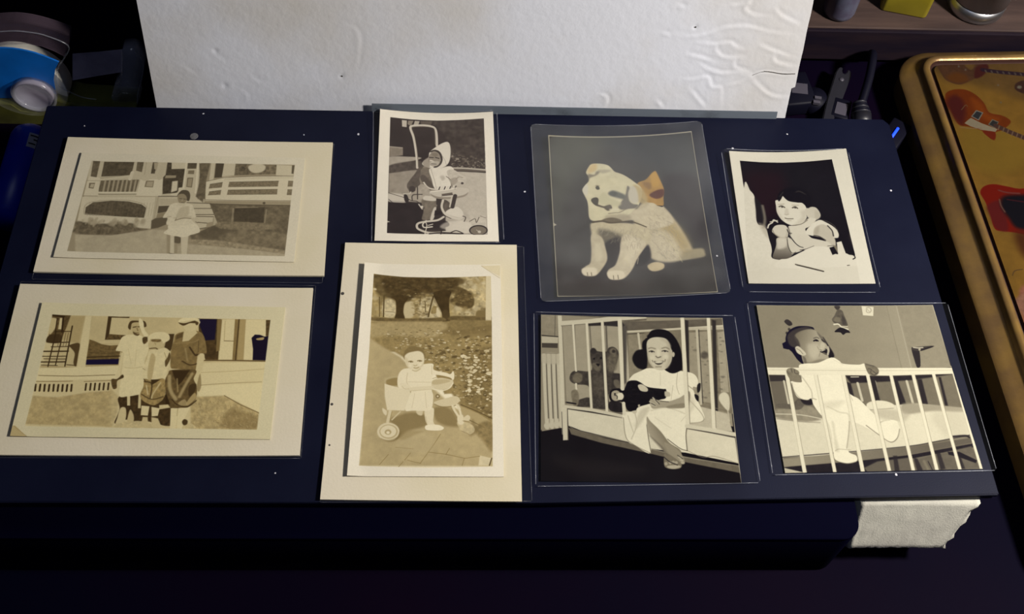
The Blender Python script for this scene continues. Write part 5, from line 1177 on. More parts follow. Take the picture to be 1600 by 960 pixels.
("l",{"c":225,"w":2.8,"s":1.1,"q":[313,286,336,276],"m":1}),
("l",{"c":215,"w":8,"s":2.3,"q":[356,258,355,282,345,306],"m":1,"a":0.7}),
("l",{"c":100,"w":2.8,"s":2.8,"q":[294,317,304,294],"m":1,"a":0.6}),
("l",{"c":110,"w":2.3,"s":3.4,"q":[295,257,303,279],"m":1,"a":0.6}),
("p",{"c":205,"s":2.3,"q":[173,263,190,254,206,269,223,293,223,308,201,311,178,293],"m":1}),
("l",{"c":110,"w":2.8,"s":2.3,"q":[180,269,196,281,208,302],"m":1}),
("l",{"c":80,"w":2.8,"s":1.7,"q":[170,266,178,296,201,312],"m":1,"a":0.7}),
("p",{"c":85,"s":4.5,"q":[205,317,219,329,218,364,207,352],"m":1,"a":0.6}),
("p",{"c":118,"s":2.1,"q":[1,422,1003,433,992,798,982,971,2,944],"n":(0.04,21.2)}),
("p",{"c":48,"s":4.4,"q":[5,426,112,429,101,463,4,465]}),
("p",{"c":34,"s":5.6,"q":[412,432,992,433,914,444,761,465,665,470,433,479],"n":(0.2,22.4)}),
("p",{"c":105,"s":3.2,"q":[4,468,117,464,98,631,10,619]}),
("l",{"c":205,"w":10.7,"s":2.1,"q":[78,463,81,592]}),
("l",{"c":205,"w":13.1,"s":2.2,"q":[470,479,473,581]}),
("l",{"c":205,"w":9.9,"s":2.2,"q":[566,469,562,577]}),
("l",{"c":205,"w":13.2,"s":2.2,"q":[736,471,737,602]}),
("p",{"c":38,"s":4.4,"q":[405,467,433,479,435,569,414,547]}),
("p",{"c":38,"s":4.4,"q":[542,434,568,434,568,616,541,599]}),
("p",{"c":38,"s":4.4,"q":[668,458,688,459,702,618,666,617]}),
("p",{"c":38,"s":4.4,"q":[794,460,820,460,815,620,784,619]}),
("p",{"c":38,"s":4.4,"q":[913,449,926,450,919,621,903,621]}),
("p",{"c":225,"s":3.1,"q":[2,641,167,643,251,677,487,615,555,582,621,611,757,602,1004,634,990,787,909,802,665,845,391,871,171,889,1,894,-2,759],"n":(0.02,21.0)}),
("p",{"c":150,"s":8.4,"q":[4,630,100,620,193,611,243,666,229,688,147,697,2,673],"m":1,"n":(0.1,21.1)}),
("l",{"c":225,"w":5.2,"s":1.6,"q":[5,652,134,659,249,686],"m":1,"a":0.8}),
("l",{"c":120,"w":4.2,"s":4.2,"q":[6,679,127,697,226,704],"m":1,"a":0.6}),
("p",{"c":150,"s":8.7,"q":[685,601,818,608,1004,634,992,656,828,648,680,662],"m":1,"a":0.8}),
("p",{"c":185,"s":12.8,"q":[484,626,693,651,659,705,553,682],"m":1,"a":0.6}),
("p",{"c":230,"s":3.2,"q":[495,598,545,582,605,589,635,617,543,636,494,626],"m":1}),
("l",{"c":120,"w":3.2,"s":1.6,"q":[502,635,627,628],"m":1,"a":0.6}),
("p",{"c":200,"s":26.9,"q":[824,664,1013,656,993,776,860,795],"m":1,"a":0.5}),
("p",{"c":95,"s":3.2,"q":[16,597,55,592,94,598,140,565,166,588,139,626,89,626,21,614],"m":1,"n":(0.12,21.1)}),
("p",{"c":30,"s":5.3,"q":[150,566,212,561,205,600,164,599],"m":1}),
("l",{"c":60,"w":5.1,"s":3.1,"q":[1,892,242,876,392,866,666,843,803,821,985,789],"m":1}),
("l",{"c":35,"w":10.7,"s":4.3,"q":[891,796,963,792,981,803],"m":1}),
("p",{"c":150,"s":3.1,"q":[-1,902,391,871,664,850,895,817,1001,803,998,830,654,889,381,917,-3,944],"g":([90,906,793,858],95)}),
("p",{"c":26,"s":3.1,"q":[-3,946,380,920,654,892,997,835,995,856,869,875,658,912,620,988,106,979,1,950],"n":(0.2,20.4)}),
("p",{"c":95,"s":5,"q":[401,958,477,924,640,907,640,984,541,987,415,982]}),
("p",{"c":100,"s":5.1,"q":[657,918,847,880,977,851,1000,976,760,981,650,984],"n":(0.08,20.6)}),
("p",{"c":24,"s":3.1,"q":[847,880,907,881,984,930,974,945,890,907,848,896]}),
("p",{"c":30,"s":4.1,"q":[438,923,458,924,493,986,454,985],"a":0}),
("l",{"c":45,"w":5.1,"s":1.5,"q":[734,930,745,981]}),
("l",{"c":130,"w":14.3,"s":4.1,"q":[714,929,725,981],"a":0.7}),
("p",{"c":30,"s":4.1,"q":[563,895,583,895,577,982,552,982],"a":0.8}),
("p",{"c":30,"s":4.1,"q":[665,907,683,913,696,980,666,979],"a":0.8}),
("p",{"c":30,"s":4.1,"q":[787,879,807,879,812,972,786,977],"a":0.8}),
("p",{"c":30,"s":4.1,"q":[886,902,906,902,911,974,886,974],"a":0.8}),
("p",{"c":245,"s":2.1,"q":[174,372,207,360,281,355,360,324,398,344,416,362,498,369,531,363,534,399,490,410,412,432,408,524,428,552,455,570,487,615,545,693,591,693,629,705,631,748,607,796,566,820,527,795,503,768,442,724,387,701,371,744,339,859,376,891,370,922,319,931,265,909,265,858,274,764,267,699,235,655,210,600,206,566,179,575,132,554,118,486,117,464,168,464,176,418],"m":1,"n":(0.015,32.1)}),
("l",{"c":190,"w":4.3,"s":4.3,"q":[174,430,197,476,214,522,211,566],"m":1}),
("l",{"c":205,"w":4.2,"s":6.4,"q":[283,612,338,646,381,657,380,701],"m":1}),
("p",{"c":205,"s":8.3,"q":[287,699,284,764,275,858,295,858,294,764,299,710],"m":1,"a":0.6}),
("l",{"c":150,"w":4.1,"s":4.1,"q":[380,701,363,765,336,849],"m":1,"a":0.8}),
("l",{"c":120,"w":4.2,"s":3.1,"q":[463,724,512,773,566,819,606,799,631,748],"m":1,"a":0.9}),
("l",{"c":190,"w":5.3,"s":4.2,"q":[523,725,548,704,591,696],"m":1}),
("p",{"c":205,"s":9.5,"q":[593,726,634,716,613,770,593,769],"m":1,"a":0.7}),
("l",{"c":170,"w":4.3,"s":3.2,"q":[205,569,216,566,230,572],"m":1}),
("l",{"c":160,"w":3,"s":3,"q":[274,863,296,853,354,860],"m":1,"a":0.7}),
("l",{"c":130,"w":4,"s":3,"q":[273,920,319,933,368,924],"m":1,"a":0.8}),
("l",{"c":200,"w":3.2,"s":3.2,"q":[408,524,417,558,422,580],"m":1}),
("p",{"c":210,"s":15,"q":[267,589,371,580,344,613,271,623],"m":1,"a":0.5}),
("l",{"c":210,"w":3.4,"s":1.7,"q":[359,329,387,350,414,368],"m":1,"a":0.6}),
("l",{"c":140,"w":3.2,"s":3.2,"q":[120,475,122,520,150,566,194,575],"m":1,"a":0.7}),
("p",{"c":240,"s":2.2,"q":[-2,382,1001,394,998,429,651,437,381,430,2,426]}),
("l",{"c":175,"w":3.4,"s":1.7,"q":[-1,396,596,406,999,409],"a":0.5}),
("l",{"c":110,"w":3.3,"s":1.6,"q":[5,426,133,429]}),
("l",{"c":90,"w":3.4,"s":1.7,"q":[411,435,672,439,998,432],"a":0.8}),
("l",{"c":230,"w":4.4,"s":1.7,"q":[441,442,483,442]}),
("l",{"c":238,"w":20.8,"s":1.6,"q":[100,427,99,979]}),
("l",{"c":120,"w":2.6,"s":1.6,"q":[111,427,108,979],"a":0.6}),
("l",{"c":175,"w":2.1,"s":1.6,"q":[90,427,89,979],"a":0.6}),
("l",{"c":238,"w":18.7,"s":1.6,"q":[255,428,250,982]}),
("l",{"c":120,"w":2.6,"s":1.6,"q":[264,428,259,982],"a":0.6}),
("l",{"c":175,"w":2.1,"s":1.6,"q":[245,428,242,982],"a":0.6}),
("l",{"c":238,"w":21,"s":1.6,"q":[403,432,391,985]}),
("l",{"c":120,"w":2.6,"s":1.6,"q":[414,432,401,986],"a":0.6}),
("l",{"c":175,"w":2.1,"s":1.6,"q":[393,432,382,985],"a":0.6}),
("l",{"c":238,"w":19,"s":1.6,"q":[534,436,526,986]}),
("l",{"c":120,"w":2.6,"s":1.6,"q":[544,436,535,986],"a":0.6}),
("l",{"c":175,"w":2.1,"s":1.6,"q":[525,436,517,986],"a":0.6}),
("l",{"c":238,"w":19.1,"s":1.6,"q":[660,437,647,987]}),
("l",{"c":120,"w":2.7,"s":1.6,"q":[669,437,656,987],"a":0.6}),
("l",{"c":175,"w":2.1,"s":1.6,"q":[650,437,639,987],"a":0.6}),
("l",{"c":238,"w":19.2,"s":1.6,"q":[780,436,767,982]}),
("l",{"c":120,"w":2.7,"s":1.6,"q":[790,436,776,982],"a":0.6}),
("l",{"c":175,"w":2.1,"s":1.6,"q":[771,436,759,981],"a":0.6}),
("l",{"c":238,"w":18.4,"s":1.6,"q":[891,434,884,977]}),
("l",{"c":120,"w":2.7,"s":1.6,"q":[900,434,892,977],"a":0.6}),
("l",{"c":175,"w":2.2,"s":1.6,"q":[882,434,876,977],"a":0.6}),
("l",{"c":238,"w":16.2,"s":1.6,"q":[1002,429,993,974]}),
("l",{"c":120,"w":2.7,"s":1.6,"q":[1010,429,1000,974],"a":0.6}),
("l",{"c":175,"w":2.2,"s":1.6,"q":[994,429,985,974],"a":0.6}),
("p",{"c":242,"s":6.3,"q":[545,714,591,696,628,710,624,759,602,796,568,811,543,790],"m":1,"a":0.85}),
("p",{"c":130,"s":2.2,"q":[100,412,108,392,130,385,145,389,168,407,165,435,174,459,167,471,127,466,109,446],"m":1,"n":(0.08,22.0)}),
("l",{"c":75,"w":3.3,"s":1.7,"q":[129,389,131,412],"m":1}),
("l",{"c":75,"w":3.3,"s":1.7,"q":[147,395,145,416,160,420],"m":1}),
("l",{"c":80,"w":3.3,"s":1.7,"q":[104,404,113,423],"m":1}),
("l",{"c":175,"w":4.4,"s":1.7,"q":[118,397,121,406],"m":1,"a":0.6}),
("p",{"c":120,"s":2.3,"q":[534,361,562,369,591,382,601,405,590,428,568,436,543,428,534,399],"m":1,"n":(0.12,22.5)}),
("l",{"c":60,"w":3.3,"s":1.7,"q":[551,416,569,432,593,417],"m":1}),
("l",{"c":60,"w":3.4,"s":1.7,"q":[566,405,581,423],"m":1}),
("l",{"c":75,"w":3.4,"s":1.7,"q":[541,369,581,378],"m":1}),
("l",{"c":65,"w":3.4,"s":1.7,"q":[546,393,561,397,555,411],"m":1})]),
 "lid": dict(H=2968.5,tone=((30, 20, 20), (100, 80, 50), (200, 150, 70)),quad=[[0.2808, 0.4635], [0.3823, 0.4684], [0.3971, 0.1672], [0.2956, 0.1622]],ops=[("p",{"c":(176,128,48),"s":1.4,"q":[-2357,-4625,12116,-4875,2627,5577,-2893,5196],"n":(0.12,85.3)}),
("p",{"c":(120,88,50),"s":57.5,"q":[2,-110,703,-95,739,290,498,284,215,152,12,95],"m":1,"n":(0.2,57.5),"a":0.7}),
("p",{"c":(178,140,48),"s":53.6,"q":[18,504,277,481,378,661,256,801,33,776],"m":1,"a":0.7}),
("p",{"c":(112,72,48),"s":4.8,"q":[25,-12,104,-32,180,-8,216,36,261,-6,305,-16,328,17,277,80,230,100,173,130,110,150,47,117,29,63],"m":1,"n":(0.12,19.2)}),
("p",{"c":(140,78,28),"s":19,"q":[55,85,121,55,172,77,176,120,113,139,63,117],"m":1,"a":0.8}),
("p",{"c":(90,30,32),"s":7.7,"q":[255,15,327,-5,322,38,266,90,222,100],"m":1,"a":0.8}),
("l",{"c":(58,36,52),"w":29,"s":3.9,"q":[289,37,374,55,531,80,718,111]}),
("l",{"c":(130,118,100),"w":11.5,"s":2.9,"q":[304,43,305,54],"a":0.7}),
("l",{"c":(130,118,100),"w":11.6,"s":2.9,"q":[339,48,340,59],"a":0.7}),
("l",{"c":(130,118,100),"w":11.5,"s":2.9,"q":[373,53,374,64],"a":0.7}),
("l",{"c":(130,118,100),"w":11.6,"s":2.9,"q":[408,58,409,69],"a":0.7}),
("l",{"c":(130,118,100),"w":11.5,"s":2.9,"q":[442,63,443,74],"a":0.7}),
("l",{"c":(130,118,100),"w":11.5,"s":2.9,"q":[477,68,478,79],"a":0.7}),
("l",{"c":(130,118,100),"w":11.5,"s":2.9,"q":[511,73,512,84],"a":0.7}),
("l",{"c":(90,60,45),"w":3.8,"s":1.4,"q":[133,12,213,46],"m":1,"a":0.7}),
("p",{"c":(150,62,18),"s":3.7,"q":[11,220,67,189,139,192,191,235,220,298,231,370,303,397,336,443,271,501,222,520,201,573,175,558,150,508,89,476,24,455,7,374,-2,292],"m":1,"n":(0.06,18.3)}),
("p",{"c":(95,30,34),"s":23,"q":[4,272,63,232,99,274,92,356,47,455,12,414,0,343],"m":1,"a":0.85}),
("p",{"c":(185,85,20),"s":23,"q":[153,255,205,297,220,379,279,421,210,440,155,357],"m":1,"a":0.8}),
("p",{"c":(200,182,150),"s":1.8,"q":[60,446,83,426,109,407,160,448,241,495,223,515,145,498,90,471]}),
("p",{"c":(170,165,150),"s":1.8,"q":[113,397,157,349,195,369,150,428]}),
("p",{"c":(60,62,66),"s":1.8,"q":[122,395,158,358,186,372,149,420]}),
("p",{"c":(150,140,120),"s":1.8,"q":[196,459,232,420,265,441,231,490]}),
("p",{"c":(62,60,60),"s":1.8,"q":[203,459,233,428,258,445,229,482]}),
("l",{"c":(96,66,58),"w":32.4,"s":2.7,"q":[240,470,312,522,404,579,533,665]}),
("l",{"c":(165,130,100),"w":7.3,"s":1.8,"q":[260,471,243,500],"a":0.8}),
("l",{"c":(165,130,100),"w":7.2,"s":1.8,"q":[283,486,266,515],"a":0.8}),
("l",{"c":(165,130,100),"w":7.3,"s":1.8,"q":[305,500,288,529],"a":0.8}),
("l",{"c":(165,130,100),"w":7.2,"s":1.8,"q":[327,515,310,544],"a":0.8}),
("l",{"c":(165,130,100),"w":7.2,"s":1.8,"q":[350,529,333,558],"a":0.8}),
("l",{"c":(165,130,100),"w":7.2,"s":1.8,"q":[372,544,355,573],"a":0.8}),
("l",{"c":(165,130,100),"w":7.2,"s":1.8,"q":[394,558,377,587],"a":0.8}),
("l",{"c":(165,130,100),"w":7.2,"s":1.8,"q":[416,572,399,601],"a":0.8}),
("l",{"c":(190,150,110),"w":4.5,"s":1.8,"q":[26,475,86,486,149,486],"m":1}),
("l",{"c":(150,120,80),"w":3.7,"s":1.8,"q":[71,345,105,310,114,321],"m":1}),
("p",{"c":(150,48,22),"s":3.6,"q":[150,508,218,520,201,573,175,558],"m":1}),
("p",{"c":(80,50,40),"s":5.7,"q":[460,148,515,128,554,160,515,233,462,221,439,189],"m":1,"n":(0.15,19.0)}),
("p",{"c":(150,140,120),"s":5.7,"q":[485,180,481,186,474,190,467,192,460,190,456,185,456,179,460,173,467,168,475,167,481,169,485,173],"m":1}),
("p",{"c":(150,135,120),"s":3.8,"q":[156,7,155,11,152,14,149,15,146,14,145,11,145,7,147,3,150,1,153,0,155,1,157,4],"m":1,"a":0.8}),
("p",{"c":(150,135,120),"s":3.8,"q":[189,35,188,39,185,41,182,42,179,41,178,38,178,35,180,31,183,28,186,27,188,28,190,31],"m":1,"a":0.8}),
("p",{"c":(150,135,120),"s":3.9,"q":[277,-28,275,-24,273,-21,269,-20,267,-21,266,-24,266,-28,268,-32,271,-34,274,-35,276,-34,278,-31],"m":1,"a":0.8}),
("p",{"c":(150,135,120),"s":3.7,"q":[327,295,325,299,322,302,319,302,317,301,316,299,316,295,318,292,321,289,324,288,326,289,327,292],"m":1,"a":0.8}),
("p",{"c":(150,135,120),"s":3.9,"q":[465,-34,463,-31,460,-28,457,-27,454,-28,453,-31,454,-35,455,-38,458,-41,462,-42,464,-41,465,-38],"m":1,"a":0.8}),
("p",{"c":(150,135,120),"s":3.8,"q":[352,161,350,164,347,167,344,168,342,167,340,164,341,161,343,157,345,154,349,153,351,154,352,157],"m":1,"a":0.8}),
("p",{"c":(158,28,16),"s":3.9,"q":[7,944,41,902,98,888,171,906,236,924,389,940,288,1247,173,1233,119,1216,54,1204,16,1187,18,1095,17,1012],"m":1}),
("p",{"c":(120,34,36),"s":11.5,"q":[20,1033,106,1005,100,1139,80,1204,25,1187,15,1106],"m":1,"a":0.8}),
("p",{"c":(24,22,32),"s":19.4,"q":[133,974,257,967,375,982,308,1187,152,1192,114,1119,97,1036],"m":1}),
("l",{"c":(150,85,80),"w":9.8,"s":4.9,"q":[116,931,158,948,226,956],"m":1,"a":0.8}),
("l",{"c":(150,110,90),"w":8.7,"s":3.9,"q":[101,994,97,1036,106,1078],"m":1,"a":0.8}),
("l",{"c":(90,30,40),"w":6.8,"s":3.9,"q":[144,995,258,1020],"m":1}),
("p",{"c":(90,40,20),"s":32.8,"q":[117,1221,204,1244,191,1441,116,1360],"m":1,"a":0.8}),
("p",{"c":(206,130,100),"s":14,"q":[30,1579,180,1575,294,1728,94,2077,-6,1898],"m":1,"n":(0.15,17.5)}),
("l",{"c":(110,80,50),"w":4.5,"s":2.7,"q":[21,1488,43,1460,87,1452],"m":1}),
("p",{"c":(200,140,110),"s":9.5,"q":[5,1624,171,1610,313,1972,109,2058,6,1735],"m":1,"n":(0.15,18.9)})]),
}

GAIN = dict(porch=1.0, family=1.0, hood=.97, park=1.0, puppy=.9, phone=.79, cribgirl=.87, cribbaby=.86, lid=.46)
def picture(name, rough=.35, W=640):
    """flat print: draws the picture in memory and returns a material using it through the mesh's UV map"""
    d = PRINTS[name]; k = W/1000; H = int(round(d['H']*k)); g = GAIN[name]
    R = Raster(W, H, k, d['tone']); R.run(d['ops']); R.grain(.022)
    a = np.ones((H, W, 4), np.float32); a[..., :3] = np.clip(R.im*g, 0, 1)
    im = bpy.data.images.new(name+'_picture', W, H); im.pixels.foreach_set(a[::-1].ravel()); im.update(); im.pack()
    m, N, L, P = nodes(name+'_print')
    t = N.new('ShaderNodeTexImage'); t.image = im; t.interpolation = 'Cubic'; t.extension = 'EXTEND'; uv = N.new('ShaderNodeUVMap'); uv.uv_map = 'UVMap'
    L.new(uv.outputs[0], t.inputs[0]); L.new(t.outputs[0], P.inputs['Base Color'])
    P.inputs['Roughness'].default_value = rough; P.inputs['Specular IOR Level'].default_value = .05
    return m
def sheet(name, quad, z, m, prof=None, nu=24, nv=24, t=.0004, parent=None, label=None, corner=0, single=False):
    """a thin sheet over a quad (far-left, far-right, near-right, near-left) with height profile prof(u, v)"""
    q = [Vector((x, y, 0)) for x, y in quad]; prof = prof or (lambda u, v: 0)
    me = bpy.data.meshes.new(name); V = []; F = []; UV = []
    w = (q[1]-q[0]).length; h = (q[3]-q[0]).length
    def warp(u, v):
        x, y = u*w, v*h
        if corner:   # pull the corners in to round them
            dx = max(corner-x, x-(w-corner), 0); dy = max(corner-y, y-(h-corner), 0)
            if dx > 0 and dy > 0:
                L_ = math.hypot(dx, dy); mx = max(dx, dy)
                s = mx/L_; cx = corner if x < w/2 else w-corner; cy = corner if y < h/2 else h-corner
                x = cx+(dx*s if x > cx else -dx*s); y = cy+(dy*s if y > cy else -dy*s)
        return x/w, y/h
    cu = [0]+([corner/w*i/4 for i in range(1, 5)] if corner else []); cv = [0]+([corner/h*i/4 for i in range(1, 5)] if corner else [])
    us = cu+[cu[-1]+(1-2*cu[-1])*i/nu for i in range(1, nu)]+[1-x for x in cu[::-1]]
    vs_ = cv+[cv[-1]+(1-2*cv[-1])*i/nv for i in range(1, nv)]+[1-x for x in cv[::-1]]
    A, B = len(us), len(vs_)
    for s in ((1,) if single else (1, 0)):
        for v in vs_:
            for u in us:
                a, b = warp(u, v)
                p = (q[0]*(1-a)+q[1]*a)*(1-b)+(q[3]*(1-a)+q[2]*a)*b
                V.append((p.x, p.y, z+prof(a, b)+(t if s else 0))); UV.append((a, 1-b))
    M = A*B
    for j in range(B-1):
        for i in range(A-1):
            a = j*A+i; F.append((a, a+A, a+A+1, a+1)); single or F.append((M+a, M+a+1, M+a+A+1, M+a+A))
    ring = [i for i in range(A)]+[j*A+A-1 for j in range(1, B)]+[(B-1)*A+i for i in range(A-2, -1, -1)]+[j*A for j in range(B-2, 0, -1)]
    for a, b in zip(ring, ring[1:]+ring[:1]): single or F.append((a, b, M+b, M+a))
    me.from_pydata(V, [], F); uvl = me.uv_layers.new(name='UVMap')
    idx = np.zeros(len(me.loops), np.int32); me.loops.foreach_get('vertex_index', idx)
    uvl.data.foreach_set('uv', np.array(UV, np.float32)[idx].ravel())
    o = link(name, me, m, parent, True, label)
    if hasattr(me, 'set_sharp_from_angle'): me.set_sharp_from_angle(angle=.7)
    return o

# ------------------------------------------------------------------ materials
M = dict(
 desk=mat('desk_wood', (.0006, .0006, .0060), .7, c2=(.0030, .0006, .0055), scale=4, spec=.03),
 wall=mat('dark_wall', (.010, .009, .02), .9),
 board=mat('black_board', (.0050, .0066, .020), .5, c2=(.0026, .0036, .014), scale=18, spec=.13, bump=.15, bscale=1800, bdist=.0002),
 black=mat('black_plastic', (.003, .003, .009), .55, spec=.12),
 case=mat('matt_black_case', (.0006, .0006, .0062), .8, spec=.02),
 dgrey=mat('dark_grey_plastic', (.014, .014, .022), .45, var=.2),
 grey=mat('grey_plastic', (.06, .055, .075), .5, var=.1),
 card=mat('cream_card', (.66, .60, .47), .8, c2=(.60, .54, .38), scale=14, spec=.2, bump=.12, bscale=900),
 film=film('clear_sleeve', haze=.003, gloss=-.031),
 seam=film('sleeve_seam', tint=(.8, .85, 1), haze=.09, gloss=.01, rough=.3),
 seam2=film('faint_seam', tint=(.8, .85, 1), haze=.02, gloss=-.02, rough=.3),
 strip=film('grey_film', tint=(.10, .118, .145), haze=1.3, gloss=-.01, rough=.3),
 clear=film('clear_plastic', tint=(.6, .6, .7), haze=.3, gloss=.0, rough=.1),
 smoky=film('smoky_plastic', tint=(.28, .20, .27), haze=.13, gloss=-.02, rough=.15),
 green=film('green_plastic', tint=(.22, .22, .05), haze=.5, gloss=.05, rough=.15),
 tape=film('tape_film', tint=(.62, .55, .68), haze=.7, gloss=-.01, rough=.3),
 blue=mat('blue_label', (.003, .15, .60), .45, var=.25, scale=50),
 canblue=mat('blue_can', (.004, .018, .42), .33, var=.2, spec=.4),
 white=mat('white_roll', (.93, .90, .80), .6, var=.05),
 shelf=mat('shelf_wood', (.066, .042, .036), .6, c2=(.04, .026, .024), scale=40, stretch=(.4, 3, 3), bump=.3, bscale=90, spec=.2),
 front=mat('shaded_shelf_front', (.014, .008, .012), .7, c2=(.006, .004, .010), scale=50, stretch=(.4, 2, 2), spec=.1, bump=.3, bscale=120),  # shelf wood darkened to paint in the shade on its front face
 yellow=mat('yellow_bottle', (.26, .21, .012), .4, var=.25, scale=40),
 bottle=mat('grey_bottle', (.10, .11, .16), .4, var=.3, scale=90, c2=(.06, .045, .08)),
 steel=mat('brushed_steel', (.5, .5, .52), .34, metal=1, var=.15),
 tin=mat('gold_tin', (.26, .155, .042), .36, metal=.5, c2=(.17, .10, .04), scale=60, bump=.15, bscale=500),
 groove=mat('dark_groove', (.035, .012, .008), .5),
 styro=mat('white_foam', (.50, .49, .42), .9, c2=(.40, .385, .34), scale=35, bump=.5, bscale=1300, bdist=.0003),
 dust=mat('dust', (.5, .5, .55), .9), spot=mat('grey_spot', (.12, .12, .13), .8, var=.4, scale=900), crack=mat('crack', (.05, .045, .04), .9),
 led=emit('blue_led', (.01, .05, 1), 2.2),
 sticker=mat('pale_sticker', (.35, .34, .38), .6),
)
# foam board paper: off-white with soft brown stains
fm, N, L, P = nodes('foam_board_paper'); tc = N.new('ShaderNodeTexCoord')
n1 = N.new('ShaderNodeTexNoise'); n1.inputs['Scale'].default_value = 9; n1.inputs['Detail'].default_value = 7; L.new(tc.outputs['Object'], n1.inputs['Vector'])
rp = N.new('ShaderNodeValToRGB'); rp.color_ramp.elements[0].position = .46; rp.color_ramp.elements[1].position = .72
rp.color_ramp.elements[0].color = (.56, .58, .645, 1); rp.color_ramp.elements[1].color = (.46, .44, .41, 1)
L.new(n1.outputs['Fac'], rp.inputs[0]); L.new(rp.outputs[0], P.inputs['Base Color']); P.inputs['Roughness'].default_value = .6; P.inputs['Specular IOR Level'].default_value = .3
n2 = N.new('ShaderNodeTexNoise'); n2.inputs['Scale'].default_value = 260; n2.inputs['Detail'].default_value = 4; L.new(tc.outputs['Object'], n2.inputs['Vector'])
bp = N.new('ShaderNodeBump'); bp.inputs['Strength'].default_value = .35; bp.inputs['Distance'].default_value = .0006; L.new(n2.outputs['Fac'], bp.inputs['Height']); L.new(bp.outputs[0], P.inputs['Normal'])
M['foam'] = fm

# ------------------------------------------------------------------ setting
finish(from_bm('floor', box_bm(-1.2, 1.2, -1.2, .64, -.80, -.75), M['wall']), kind='structure')
finish(from_bm('wall_back', box_bm(-1.2, 1.2, .60, .64, -.75, 1.4), M['wall']), kind='structure')
dk = thing('desk', (0, .2, -.75), 'dark brown, nearly black desk top under everything, bare to the right of the display board', 'desk')
from_bm('desk_top', box_bm(-.75, .85, -.15, .595, -.03, 0, .002), M['desk'], dk)
for x in (-.72, .82):
    for y in (-.12, .565): from_bm('leg', box_bm(x-.025, x+.025, y-.025, y+.025, -.75, -.03, .003), M['desk'], dk)

# ------------------------------------------------------------------ black display board on its supports
lc = thing('black_case', (0, .27, 0), 'low black case with rounded corners lying under the display board, its front edge poking out', 'case')
from_bm('body', box_bm(-.212, .1755, .1605, .372, 0, .0405, .0008, 2, .008), M['case'], lc, True)
from_bm('lid', box_bm(-.212, .1755, .1605, .372, .0409, .0434, 0.0004, 2, .008), M['case'], lc, True)
# rough foam block
bm = bmesh.new(); rs = np.random.RandomState(4)
nx, nz = 26, 20; x0, x1, y0, y1, zt = .1785, .2335, .1775, .30, .0433
def jag(j, i): return .0035*rs.rand() if i >= nx-1 else 0
grid = [[bm.verts.new((x0+(x1-.0150*(1-j/nz)-x0)*i/nx-(.0028*rs.rand() if i == nx else 0), (y0-.0122*min(1, (nz-j)/(nz*.6)) if j > nz*.4-1 else y0-.0122+.010*(1-j/(nz*.4)))+(.0005*rs.rand() if 0 < i < nx else 0), zt*j/nz)) for i in range(nx+1)] for j in range(nz+1)]
back = [[bm.verts.new((g.co.x, y1, g.co.z)) for g in (row[0], row[-1])] for row in grid]
for j in range(nz):
    for i in range(nx): bm.faces.new((grid[j][i], grid[j][i+1], grid[j+1][i+1], grid[j+1][i]))
    bm.faces.new((grid[j][nx], back[j][1], back[j+1][1], grid[j+1][nx])); bm.faces.new((grid[j][0], grid[j+1][0], back[j+1][0], back[j][0]))
bm.faces.new([v for v in grid[nz]]+[back[nz][1], back[nz][0]]); bm.faces.new([v for v in grid[0]]+[back[0][1], back[0][0]])
bm.faces.new([b[0] for b in back]+[b[1] for b in back[::-1]])
finish(from_bm('foam_block', bm, M['styro'], None, True), 'crumbly white foam block propping up the right front corner of the display board', 'foam block')

db = thing('display_board', (0, .29, .0435), 'large black board lying flat, all the old photographs are laid out on it', 'board')
def leaf(z0, z1, grow, m):
    q = [(-.2252-grow, .3985), (.2290, .3990), (.2318+grow, .3955), (.2392+grow, .1790-grow), (.0292, .1745-grow), (-.2265-grow, .1743-grow)]
    bm = bmesh.new(); a = [bm.verts.new((x, y, z0)) for x, y in q]; b = [bm.verts.new((x, y, z1)) for x, y in q]; n = len(q)
    bm.faces.new(a); bm.faces.new(b)
    for i in range(n): bm.faces.new((a[i], a[(i+1) % n], b[(i+1) % n], b[i]))
    bmesh.ops.bevel(bm, geom=bm.edges[:], offset=.0005, segments=2, affect='EDGES'); return bm
from_bm('cover', leaf(.0471, .0500, 0, None), M['board'], db)
from_bm('cover', leaf(.0436, .0464, -.0006, None), M['board'], db)
from_bm('spine', box_bm(-.222, .228, .3965, .3984, .0463, .0472), M['board'], db)
bm = bmesh.new(); rs = np.random.RandomState(7)
for x, y in [[-0.2027, 0.3845], [-0.1418, 0.3943], [0.2235, 0.3494], [0.1424, 0.3764], [-0.0871, 0.3808], [0.1941, 0.1884], [-0.0584, 0.3819], [-0.0832, 0.188], [-0.0578, 0.1845], [0.0297, 0.345], [0.1259, 0.3063], [0.1736, 0.3869], [0.1862, 0.3151], [-0.0094, 0.3063]]:
    r = .00035+.0004*rs.rand(); t0 = rs.rand()*6
    bm.faces.new([bm.verts.new((x+r*math.cos(t0+k)*(.7+.6*rs.rand()), y+r*math.sin(t0+k)*(.7+.6*rs.rand()), .05012)) for k in range(6)])
o = from_bm('dust_specks', bm, M['dust'], db); o['kind'] = 'stuff'
sx, sy, _ = [-0.1447, 0.3787, 0.05]
from_bm('grey_spot', lathe([(.0022, 0), (.0020, .0002), (0, .0003)], (sx, sy, .0500), 14), M['spot'], db, label='small round grey spot')

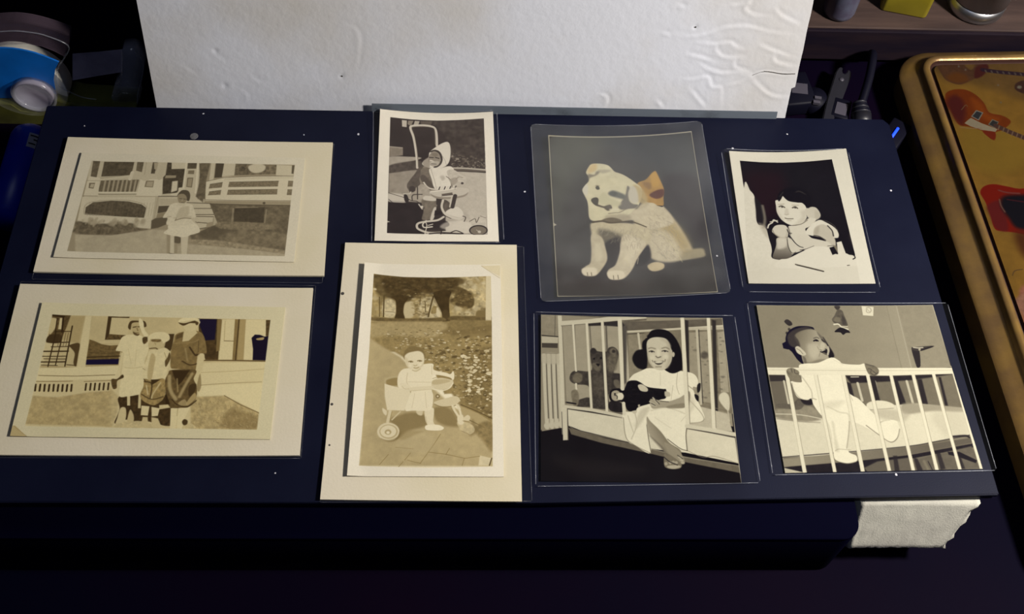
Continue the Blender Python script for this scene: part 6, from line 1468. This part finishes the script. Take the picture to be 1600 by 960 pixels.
# ------------------------------------------------------------------ mounted prints (card folder + print glued on it)
def sl(name, quad, z, prof, label, m=None, corner=.0, t=.00015, faint=False):
    """clear sleeve: film + welded seams"""
    c = Vector((sum(q[0] for q in quad)/4, sum(q[1] for q in quad)/4, .05))
    th = thing(name, c, label, 'sleeve', 'clear photo sleeves')
    sheet('film', quad, z, m or M['film'], prof, 26, 26, t, th, corner=corner, single=True)
    q = [Vector((x, y, 0)) for x, y in quad]
    def P_(u, v):
        p = (q[0]*(1-u)+q[1]*u)*(1-v)+(q[3]*(1-u)+q[2]*u)*v
        return (p.x, p.y, z+t+prof(u, v)+.0001)
    w = (q[1]-q[0]).length; h = (q[3]-q[0]).length; cu, cv = max(corner, .0003)/w, max(corner, .0003)/h
    for side in range(4):
        if side == 0: pts = [P_(cu+(1-2*cu)*i/16, 0) for i in range(17)]
        elif side == 1: pts = [P_(1, cv+(1-2*cv)*i/16) for i in range(17)]
        elif side == 2: pts = [P_(cu+(1-2*cu)*i/16, 1) for i in range(17)]
        else: pts = [P_(0, cv+(1-2*cv)*i/16) for i in range(17)]
        from_bm('seam', tube(pts, .00018, 6), M['seam2' if faint else 'seam'], th, True)
    return th
def mounted(key, quad, label, lift, prof_card, sleeve_quad, sleeve_label):
    d = PRINTS[key]; c = Vector((sum(q[0] for q in quad)/4, sum(q[1] for q in quad)/4, .0502))
    th = thing('mounted_photograph', c, label, 'photograph', 'old prints on cream cards')
    sheet('card_mount', quad, .0503, M['card'], prof_card, 24, 24, .0011, th)
    q = quad
    def cardz(x, y):   # card height under a point (inverse bilinear by nearest sampling)
        best = min(((q[0][0]*(1-u)*(1-v)+q[1][0]*u*(1-v)+q[2][0]*u*v+q[3][0]*(1-u)*v-x)**2+(q[0][1]*(1-u)*(1-v)+q[1][1]*u*(1-v)+q[2][1]*u*v+q[3][1]*(1-u)*v-y)**2, u, v) for u in [i/12 for i in range(13)] for v in [i/12 for i in range(13)])
        return prof_card(best[1], best[2])
    pq = d['quad']; cz = [cardz(*p) for p in pq]
    def pr(u, v): return (cz[0]*(1-u)+cz[1]*u)*(1-v)+(cz[3]*(1-u)+cz[2]*u)*v+lift(u, v)
    sheet('print', pq, .0516, picture(key, .45), pr, 32, 24, .0003, th)
    def sp(u, v): return 0
    sl('photo_sleeve', sleeve_quad, .05005, sp, sleeve_label, faint=True)
    return th
mounted('porch', [[-0.2089, 0.3751], [-0.0713, 0.3743], [-0.0695, 0.2905], [-0.2089, 0.291]], 'sepia print on wide cream card: girl in white dress before a porch', lambda u, v: .0006*max(0, 1-u*9)+.0001,
        lambda u, v: .0006*(2*u-1)**2, [[-0.2097, 0.376], [-0.0708, 0.375], [-0.0703, 0.2873], [-0.2094, 0.2877]], 'clear sleeve under the cream card of the girl before the porch')
mounted('family', [[-0.2134, 0.2838], [-0.0742, 0.2832], [-0.073, 0.1956], [-0.2124, 0.1953]], 'sepia print on wide cream card: woman and two boys standing on a lawn', lambda u, v: .0006*max(0, 1-u*9)+.0001,
        lambda u, v: .0008*(2*u-1)**2, [[-0.2143, 0.2862], [-0.0733, 0.2858], [-0.0726, 0.195], [-0.2125, 0.1947]], 'clear sleeve under the cream card of the woman and two boys')
M_TALL = mounted('park', [[-0.0605, 0.3104], [0.0248, 0.3095], [0.025, 0.174], [-0.0624, 0.1752]], 'sepia print on tall cream card: baby in a wheeled walker among fallen leaves', lambda u, v: .0009*max(0, 1-u*9)+.0007*(2*u-1)**2*(1-v)+.0002,
        lambda u, v: .0012*u*u+.0004*(2*v-1)**2, [[-0.0609, 0.3109], [0.0284, 0.3103], [0.0295, 0.1752], [-0.0626, 0.1745]], 'clear sleeve under the tall cream card of the baby in the walker')

for k, (u, v) in enumerate(((.012, .22), (.012, .66), (.02, .81))):
    q = [[-0.0605, 0.3104], [0.0248, 0.3095], [0.025, 0.174], [-0.0624, 0.1752]]; x = (q[0][0]*(1-u)+q[1][0]*u)*(1-v)+(q[3][0]*(1-u)+q[2][0]*u)*v; y = (q[0][1]*(1-u)+q[1][1]*u)*(1-v)+(q[3][1]*(1-u)+q[2][1]*u)*v
    from_bm('ink_mark', lathe([(.0009-.0002*k, 0), (.0007-.0002*k, .00012), (0, .00014)], (x, y, .0503+.0011+.0004*(2*v-1)**2), 9), M['crack'], M_TALL, label='tiny dark mark')
# ------------------------------------------------------------------ loose prints in clear sleeves
def loose(key, label, prof, sq, slabel, corner=0, film_m=None, t=.0003, rough=.28):
    d = PRINTS[key]
    o = sheet('photo_print', d['quad'], .0503, picture(key, rough), prof, 30, 30, t)
    finish(o, label, 'photograph', 'loose old prints in clear sleeves')
    # the sleeve follows the print's curl a little above it
    pq = d['quad']
    def sp(u, v):
        e = min(u, 1-u, v, 1-v)
        return prof(min(max(u, 0), 1), min(max(v, 0), 1))+.0009*min(1, e*14)
    sl('photo_sleeve', sq, .0503+t, sp, slabel, film_m, corner)
def curl(top, bot=0.0, flat=0.0): return lambda u, v: flat+(top*(1-v)**2+bot*v*v)*(2*u-1)**2
M['film2'] = film('hazy_sleeve', tint=(.62, .64, .62), haze=.06, gloss=.01, rough=.2)
loose('hood', 'small white-bordered print of a toddler in a pointed hood pushing a walker', curl(.0022, .0003), [[-0.0511, 0.3978], [0.0154, 0.3979], [0.0186, 0.3122], [-0.0475, 0.31]], 'clear sleeve over the print of the hooded toddler', .002)
loose('puppy', 'dark tinted print of a fluffy white puppy with an orange bow', curl(.0026, .0008), [[0.0335, 0.3882], [0.1264, 0.3924], [0.13, 0.2835], [0.0362, 0.2772]], 'hazy wide-edged sleeve over the print of the white puppy', .0022, M['film2'])
loose('phone', 'white-bordered print of a dark-haired little girl leaning on her hands', curl(.002, .0003), [[0.1352, 0.374], [0.2041, 0.3754], [0.2056, 0.2849], [0.1365, 0.2844]], 'clear sleeve over the print of the girl leaning on her hands', .003)
loose('cribgirl', 'borderless print of a smiling girl with a toy monkey sitting in a crib', curl(.0006, .0004), [[0.0326, 0.2714], [0.1303, 0.2704], [0.1314, 0.1838], [0.0313, 0.1818]], 'clear sleeve over the print of the girl with a toy monkey', .001)
loose('cribbaby', 'borderless print of a laughing baby in white holding the rail of a crib', curl(.0006, .0002), [[0.1375, 0.2784], [0.2375, 0.2789], [0.2403, 0.1902], [0.1376, 0.1876]], 'clear sleeve over the print of the laughing baby at the rail', .001)

# ------------------------------------------------------------------ white foam board leaning back against the wall
LEAN = math.radians(20); UV_ = Vector((0, math.sin(LEAN), math.cos(LEAN))); NV = Vector((0, -math.cos(LEAN), math.sin(LEAN)))
B0 = Vector((0, .3889, .0018)); FL = .615
creases = [[[0.1435,0.1162],[0.1444,0.1129],[0.1425,0.1104],[0.147,0.1072],[0.1575,0.1066]],[[0.1574,0.1116],[0.1623,0.1067],[0.1737,0.1019]],[[0.1069,0.097],[0.1145,0.0946],[0.1247,0.0965],[0.1338,0.1001],[0.1457,0.1008],[0.1567,0.0981],[0.1757,0.0959]],[[0.1164,0.0921],[0.1288,0.0906],[0.1367,0.0917],[0.1421,0.0887],[0.1479,0.088]],[[0.1522,0.0911],[0.1602,0.0878],[0.1724,0.0837]],[[0.1297,0.0898],[0.132,0.0855],[0.1373,0.083],[0.1477,0.0841]],[[0.1414,0.083],[0.1422,0.0777],[0.1484,0.0752],[0.153,0.0726]],[[0.1214,0.08],[0.1276,0.0766],[0.1354,0.074],[0.1444,0.0747],[0.1507,0.0716]],[[0.1136,0.0704],[0.1203,0.0701],[0.1283,0.0716],[0.1317,0.0658],[0.1368,0.065],[0.1386,0.053]],[[0.1373,0.0668],[0.1454,0.0684],[0.1522,0.0726],[0.1584,0.075],[0.1685,0.0738],[0.1752,0.074]],[[0.1514,0.0726],[0.1574,0.0663],[0.1659,0.061],[0.1752,0.0607]],[[0.1194,0.0647],[0.1252,0.0583],[0.1302,0.0529]],[[0.0691,0.0604],[0.0742,0.0592],[0.0757,0.0564],[0.0749,0.0518]],[[0.1028,0.057],[0.1067,0.0524]],[[0.1343,0.1119],[0.1397,0.1128],[0.144,0.1154]],[[0.1006,0.096],[0.1055,0.0953]],[[0.1067,0.1112],[0.1115,0.1105]],[[0.1623,0.0852],[0.1639,0.0809],[0.1751,0.0784]],[[0.1133,0.0851],[0.1234,0.0827],[0.1303,0.0802]],[[-0.1215,0.0593],[-0.1182,0.0556],[-0.1191,0.0509]],[[-0.1329,0.079],[-0.1271,0.0737]],[[-0.0681,0.0987],[-0.0587,0.0946],[-0.0566,0.0894],[-0.0579,0.0788],[-0.0591,0.0715]],[[-0.1149,0.0658],[-0.1095,0.0623]],[[-0.1516,0.0732],[-0.1429,0.0662]]]
dents = [[-0.1323, 0.0807], [-0.0674, 0.0676], [0.1177, 0.0994], [-0.1299, 0.0607]]
xs = np.arange(-.168, .17651, .0009); ts = np.concatenate([np.arange(0, .05, .006), np.arange(.05, .19, .0009), np.arange(.19, FL, .02), [FL]])
X, T = np.meshgrid(xs, ts); Hh = np.zeros_like(X)
rsf = np.random.RandomState(5)
for ci, c in enumerate(creases):
    pts = catmull(np.array(c, float), False, 6); a = .00024 if ci < 19 else .0001; best = np.full(X.shape, 1e9); sgn = np.zeros(X.shape); tt = np.zeros(X.shape)
    for i in range(len(pts)-1):
        d, t = segdist(X, T, pts[i], pts[i+1]); e = pts[i+1]-pts[i]
        s = (X-pts[i][0])*e[1]-(T-pts[i][1])*e[0]; mk = d < best; best[mk] = d[mk]; sgn[mk] = np.sign(s[mk]); tt[mk] = ((i+t)/(len(pts)-1))[mk]
    Hh += a*(sgn*np.exp(-(best/.0017)**2)*(1-np.exp(-(best/.0006)**2)))*np.clip(4*tt*(1-tt), .1, 1)*1.6
for x, t in dents: Hh -= .0005*np.exp(-((X-x)**2+(T-t)**2)/(.0011**2))
Hh += .00014*(fractal(len(ts), len(xs), 22, rsf))*np.clip((X-.02)/.1, .25, 1)
V = []; F = []
for j in range(len(ts)):
    for i in range(len(xs)):
        x = xs[i]
        if i == len(xs)-1: x = .1755+(.0012 if ts[j] > .066 else -.0008)+.0001*math.sin(ts[j]*300)
        p = B0+UV_*float(ts[j])+NV*float(.005+Hh[j, i]); V.append((x, p.y, p.z))
A = len(xs); Bn = len(ts); Mv = len(V)
for j in range(Bn-1):
    for i in range(A-1): a = j*A+i; F.append((a, a+1, a+A+1, a+A))
for j in range(Bn):
    for i in (0, A-1):
        p = B0+UV_*float(ts[j]); V.append((V[j*A+i][0], p.y, p.z))
for j in range(Bn-1):
    F.append((Mv+2*j, j*A, (j+1)*A, Mv+2*j+2)); F.append((j*A+A-1, Mv+2*j+1, Mv+2*j+3, (j+1)*A+A-1)); F.append((Mv+2*j+1, Mv+2*j, Mv+2*j+2, Mv+2*j+3))
F.append(tuple([(Bn-1)*A+i for i in range(A)]+[Mv+2*Bn-1, Mv+2*Bn-2])); F.append(tuple([i for i in range(A-1, -1, -1)]+[Mv, Mv+1]))
me = bpy.data.meshes.new('foam_board'); me.from_pydata(V, [], F)
fb = thing('foam_board', (0, .386, 0), 'large white foam board leaning upright behind the display board, creased at its right corner', 'foam board')
o = link('panel', me, M['foam'], fb, True); me.set_sharp_from_angle(angle=.9)
def on_foam(x, t, off=.0054): p = B0+UV_*t+NV*off; return (x, p.y, p.z)
c = creases[9]; pts = [on_foam(x, t, .0050) for x, t in smooth_path(c[2:6], 4)]
from_bm('crack', tube(pts, [.00012]*(len(pts)//3)+[.0003]*(len(pts)-len(pts)//3), 5), M['crack'], fb, label='dark crack in the paper')
for x, t in (dents[1], dents[2]): from_bm('pinhole', lathe([(.0006, 0), (0, .0002)], (x, on_foam(x, t, .0048)[1]-.0002, on_foam(x, t, .0048)[2]), 8, 'y'), M['crack'], fb)
# thin grey plastic strip along its foot
bm = bmesh.new(); q = []
for x, z in ((-.052, .0502), (.1690, .0502), (.1690, .0542), (-.052, .0548)): q.append(Vector((x, .3975+(z-.05)*math.tan(LEAN), z)))
a = [bm.verts.new(v) for v in q]; b = [bm.verts.new(v+Vector((0, .0003, 0))) for v in q]; bm.faces.new(a); bm.faces.new(b)
for i in range(4): bm.faces.new((a[i], a[(i+1) % 4], b[(i+1) % 4], b[i]))
finish(from_bm('plastic_strip', bm, M['strip']), 'thin grey see-through plastic strip standing at the foot of the white foam board', 'plastic strip')

# ------------------------------------------------------------------ printed metal tin at the right
TH = math.radians(2.8); TO = Vector((.2712, .4722, 0)); E1 = Vector((math.cos(TH), math.sin(TH), 0)); E2 = Vector((math.sin(TH), -math.cos(TH), 0)); TW, TL = .12, .32
def rrect(inset, r, n=8):
    r = max(r-inset, .0008); out = []
    for cx, cy, a0 in ((inset+r, inset+r, 180), (TW-inset-r, inset+r, 270), (TW-inset-r, TL-inset-r, 0), (inset+r, TL-inset-r, 90)):
        for k in range(n+1):
            t = math.radians(a0+90*k/n); out.append((cx+r*math.cos(t), cy+r*math.sin(t)))
    return out
def sweep(name, prof, m, parent, r=.014, cap_first=False, cap_last=False, label=None):
    bm = bmesh.new(); rings = []
    for ins, z in prof: rings.append([bm.verts.new(TO+E1*x+E2*y+Vector((0, 0, z))) for x, y in rrect(ins, r)])
    n = len(rings[0])
    for A_, B_ in zip(rings, rings[1:]):
        for k in range(n): bm.faces.new((A_[k], A_[(k+1) % n], B_[(k+1) % n], B_[k]))
    if cap_first: bm.faces.new(rings[0])
    if cap_last: bm.faces.new(rings[-1])
    o = from_bm(name, bm, m, parent, True, label); o.data.set_sharp_from_angle(angle=.8); return o
tn = thing('printed_tin', TO+E1*TW/2+E2*TL/2, 'shallow gold metal tin with electric guitars printed on its lid, right of the display board', 'tin')
sweep('body', [(-.004, .0003), (-.0082, .0018), (-.0088, .006), (-.0088, .0150)], M['tin'], tn, cap_first=True)
sweep('lid', [(-.0088, .0151), (-.0096, .0155), (-.0098, .0172), (-.0088, .0184), (-.0050, .0202), (-.0006, .0224), (.0006, .0234), (.0010, .0258), (.0018, .0270), (.0030, .0275), (.0046, .0274), (.0056, .0264)], M['tin'], tn)
sweep('groove', [(.0056, .0264), (.0060, .0240), (.0082, .0240), (.0086, .0252)], M['groove'], tn)
bm = bmesh.new(); uvl = bm.loops.layers.uv.new('UVMap'); ring = rrect(.0084, .014); IN = .0092
f = bm.faces.new([bm.verts.new(TO+E1*x+E2*y+Vector((0, 0, .0257))) for x, y in ring]); g = [bm.verts.new(TO+E1*x+E2*y+Vector((0, 0, .0252))) for x, y in rrect(.0082, .014)]
fv = list(f.verts)
for lp, (x, y) in zip(f.loops, ring): lp[uvl].uv = ((x-IN)/(TW-2*IN), 1-(y-IN)/(TL-2*IN))
for k in range(len(fv)):
    s = bm.faces.new((fv[k], fv[(k+1) % len(fv)], g[(k+1) % len(fv)], g[k]))
    for lp in s.loops: lp[uvl].uv = (0, 1)
o = from_bm('lid_picture', bm, picture('lid', .4, 700), tn)

# ------------------------------------------------------------------ low wooden shelf at the back right
sh = thing('desk_shelf', (.3, .54, 0), 'low brown wooden shelf at the back right with bottles standing on it', 'shelf')
SZ = .029
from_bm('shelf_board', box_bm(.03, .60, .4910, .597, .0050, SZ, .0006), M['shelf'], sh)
from_bm('shaded_front', box_bm(.03, .60, .4880, .4908, .0045, SZ-.0004, .0006), M['front'], sh, label='front face of the shelf, its shade painted into the colour')  # separate front piece added to carry the painted shade
for x in (.05, .58): from_bm('support', box_bm(x-.01, x+.01, .50, .59, .0002, .0050), M['shelf'], sh)
gx, gy, _ = [0.2278, 0.5036, 0.029]
gb = thing('grey_bottle', (gx, gy, SZ), 'slim grey bottle at the left end of the shelf, beside the white foam board', 'bottle')
from_bm('bottle_body', lathe([(.0, 0), (.0072, 0), (.0090, .0012), (.0098, .004), (.0100, .045), (.0090, .052), (.0045, .058), (.0045, .061)], (gx, gy, SZ), 32), M['bottle'], gb, True)
from_bm('cap', lathe([(.0055, .060), (.0058, .061), (.0058, .071), (.005, .072)], (gx, gy, SZ), 24), M['black'], gb, True)
yx, yy, _ = [0.2703, 0.5105, 0.029]
yb = thing('yellow_bottle', (yx, yy, SZ), 'square-sided yellow plastic bottle in the middle of the shelf', 'bottle')
def rot(bm, c, a):
    bmesh.ops.rotate(bm, verts=bm.verts, cent=Vector(c), matrix=Matrix.Rotation(a, 3, 'Z')); return bm
from_bm('bottle_body', rot(box_bm(yx-.0145, yx+.0145, yy-.008, yy+.012, SZ, SZ+.055, .0012, 2, .003), (yx, yy, 0), math.radians(-14)), M['yellow'], yb, True)
from_bm('cap', lathe([(.008, .055), (.008, .066), (.007, .067)], (yx, yy, SZ), 24), M['yellow'], yb, True)
cx_, cy_, _ = [0.3158, 0.5118, 0.029]
cp = thing('steel_cup', (cx_, cy_, SZ), 'brushed steel cup with a dark ring near its foot, on the shelf', 'cup')
from_bm('cup_body', lathe([(0, 0), (.0155, 0), (.0172, .001), (.0176, .003), (.0176, .0095)], (cx_, cy_, SZ), 48), M['steel'], cp, True)
from_bm('ring', lathe([(.0174, .0095), (.0174, .0103)], (cx_, cy_, SZ), 48), M['black'], cp, True, 'dark ring')
from_bm('cup_wall', lathe([(.0177, .0103), (.0180, .060), (.0188, .061), (.0182, .0615), (.0170, .060), (.0165, .012), (0, .012)], (cx_, cy_, SZ), 48), M['steel'], cp, True)
wx, wy, _ = [0.3551, 0.521, 0.029]
wj = thing('white_jar', (wx+.012, wy+.004, SZ), 'white round jar at the right end of the shelf, cut off by the picture edge', 'jar')
from_bm('jar_body', lathe([(0, 0), (.013, 0), (.0165, .002), (.018, .006), (.018, .03)], (wx+.012, wy+.004, SZ), 32), M['white'], wj, True)
from_bm('lid', lathe([(.0185, .03), (.0185, .04), (.017, .041)], (wx+.012, wy+.004, SZ), 32), M['white'], wj, True)

# ------------------------------------------------------------------ plugs, tool and cable in the dark gap behind the board
tx, ty, tz = [0.202, 0.4568, 0.012]
ch = thing('power_adapter', (tx, ty, 0), 'black power adapter with a pale label, lying next to the foam board corner', 'adapter')
from_bm('case', rot(box_bm(tx-.012, tx+.008, ty-.012, ty+.014, .0002, .0112, .0015), (tx, ty, 0), .15), M['black'], ch, True)
from_bm('paper_label', rot(box_bm(tx-.0052, tx+.0045, ty-.0042, ty+.0042, .0112, .0114), (tx, ty, 0), -.12), M['grey'], ch, label='pale paper label')
px_, py_, pz_ = [0.2112, 0.4503, 0.012]
pg = thing('mains_plug', (px_, py_, 0), 'round black plug with two short pale prongs, behind the display board', 'plug')
from_bm('plug_body', lathe([(0, .0002), (.0075, .0002), (.0085, .002), (.0085, .007), (.0065, .0105), (0, .011)], (px_, py_+.002, 0), 24), M['black'], pg, True)
for dx, dy in ((.0004, -.0012), (-.0010, -.0046)): from_bm('prong', rot(box_bm(px_+dx-.0021, px_+dx+.0021, py_+dy-.001, py_+dy+.001, .0100, .0122, .0002), (px_+dx, py_+dy, 0), -.2), M['grey'], pg)
a = Vector([0.2333, 0.475, 0.012]); b = Vector([0.2136, 0.429, 0.012]); d = (b-a).normalized(); s = Vector((-d.y, d.x, 0))
tl = thing('pocket_tool', (a+b)/2*Vector((1, 1, 0)) if False else ((a.x+b.x)/2, (a.y+b.y)/2, 0), 'long dark grey tool with a notched end, lying behind the display board', 'tool')
bm = bmesh.new(); L_ = (b-a).length
out = [(0.001, -.0040), (0, -.0016), (.004, -.0012), (.0055, .0004), (.004, .0014), (.0003, .0018), (.0015, .0040), (.005, .0048), (L_*.6, .0042), (L_, .0028), (L_+.001, 0), (L_, -.0030), (L_*.6, -.0044), (.006, -.0048)]
lo = [bm.verts.new(a+d*x+s*y+Vector((0, 0, -a.z+.0003))) for x, y in out]; hi = [bm.verts.new(a+d*x+s*y+Vector((0, 0, -a.z+.011))) for x, y in out]
bm.faces.new(lo); bm.faces.new(hi)
for i in range(len(out)): bm.faces.new((lo[i], lo[(i+1) % len(out)], hi[(i+1) % len(out)], hi[i]))
bmesh.ops.recalc_face_normals(bm, faces=bm.faces); bmesh.ops.bevel(bm, geom=[e for e in bm.edges if e.calc_face_angle(0) > .5], offset=.0006, segments=2, affect='EDGES')
from_bm('handle', bm, M['dgrey'], tl)
from_bm('rivet', lathe([(.0016, 0), (.0014, .0005), (0, .0006)], (a.x+d.x*.011, a.y+d.y*.011, .011), 12), M['grey'], tl, True)
lx, ly, _ = [0.2245, 0.4408, 0.012]
sp_ = thing('small_plug', (lx, ly, 0), 'small black plug with a pale grey face, just behind the display board edge', 'plug')
from_bm('plug_body', rot(box_bm(lx-.0055, lx+.0055, ly-.007, ly+.009, .0002, .0112, .001), (lx, ly, 0), -.35), M['black'], sp_, True)
from_bm('face', rot(box_bm(lx-.0034, lx+.0034, ly-.0048, ly+.0048, .0112, .0116, .0001), (lx, ly, 0), -.35), M['grey'], sp_)
A0, A1, A2 = [Vector(v) for v in ([0.2479, 0.4773, 0.02], [0.235, 0.4398, 0.014], [0.2351, 0.4325, 0.012])]
cb = thing('black_cable', (A1.x, A1.y, 0), 'thick black cable with a ribbed strain relief coming down behind the board', 'cable')
from_bm('cord', tube(smooth_path([tuple(A0+Vector((.003, .011, -.012))), tuple(A0), tuple(A0*.5+A1*.5+Vector((.0008, 0, .002))), tuple(A1)], 6), .0026, 12), M['black'], cb, True)
for i in range(5):
    p = A1+(A2-A1)*(i*.22-.4); q = A1+(A2-A1)*(i*.22-.3)
    from_bm('rib', tube([p, q], .0042+.0004*i, 16), M['dgrey'] if i % 2 == 0 else M['black'], cb, True)
from_bm('connector', tube([A1+(A2-A1)*.65, A2+(A2-A1)*.7], [.006, .0055], 16), M['dgrey'], cb, True)
L0, L1 = Vector([0.2485, 0.4155, 0.012]), Vector([0.2559, 0.4255, 0.012]); mid = (L0+L1)/2
hb = thing('usb_hub', (mid.x, mid.y, 0), 'small black box with a glowing blue light, between display board and tin', 'hub')
hb_d = (L1-L0).normalized(); ang = math.atan2(hb_d.y, hb_d.x)-math.pi/2
from_bm('case', rot(box_bm(mid.x-.006, mid.x+.006, mid.y-.009, mid.y+.014, .0003, .0116, .001), (mid.x, mid.y, 0), ang), M['black'], hb, True)
from_bm('indicator_light', tube([L0+Vector((0, 0, .0002)), L1+Vector((0, 0, .0002))], .0008, 8), M['led'], hb, True, 'glowing blue light')

# ------------------------------------------------------------------ tape dispenser and blue can at the left
TP = {'blue': [[-0.2594, 0.058], [-0.2478, 0.0579], [-0.2368, 0.0548], [-0.2261, 0.0482], [-0.2301, 0.0421], [-0.2336, 0.0334], [-0.2358, 0.0218], [-0.2391, 0.0317], [-0.2447, 0.0341], [-0.2534, 0.0313], [-0.2595, 0.0249], [-0.2617, 0.0184], [-0.2737, 0.0181]], 'green': [[-0.2737, 0.0181], [-0.2619, 0.0168], [-0.2583, 0.0115], [-0.2496, 0.0101], [-0.239, 0.0147], [-0.2359, 0.0212], [-0.2322, 0.0192], [-0.224, 0.0162], [-0.2152, 0.0153], [-0.1922, 0.0138], [-0.1958, -0.0008], [-0.2814, -0.003]], 'shell': [[-0.2532, 0.0751], [-0.2415, 0.0763], [-0.232, 0.0748], [-0.223, 0.0713], [-0.2153, 0.0669], [-0.2176, 0.0592], [-0.2227, 0.0503], [-0.2267, 0.0541], [-0.2324, 0.0578], [-0.2404, 0.0595], [-0.2509, 0.0588], [-0.2597, 0.0571]], 'line': [[-0.2556, 0.0685], [-0.2437, 0.0698], [-0.2355, 0.0691], [-0.2278, 0.067], [-0.2178, 0.0597], [-0.2227, 0.0503], [-0.2287, 0.0422], [-0.2321, 0.0334], [-0.2323, 0.0272], [-0.227, 0.022], [-0.2216, 0.0184], [-0.2147, 0.017]], 'tape': [[-0.22, 0.0479], [-0.2055, 0.0498], [-0.1917, 0.0521], [-0.1963, 0.0344], [-0.2108, 0.0309], [-0.2263, 0.0268]], 'arm': [[-0.1917, 0.0521], [-0.1881, 0.0552], [-0.1833, 0.0548], [-0.1814, 0.05], [-0.1819, 0.0424], [-0.1855, 0.0321], [-0.1895, 0.023], [-0.1925, 0.0127], [-0.2066, 0.0134], [-0.202, 0.0264], [-0.1972, 0.0338]], 'hub': [-0.247, 0.0236], 'roll': [-0.2537, 0.025]}; YF = .432
hx, hz = TP['hub']; rx, rz = TP['roll']
td = thing('tape_dispenser', (rx, YF+.01, 0), 'clear plastic tape dispenser with white roll and blue label, at the far left corner', 'tape dispenser')
from_bm('tape_roll', lathe([(.011, .0012), (.0242, .0012), (.0245, .0018), (.0245, .0125), (.0242, .013), (.011, .013)], (rx, YF, rz+.0006), 64, 'y'), M['white'], td, True, 'white tape roll').data.set_sharp_from_angle(angle=.7)
from_bm('label_sticker', prism_xz([tuple(p) for p in smooth_path(TP['blue'][:4], 3)]+[tuple(p) for p in TP['blue'][4:]], YF-.0006, YF+.0004), M['blue'], td, label='blue label')
from_bm('base', prism_xz(TP['green'], YF-.004, YF+.014, .0004), M['green'], td, label='green tinted clear base')
from_bm('shell', prism_xz([tuple(p) for p in smooth_path(TP['shell'][:5], 3)]+[tuple(p) for p in TP['shell'][5:]], YF+.0012, YF+.0085, .0004), M['smoky'], td, label='smoky clear shell')
from_bm('shell_edge', tube([(x, YF+.0008, z) for x, z in smooth_path(TP['line'], 5)], .00035, 8), M['seam'], td, True)
from_bm('tape_strip', prism_xz(TP['tape'], YF+.006, YF+.0063), M['tape'], td, label='strip of tape stretched to the cutter')
from_bm('cutter_end', prism_xz([tuple(p) for p in smooth_path(TP['arm'], 3, True)], YF+.002, YF+.012, .0006), M['clear'], td, True, 'clear rounded cutter end')
from_bm('cutter_rim', tube([(x, YF+.0015, z) for x, z in smooth_path(TP['arm'][2:8], 4)], .0004, 8), M['seam'], td, True)
from_bm('hub', lathe([(0, -.0035), (.0095, -.0035), (.0105, -.003), (.0105, .0005)], (hx, YF, hz), 40, 'y'), M['tape'], td, True, 'clear hub disc')
from_bm('hub_ring', lathe([(.0100, -.004), (.0106, -.0048), (.0118, -.0048), (.0124, -.004), (.0124, -.0006), (.0100, -.0006), (.0100, -.004)], (hx, YF, hz), 40, 'y'), M['clear'], td, True, 'clear hub ring')
c0, c1 = Vector([-0.2471, 0.4118, 0.02]), Vector([-0.2474, 0.3501, 0.02]); dv = (c1-c0).normalized(); c0.z = c1.z = .0118
cn = thing('blue_can', ((c0.x+c1.x)/2, (c0.y+c1.y)/2, 0), 'shiny dark blue can lying on its side against the left edge of the display board', 'can')
rr = .0115; n_ = 9
pth = [c0-dv*.002+dv*(rr*.7*(1-math.cos(math.pi/2*k/4))) for k in range(5)]+[c0+dv*.012, c1]
rad = [rr*math.sin(math.pi/2*k/4)*.98+.0002 for k in range(5)]+[rr, rr]
from_bm('can_body', tube([tuple(p) for p in pth], rad, 40), M['canblue'], cn, True)
sv = Vector((-dv.y, dv.x, 0)); cc = c0+dv*.018
def patch(u0, u1, a0, a1, m, name, off, lab=None):
    bm = bmesh.new(); g = [[bm.verts.new(c0+dv*(u0+(u1-u0)*i/2)+(sv*math.cos(math.radians(a0+(a1-a0)*j/6))+Vector((0, 0, 1))*math.sin(math.radians(a0+(a1-a0)*j/6)))*(rr+off)) for j in range(7)] for i in range(3)]
    for i in range(2):
        for j in range(6): bm.faces.new((g[i][j], g[i][j+1], g[i+1][j+1], g[i+1][j]))
    return from_bm(name, bm, m, cn, True, lab)
patch(.0095, .0195, 42, 74, M['sticker'], 'sticker', .0002, 'small grey sticker')
for u, a_, b_ in ((.011, 46, 70), (.0135, 46, 60), (.0165, 52, 70)): patch(u, u+.0009, a_, b_, M['black'], 'printed_mark', .0004)
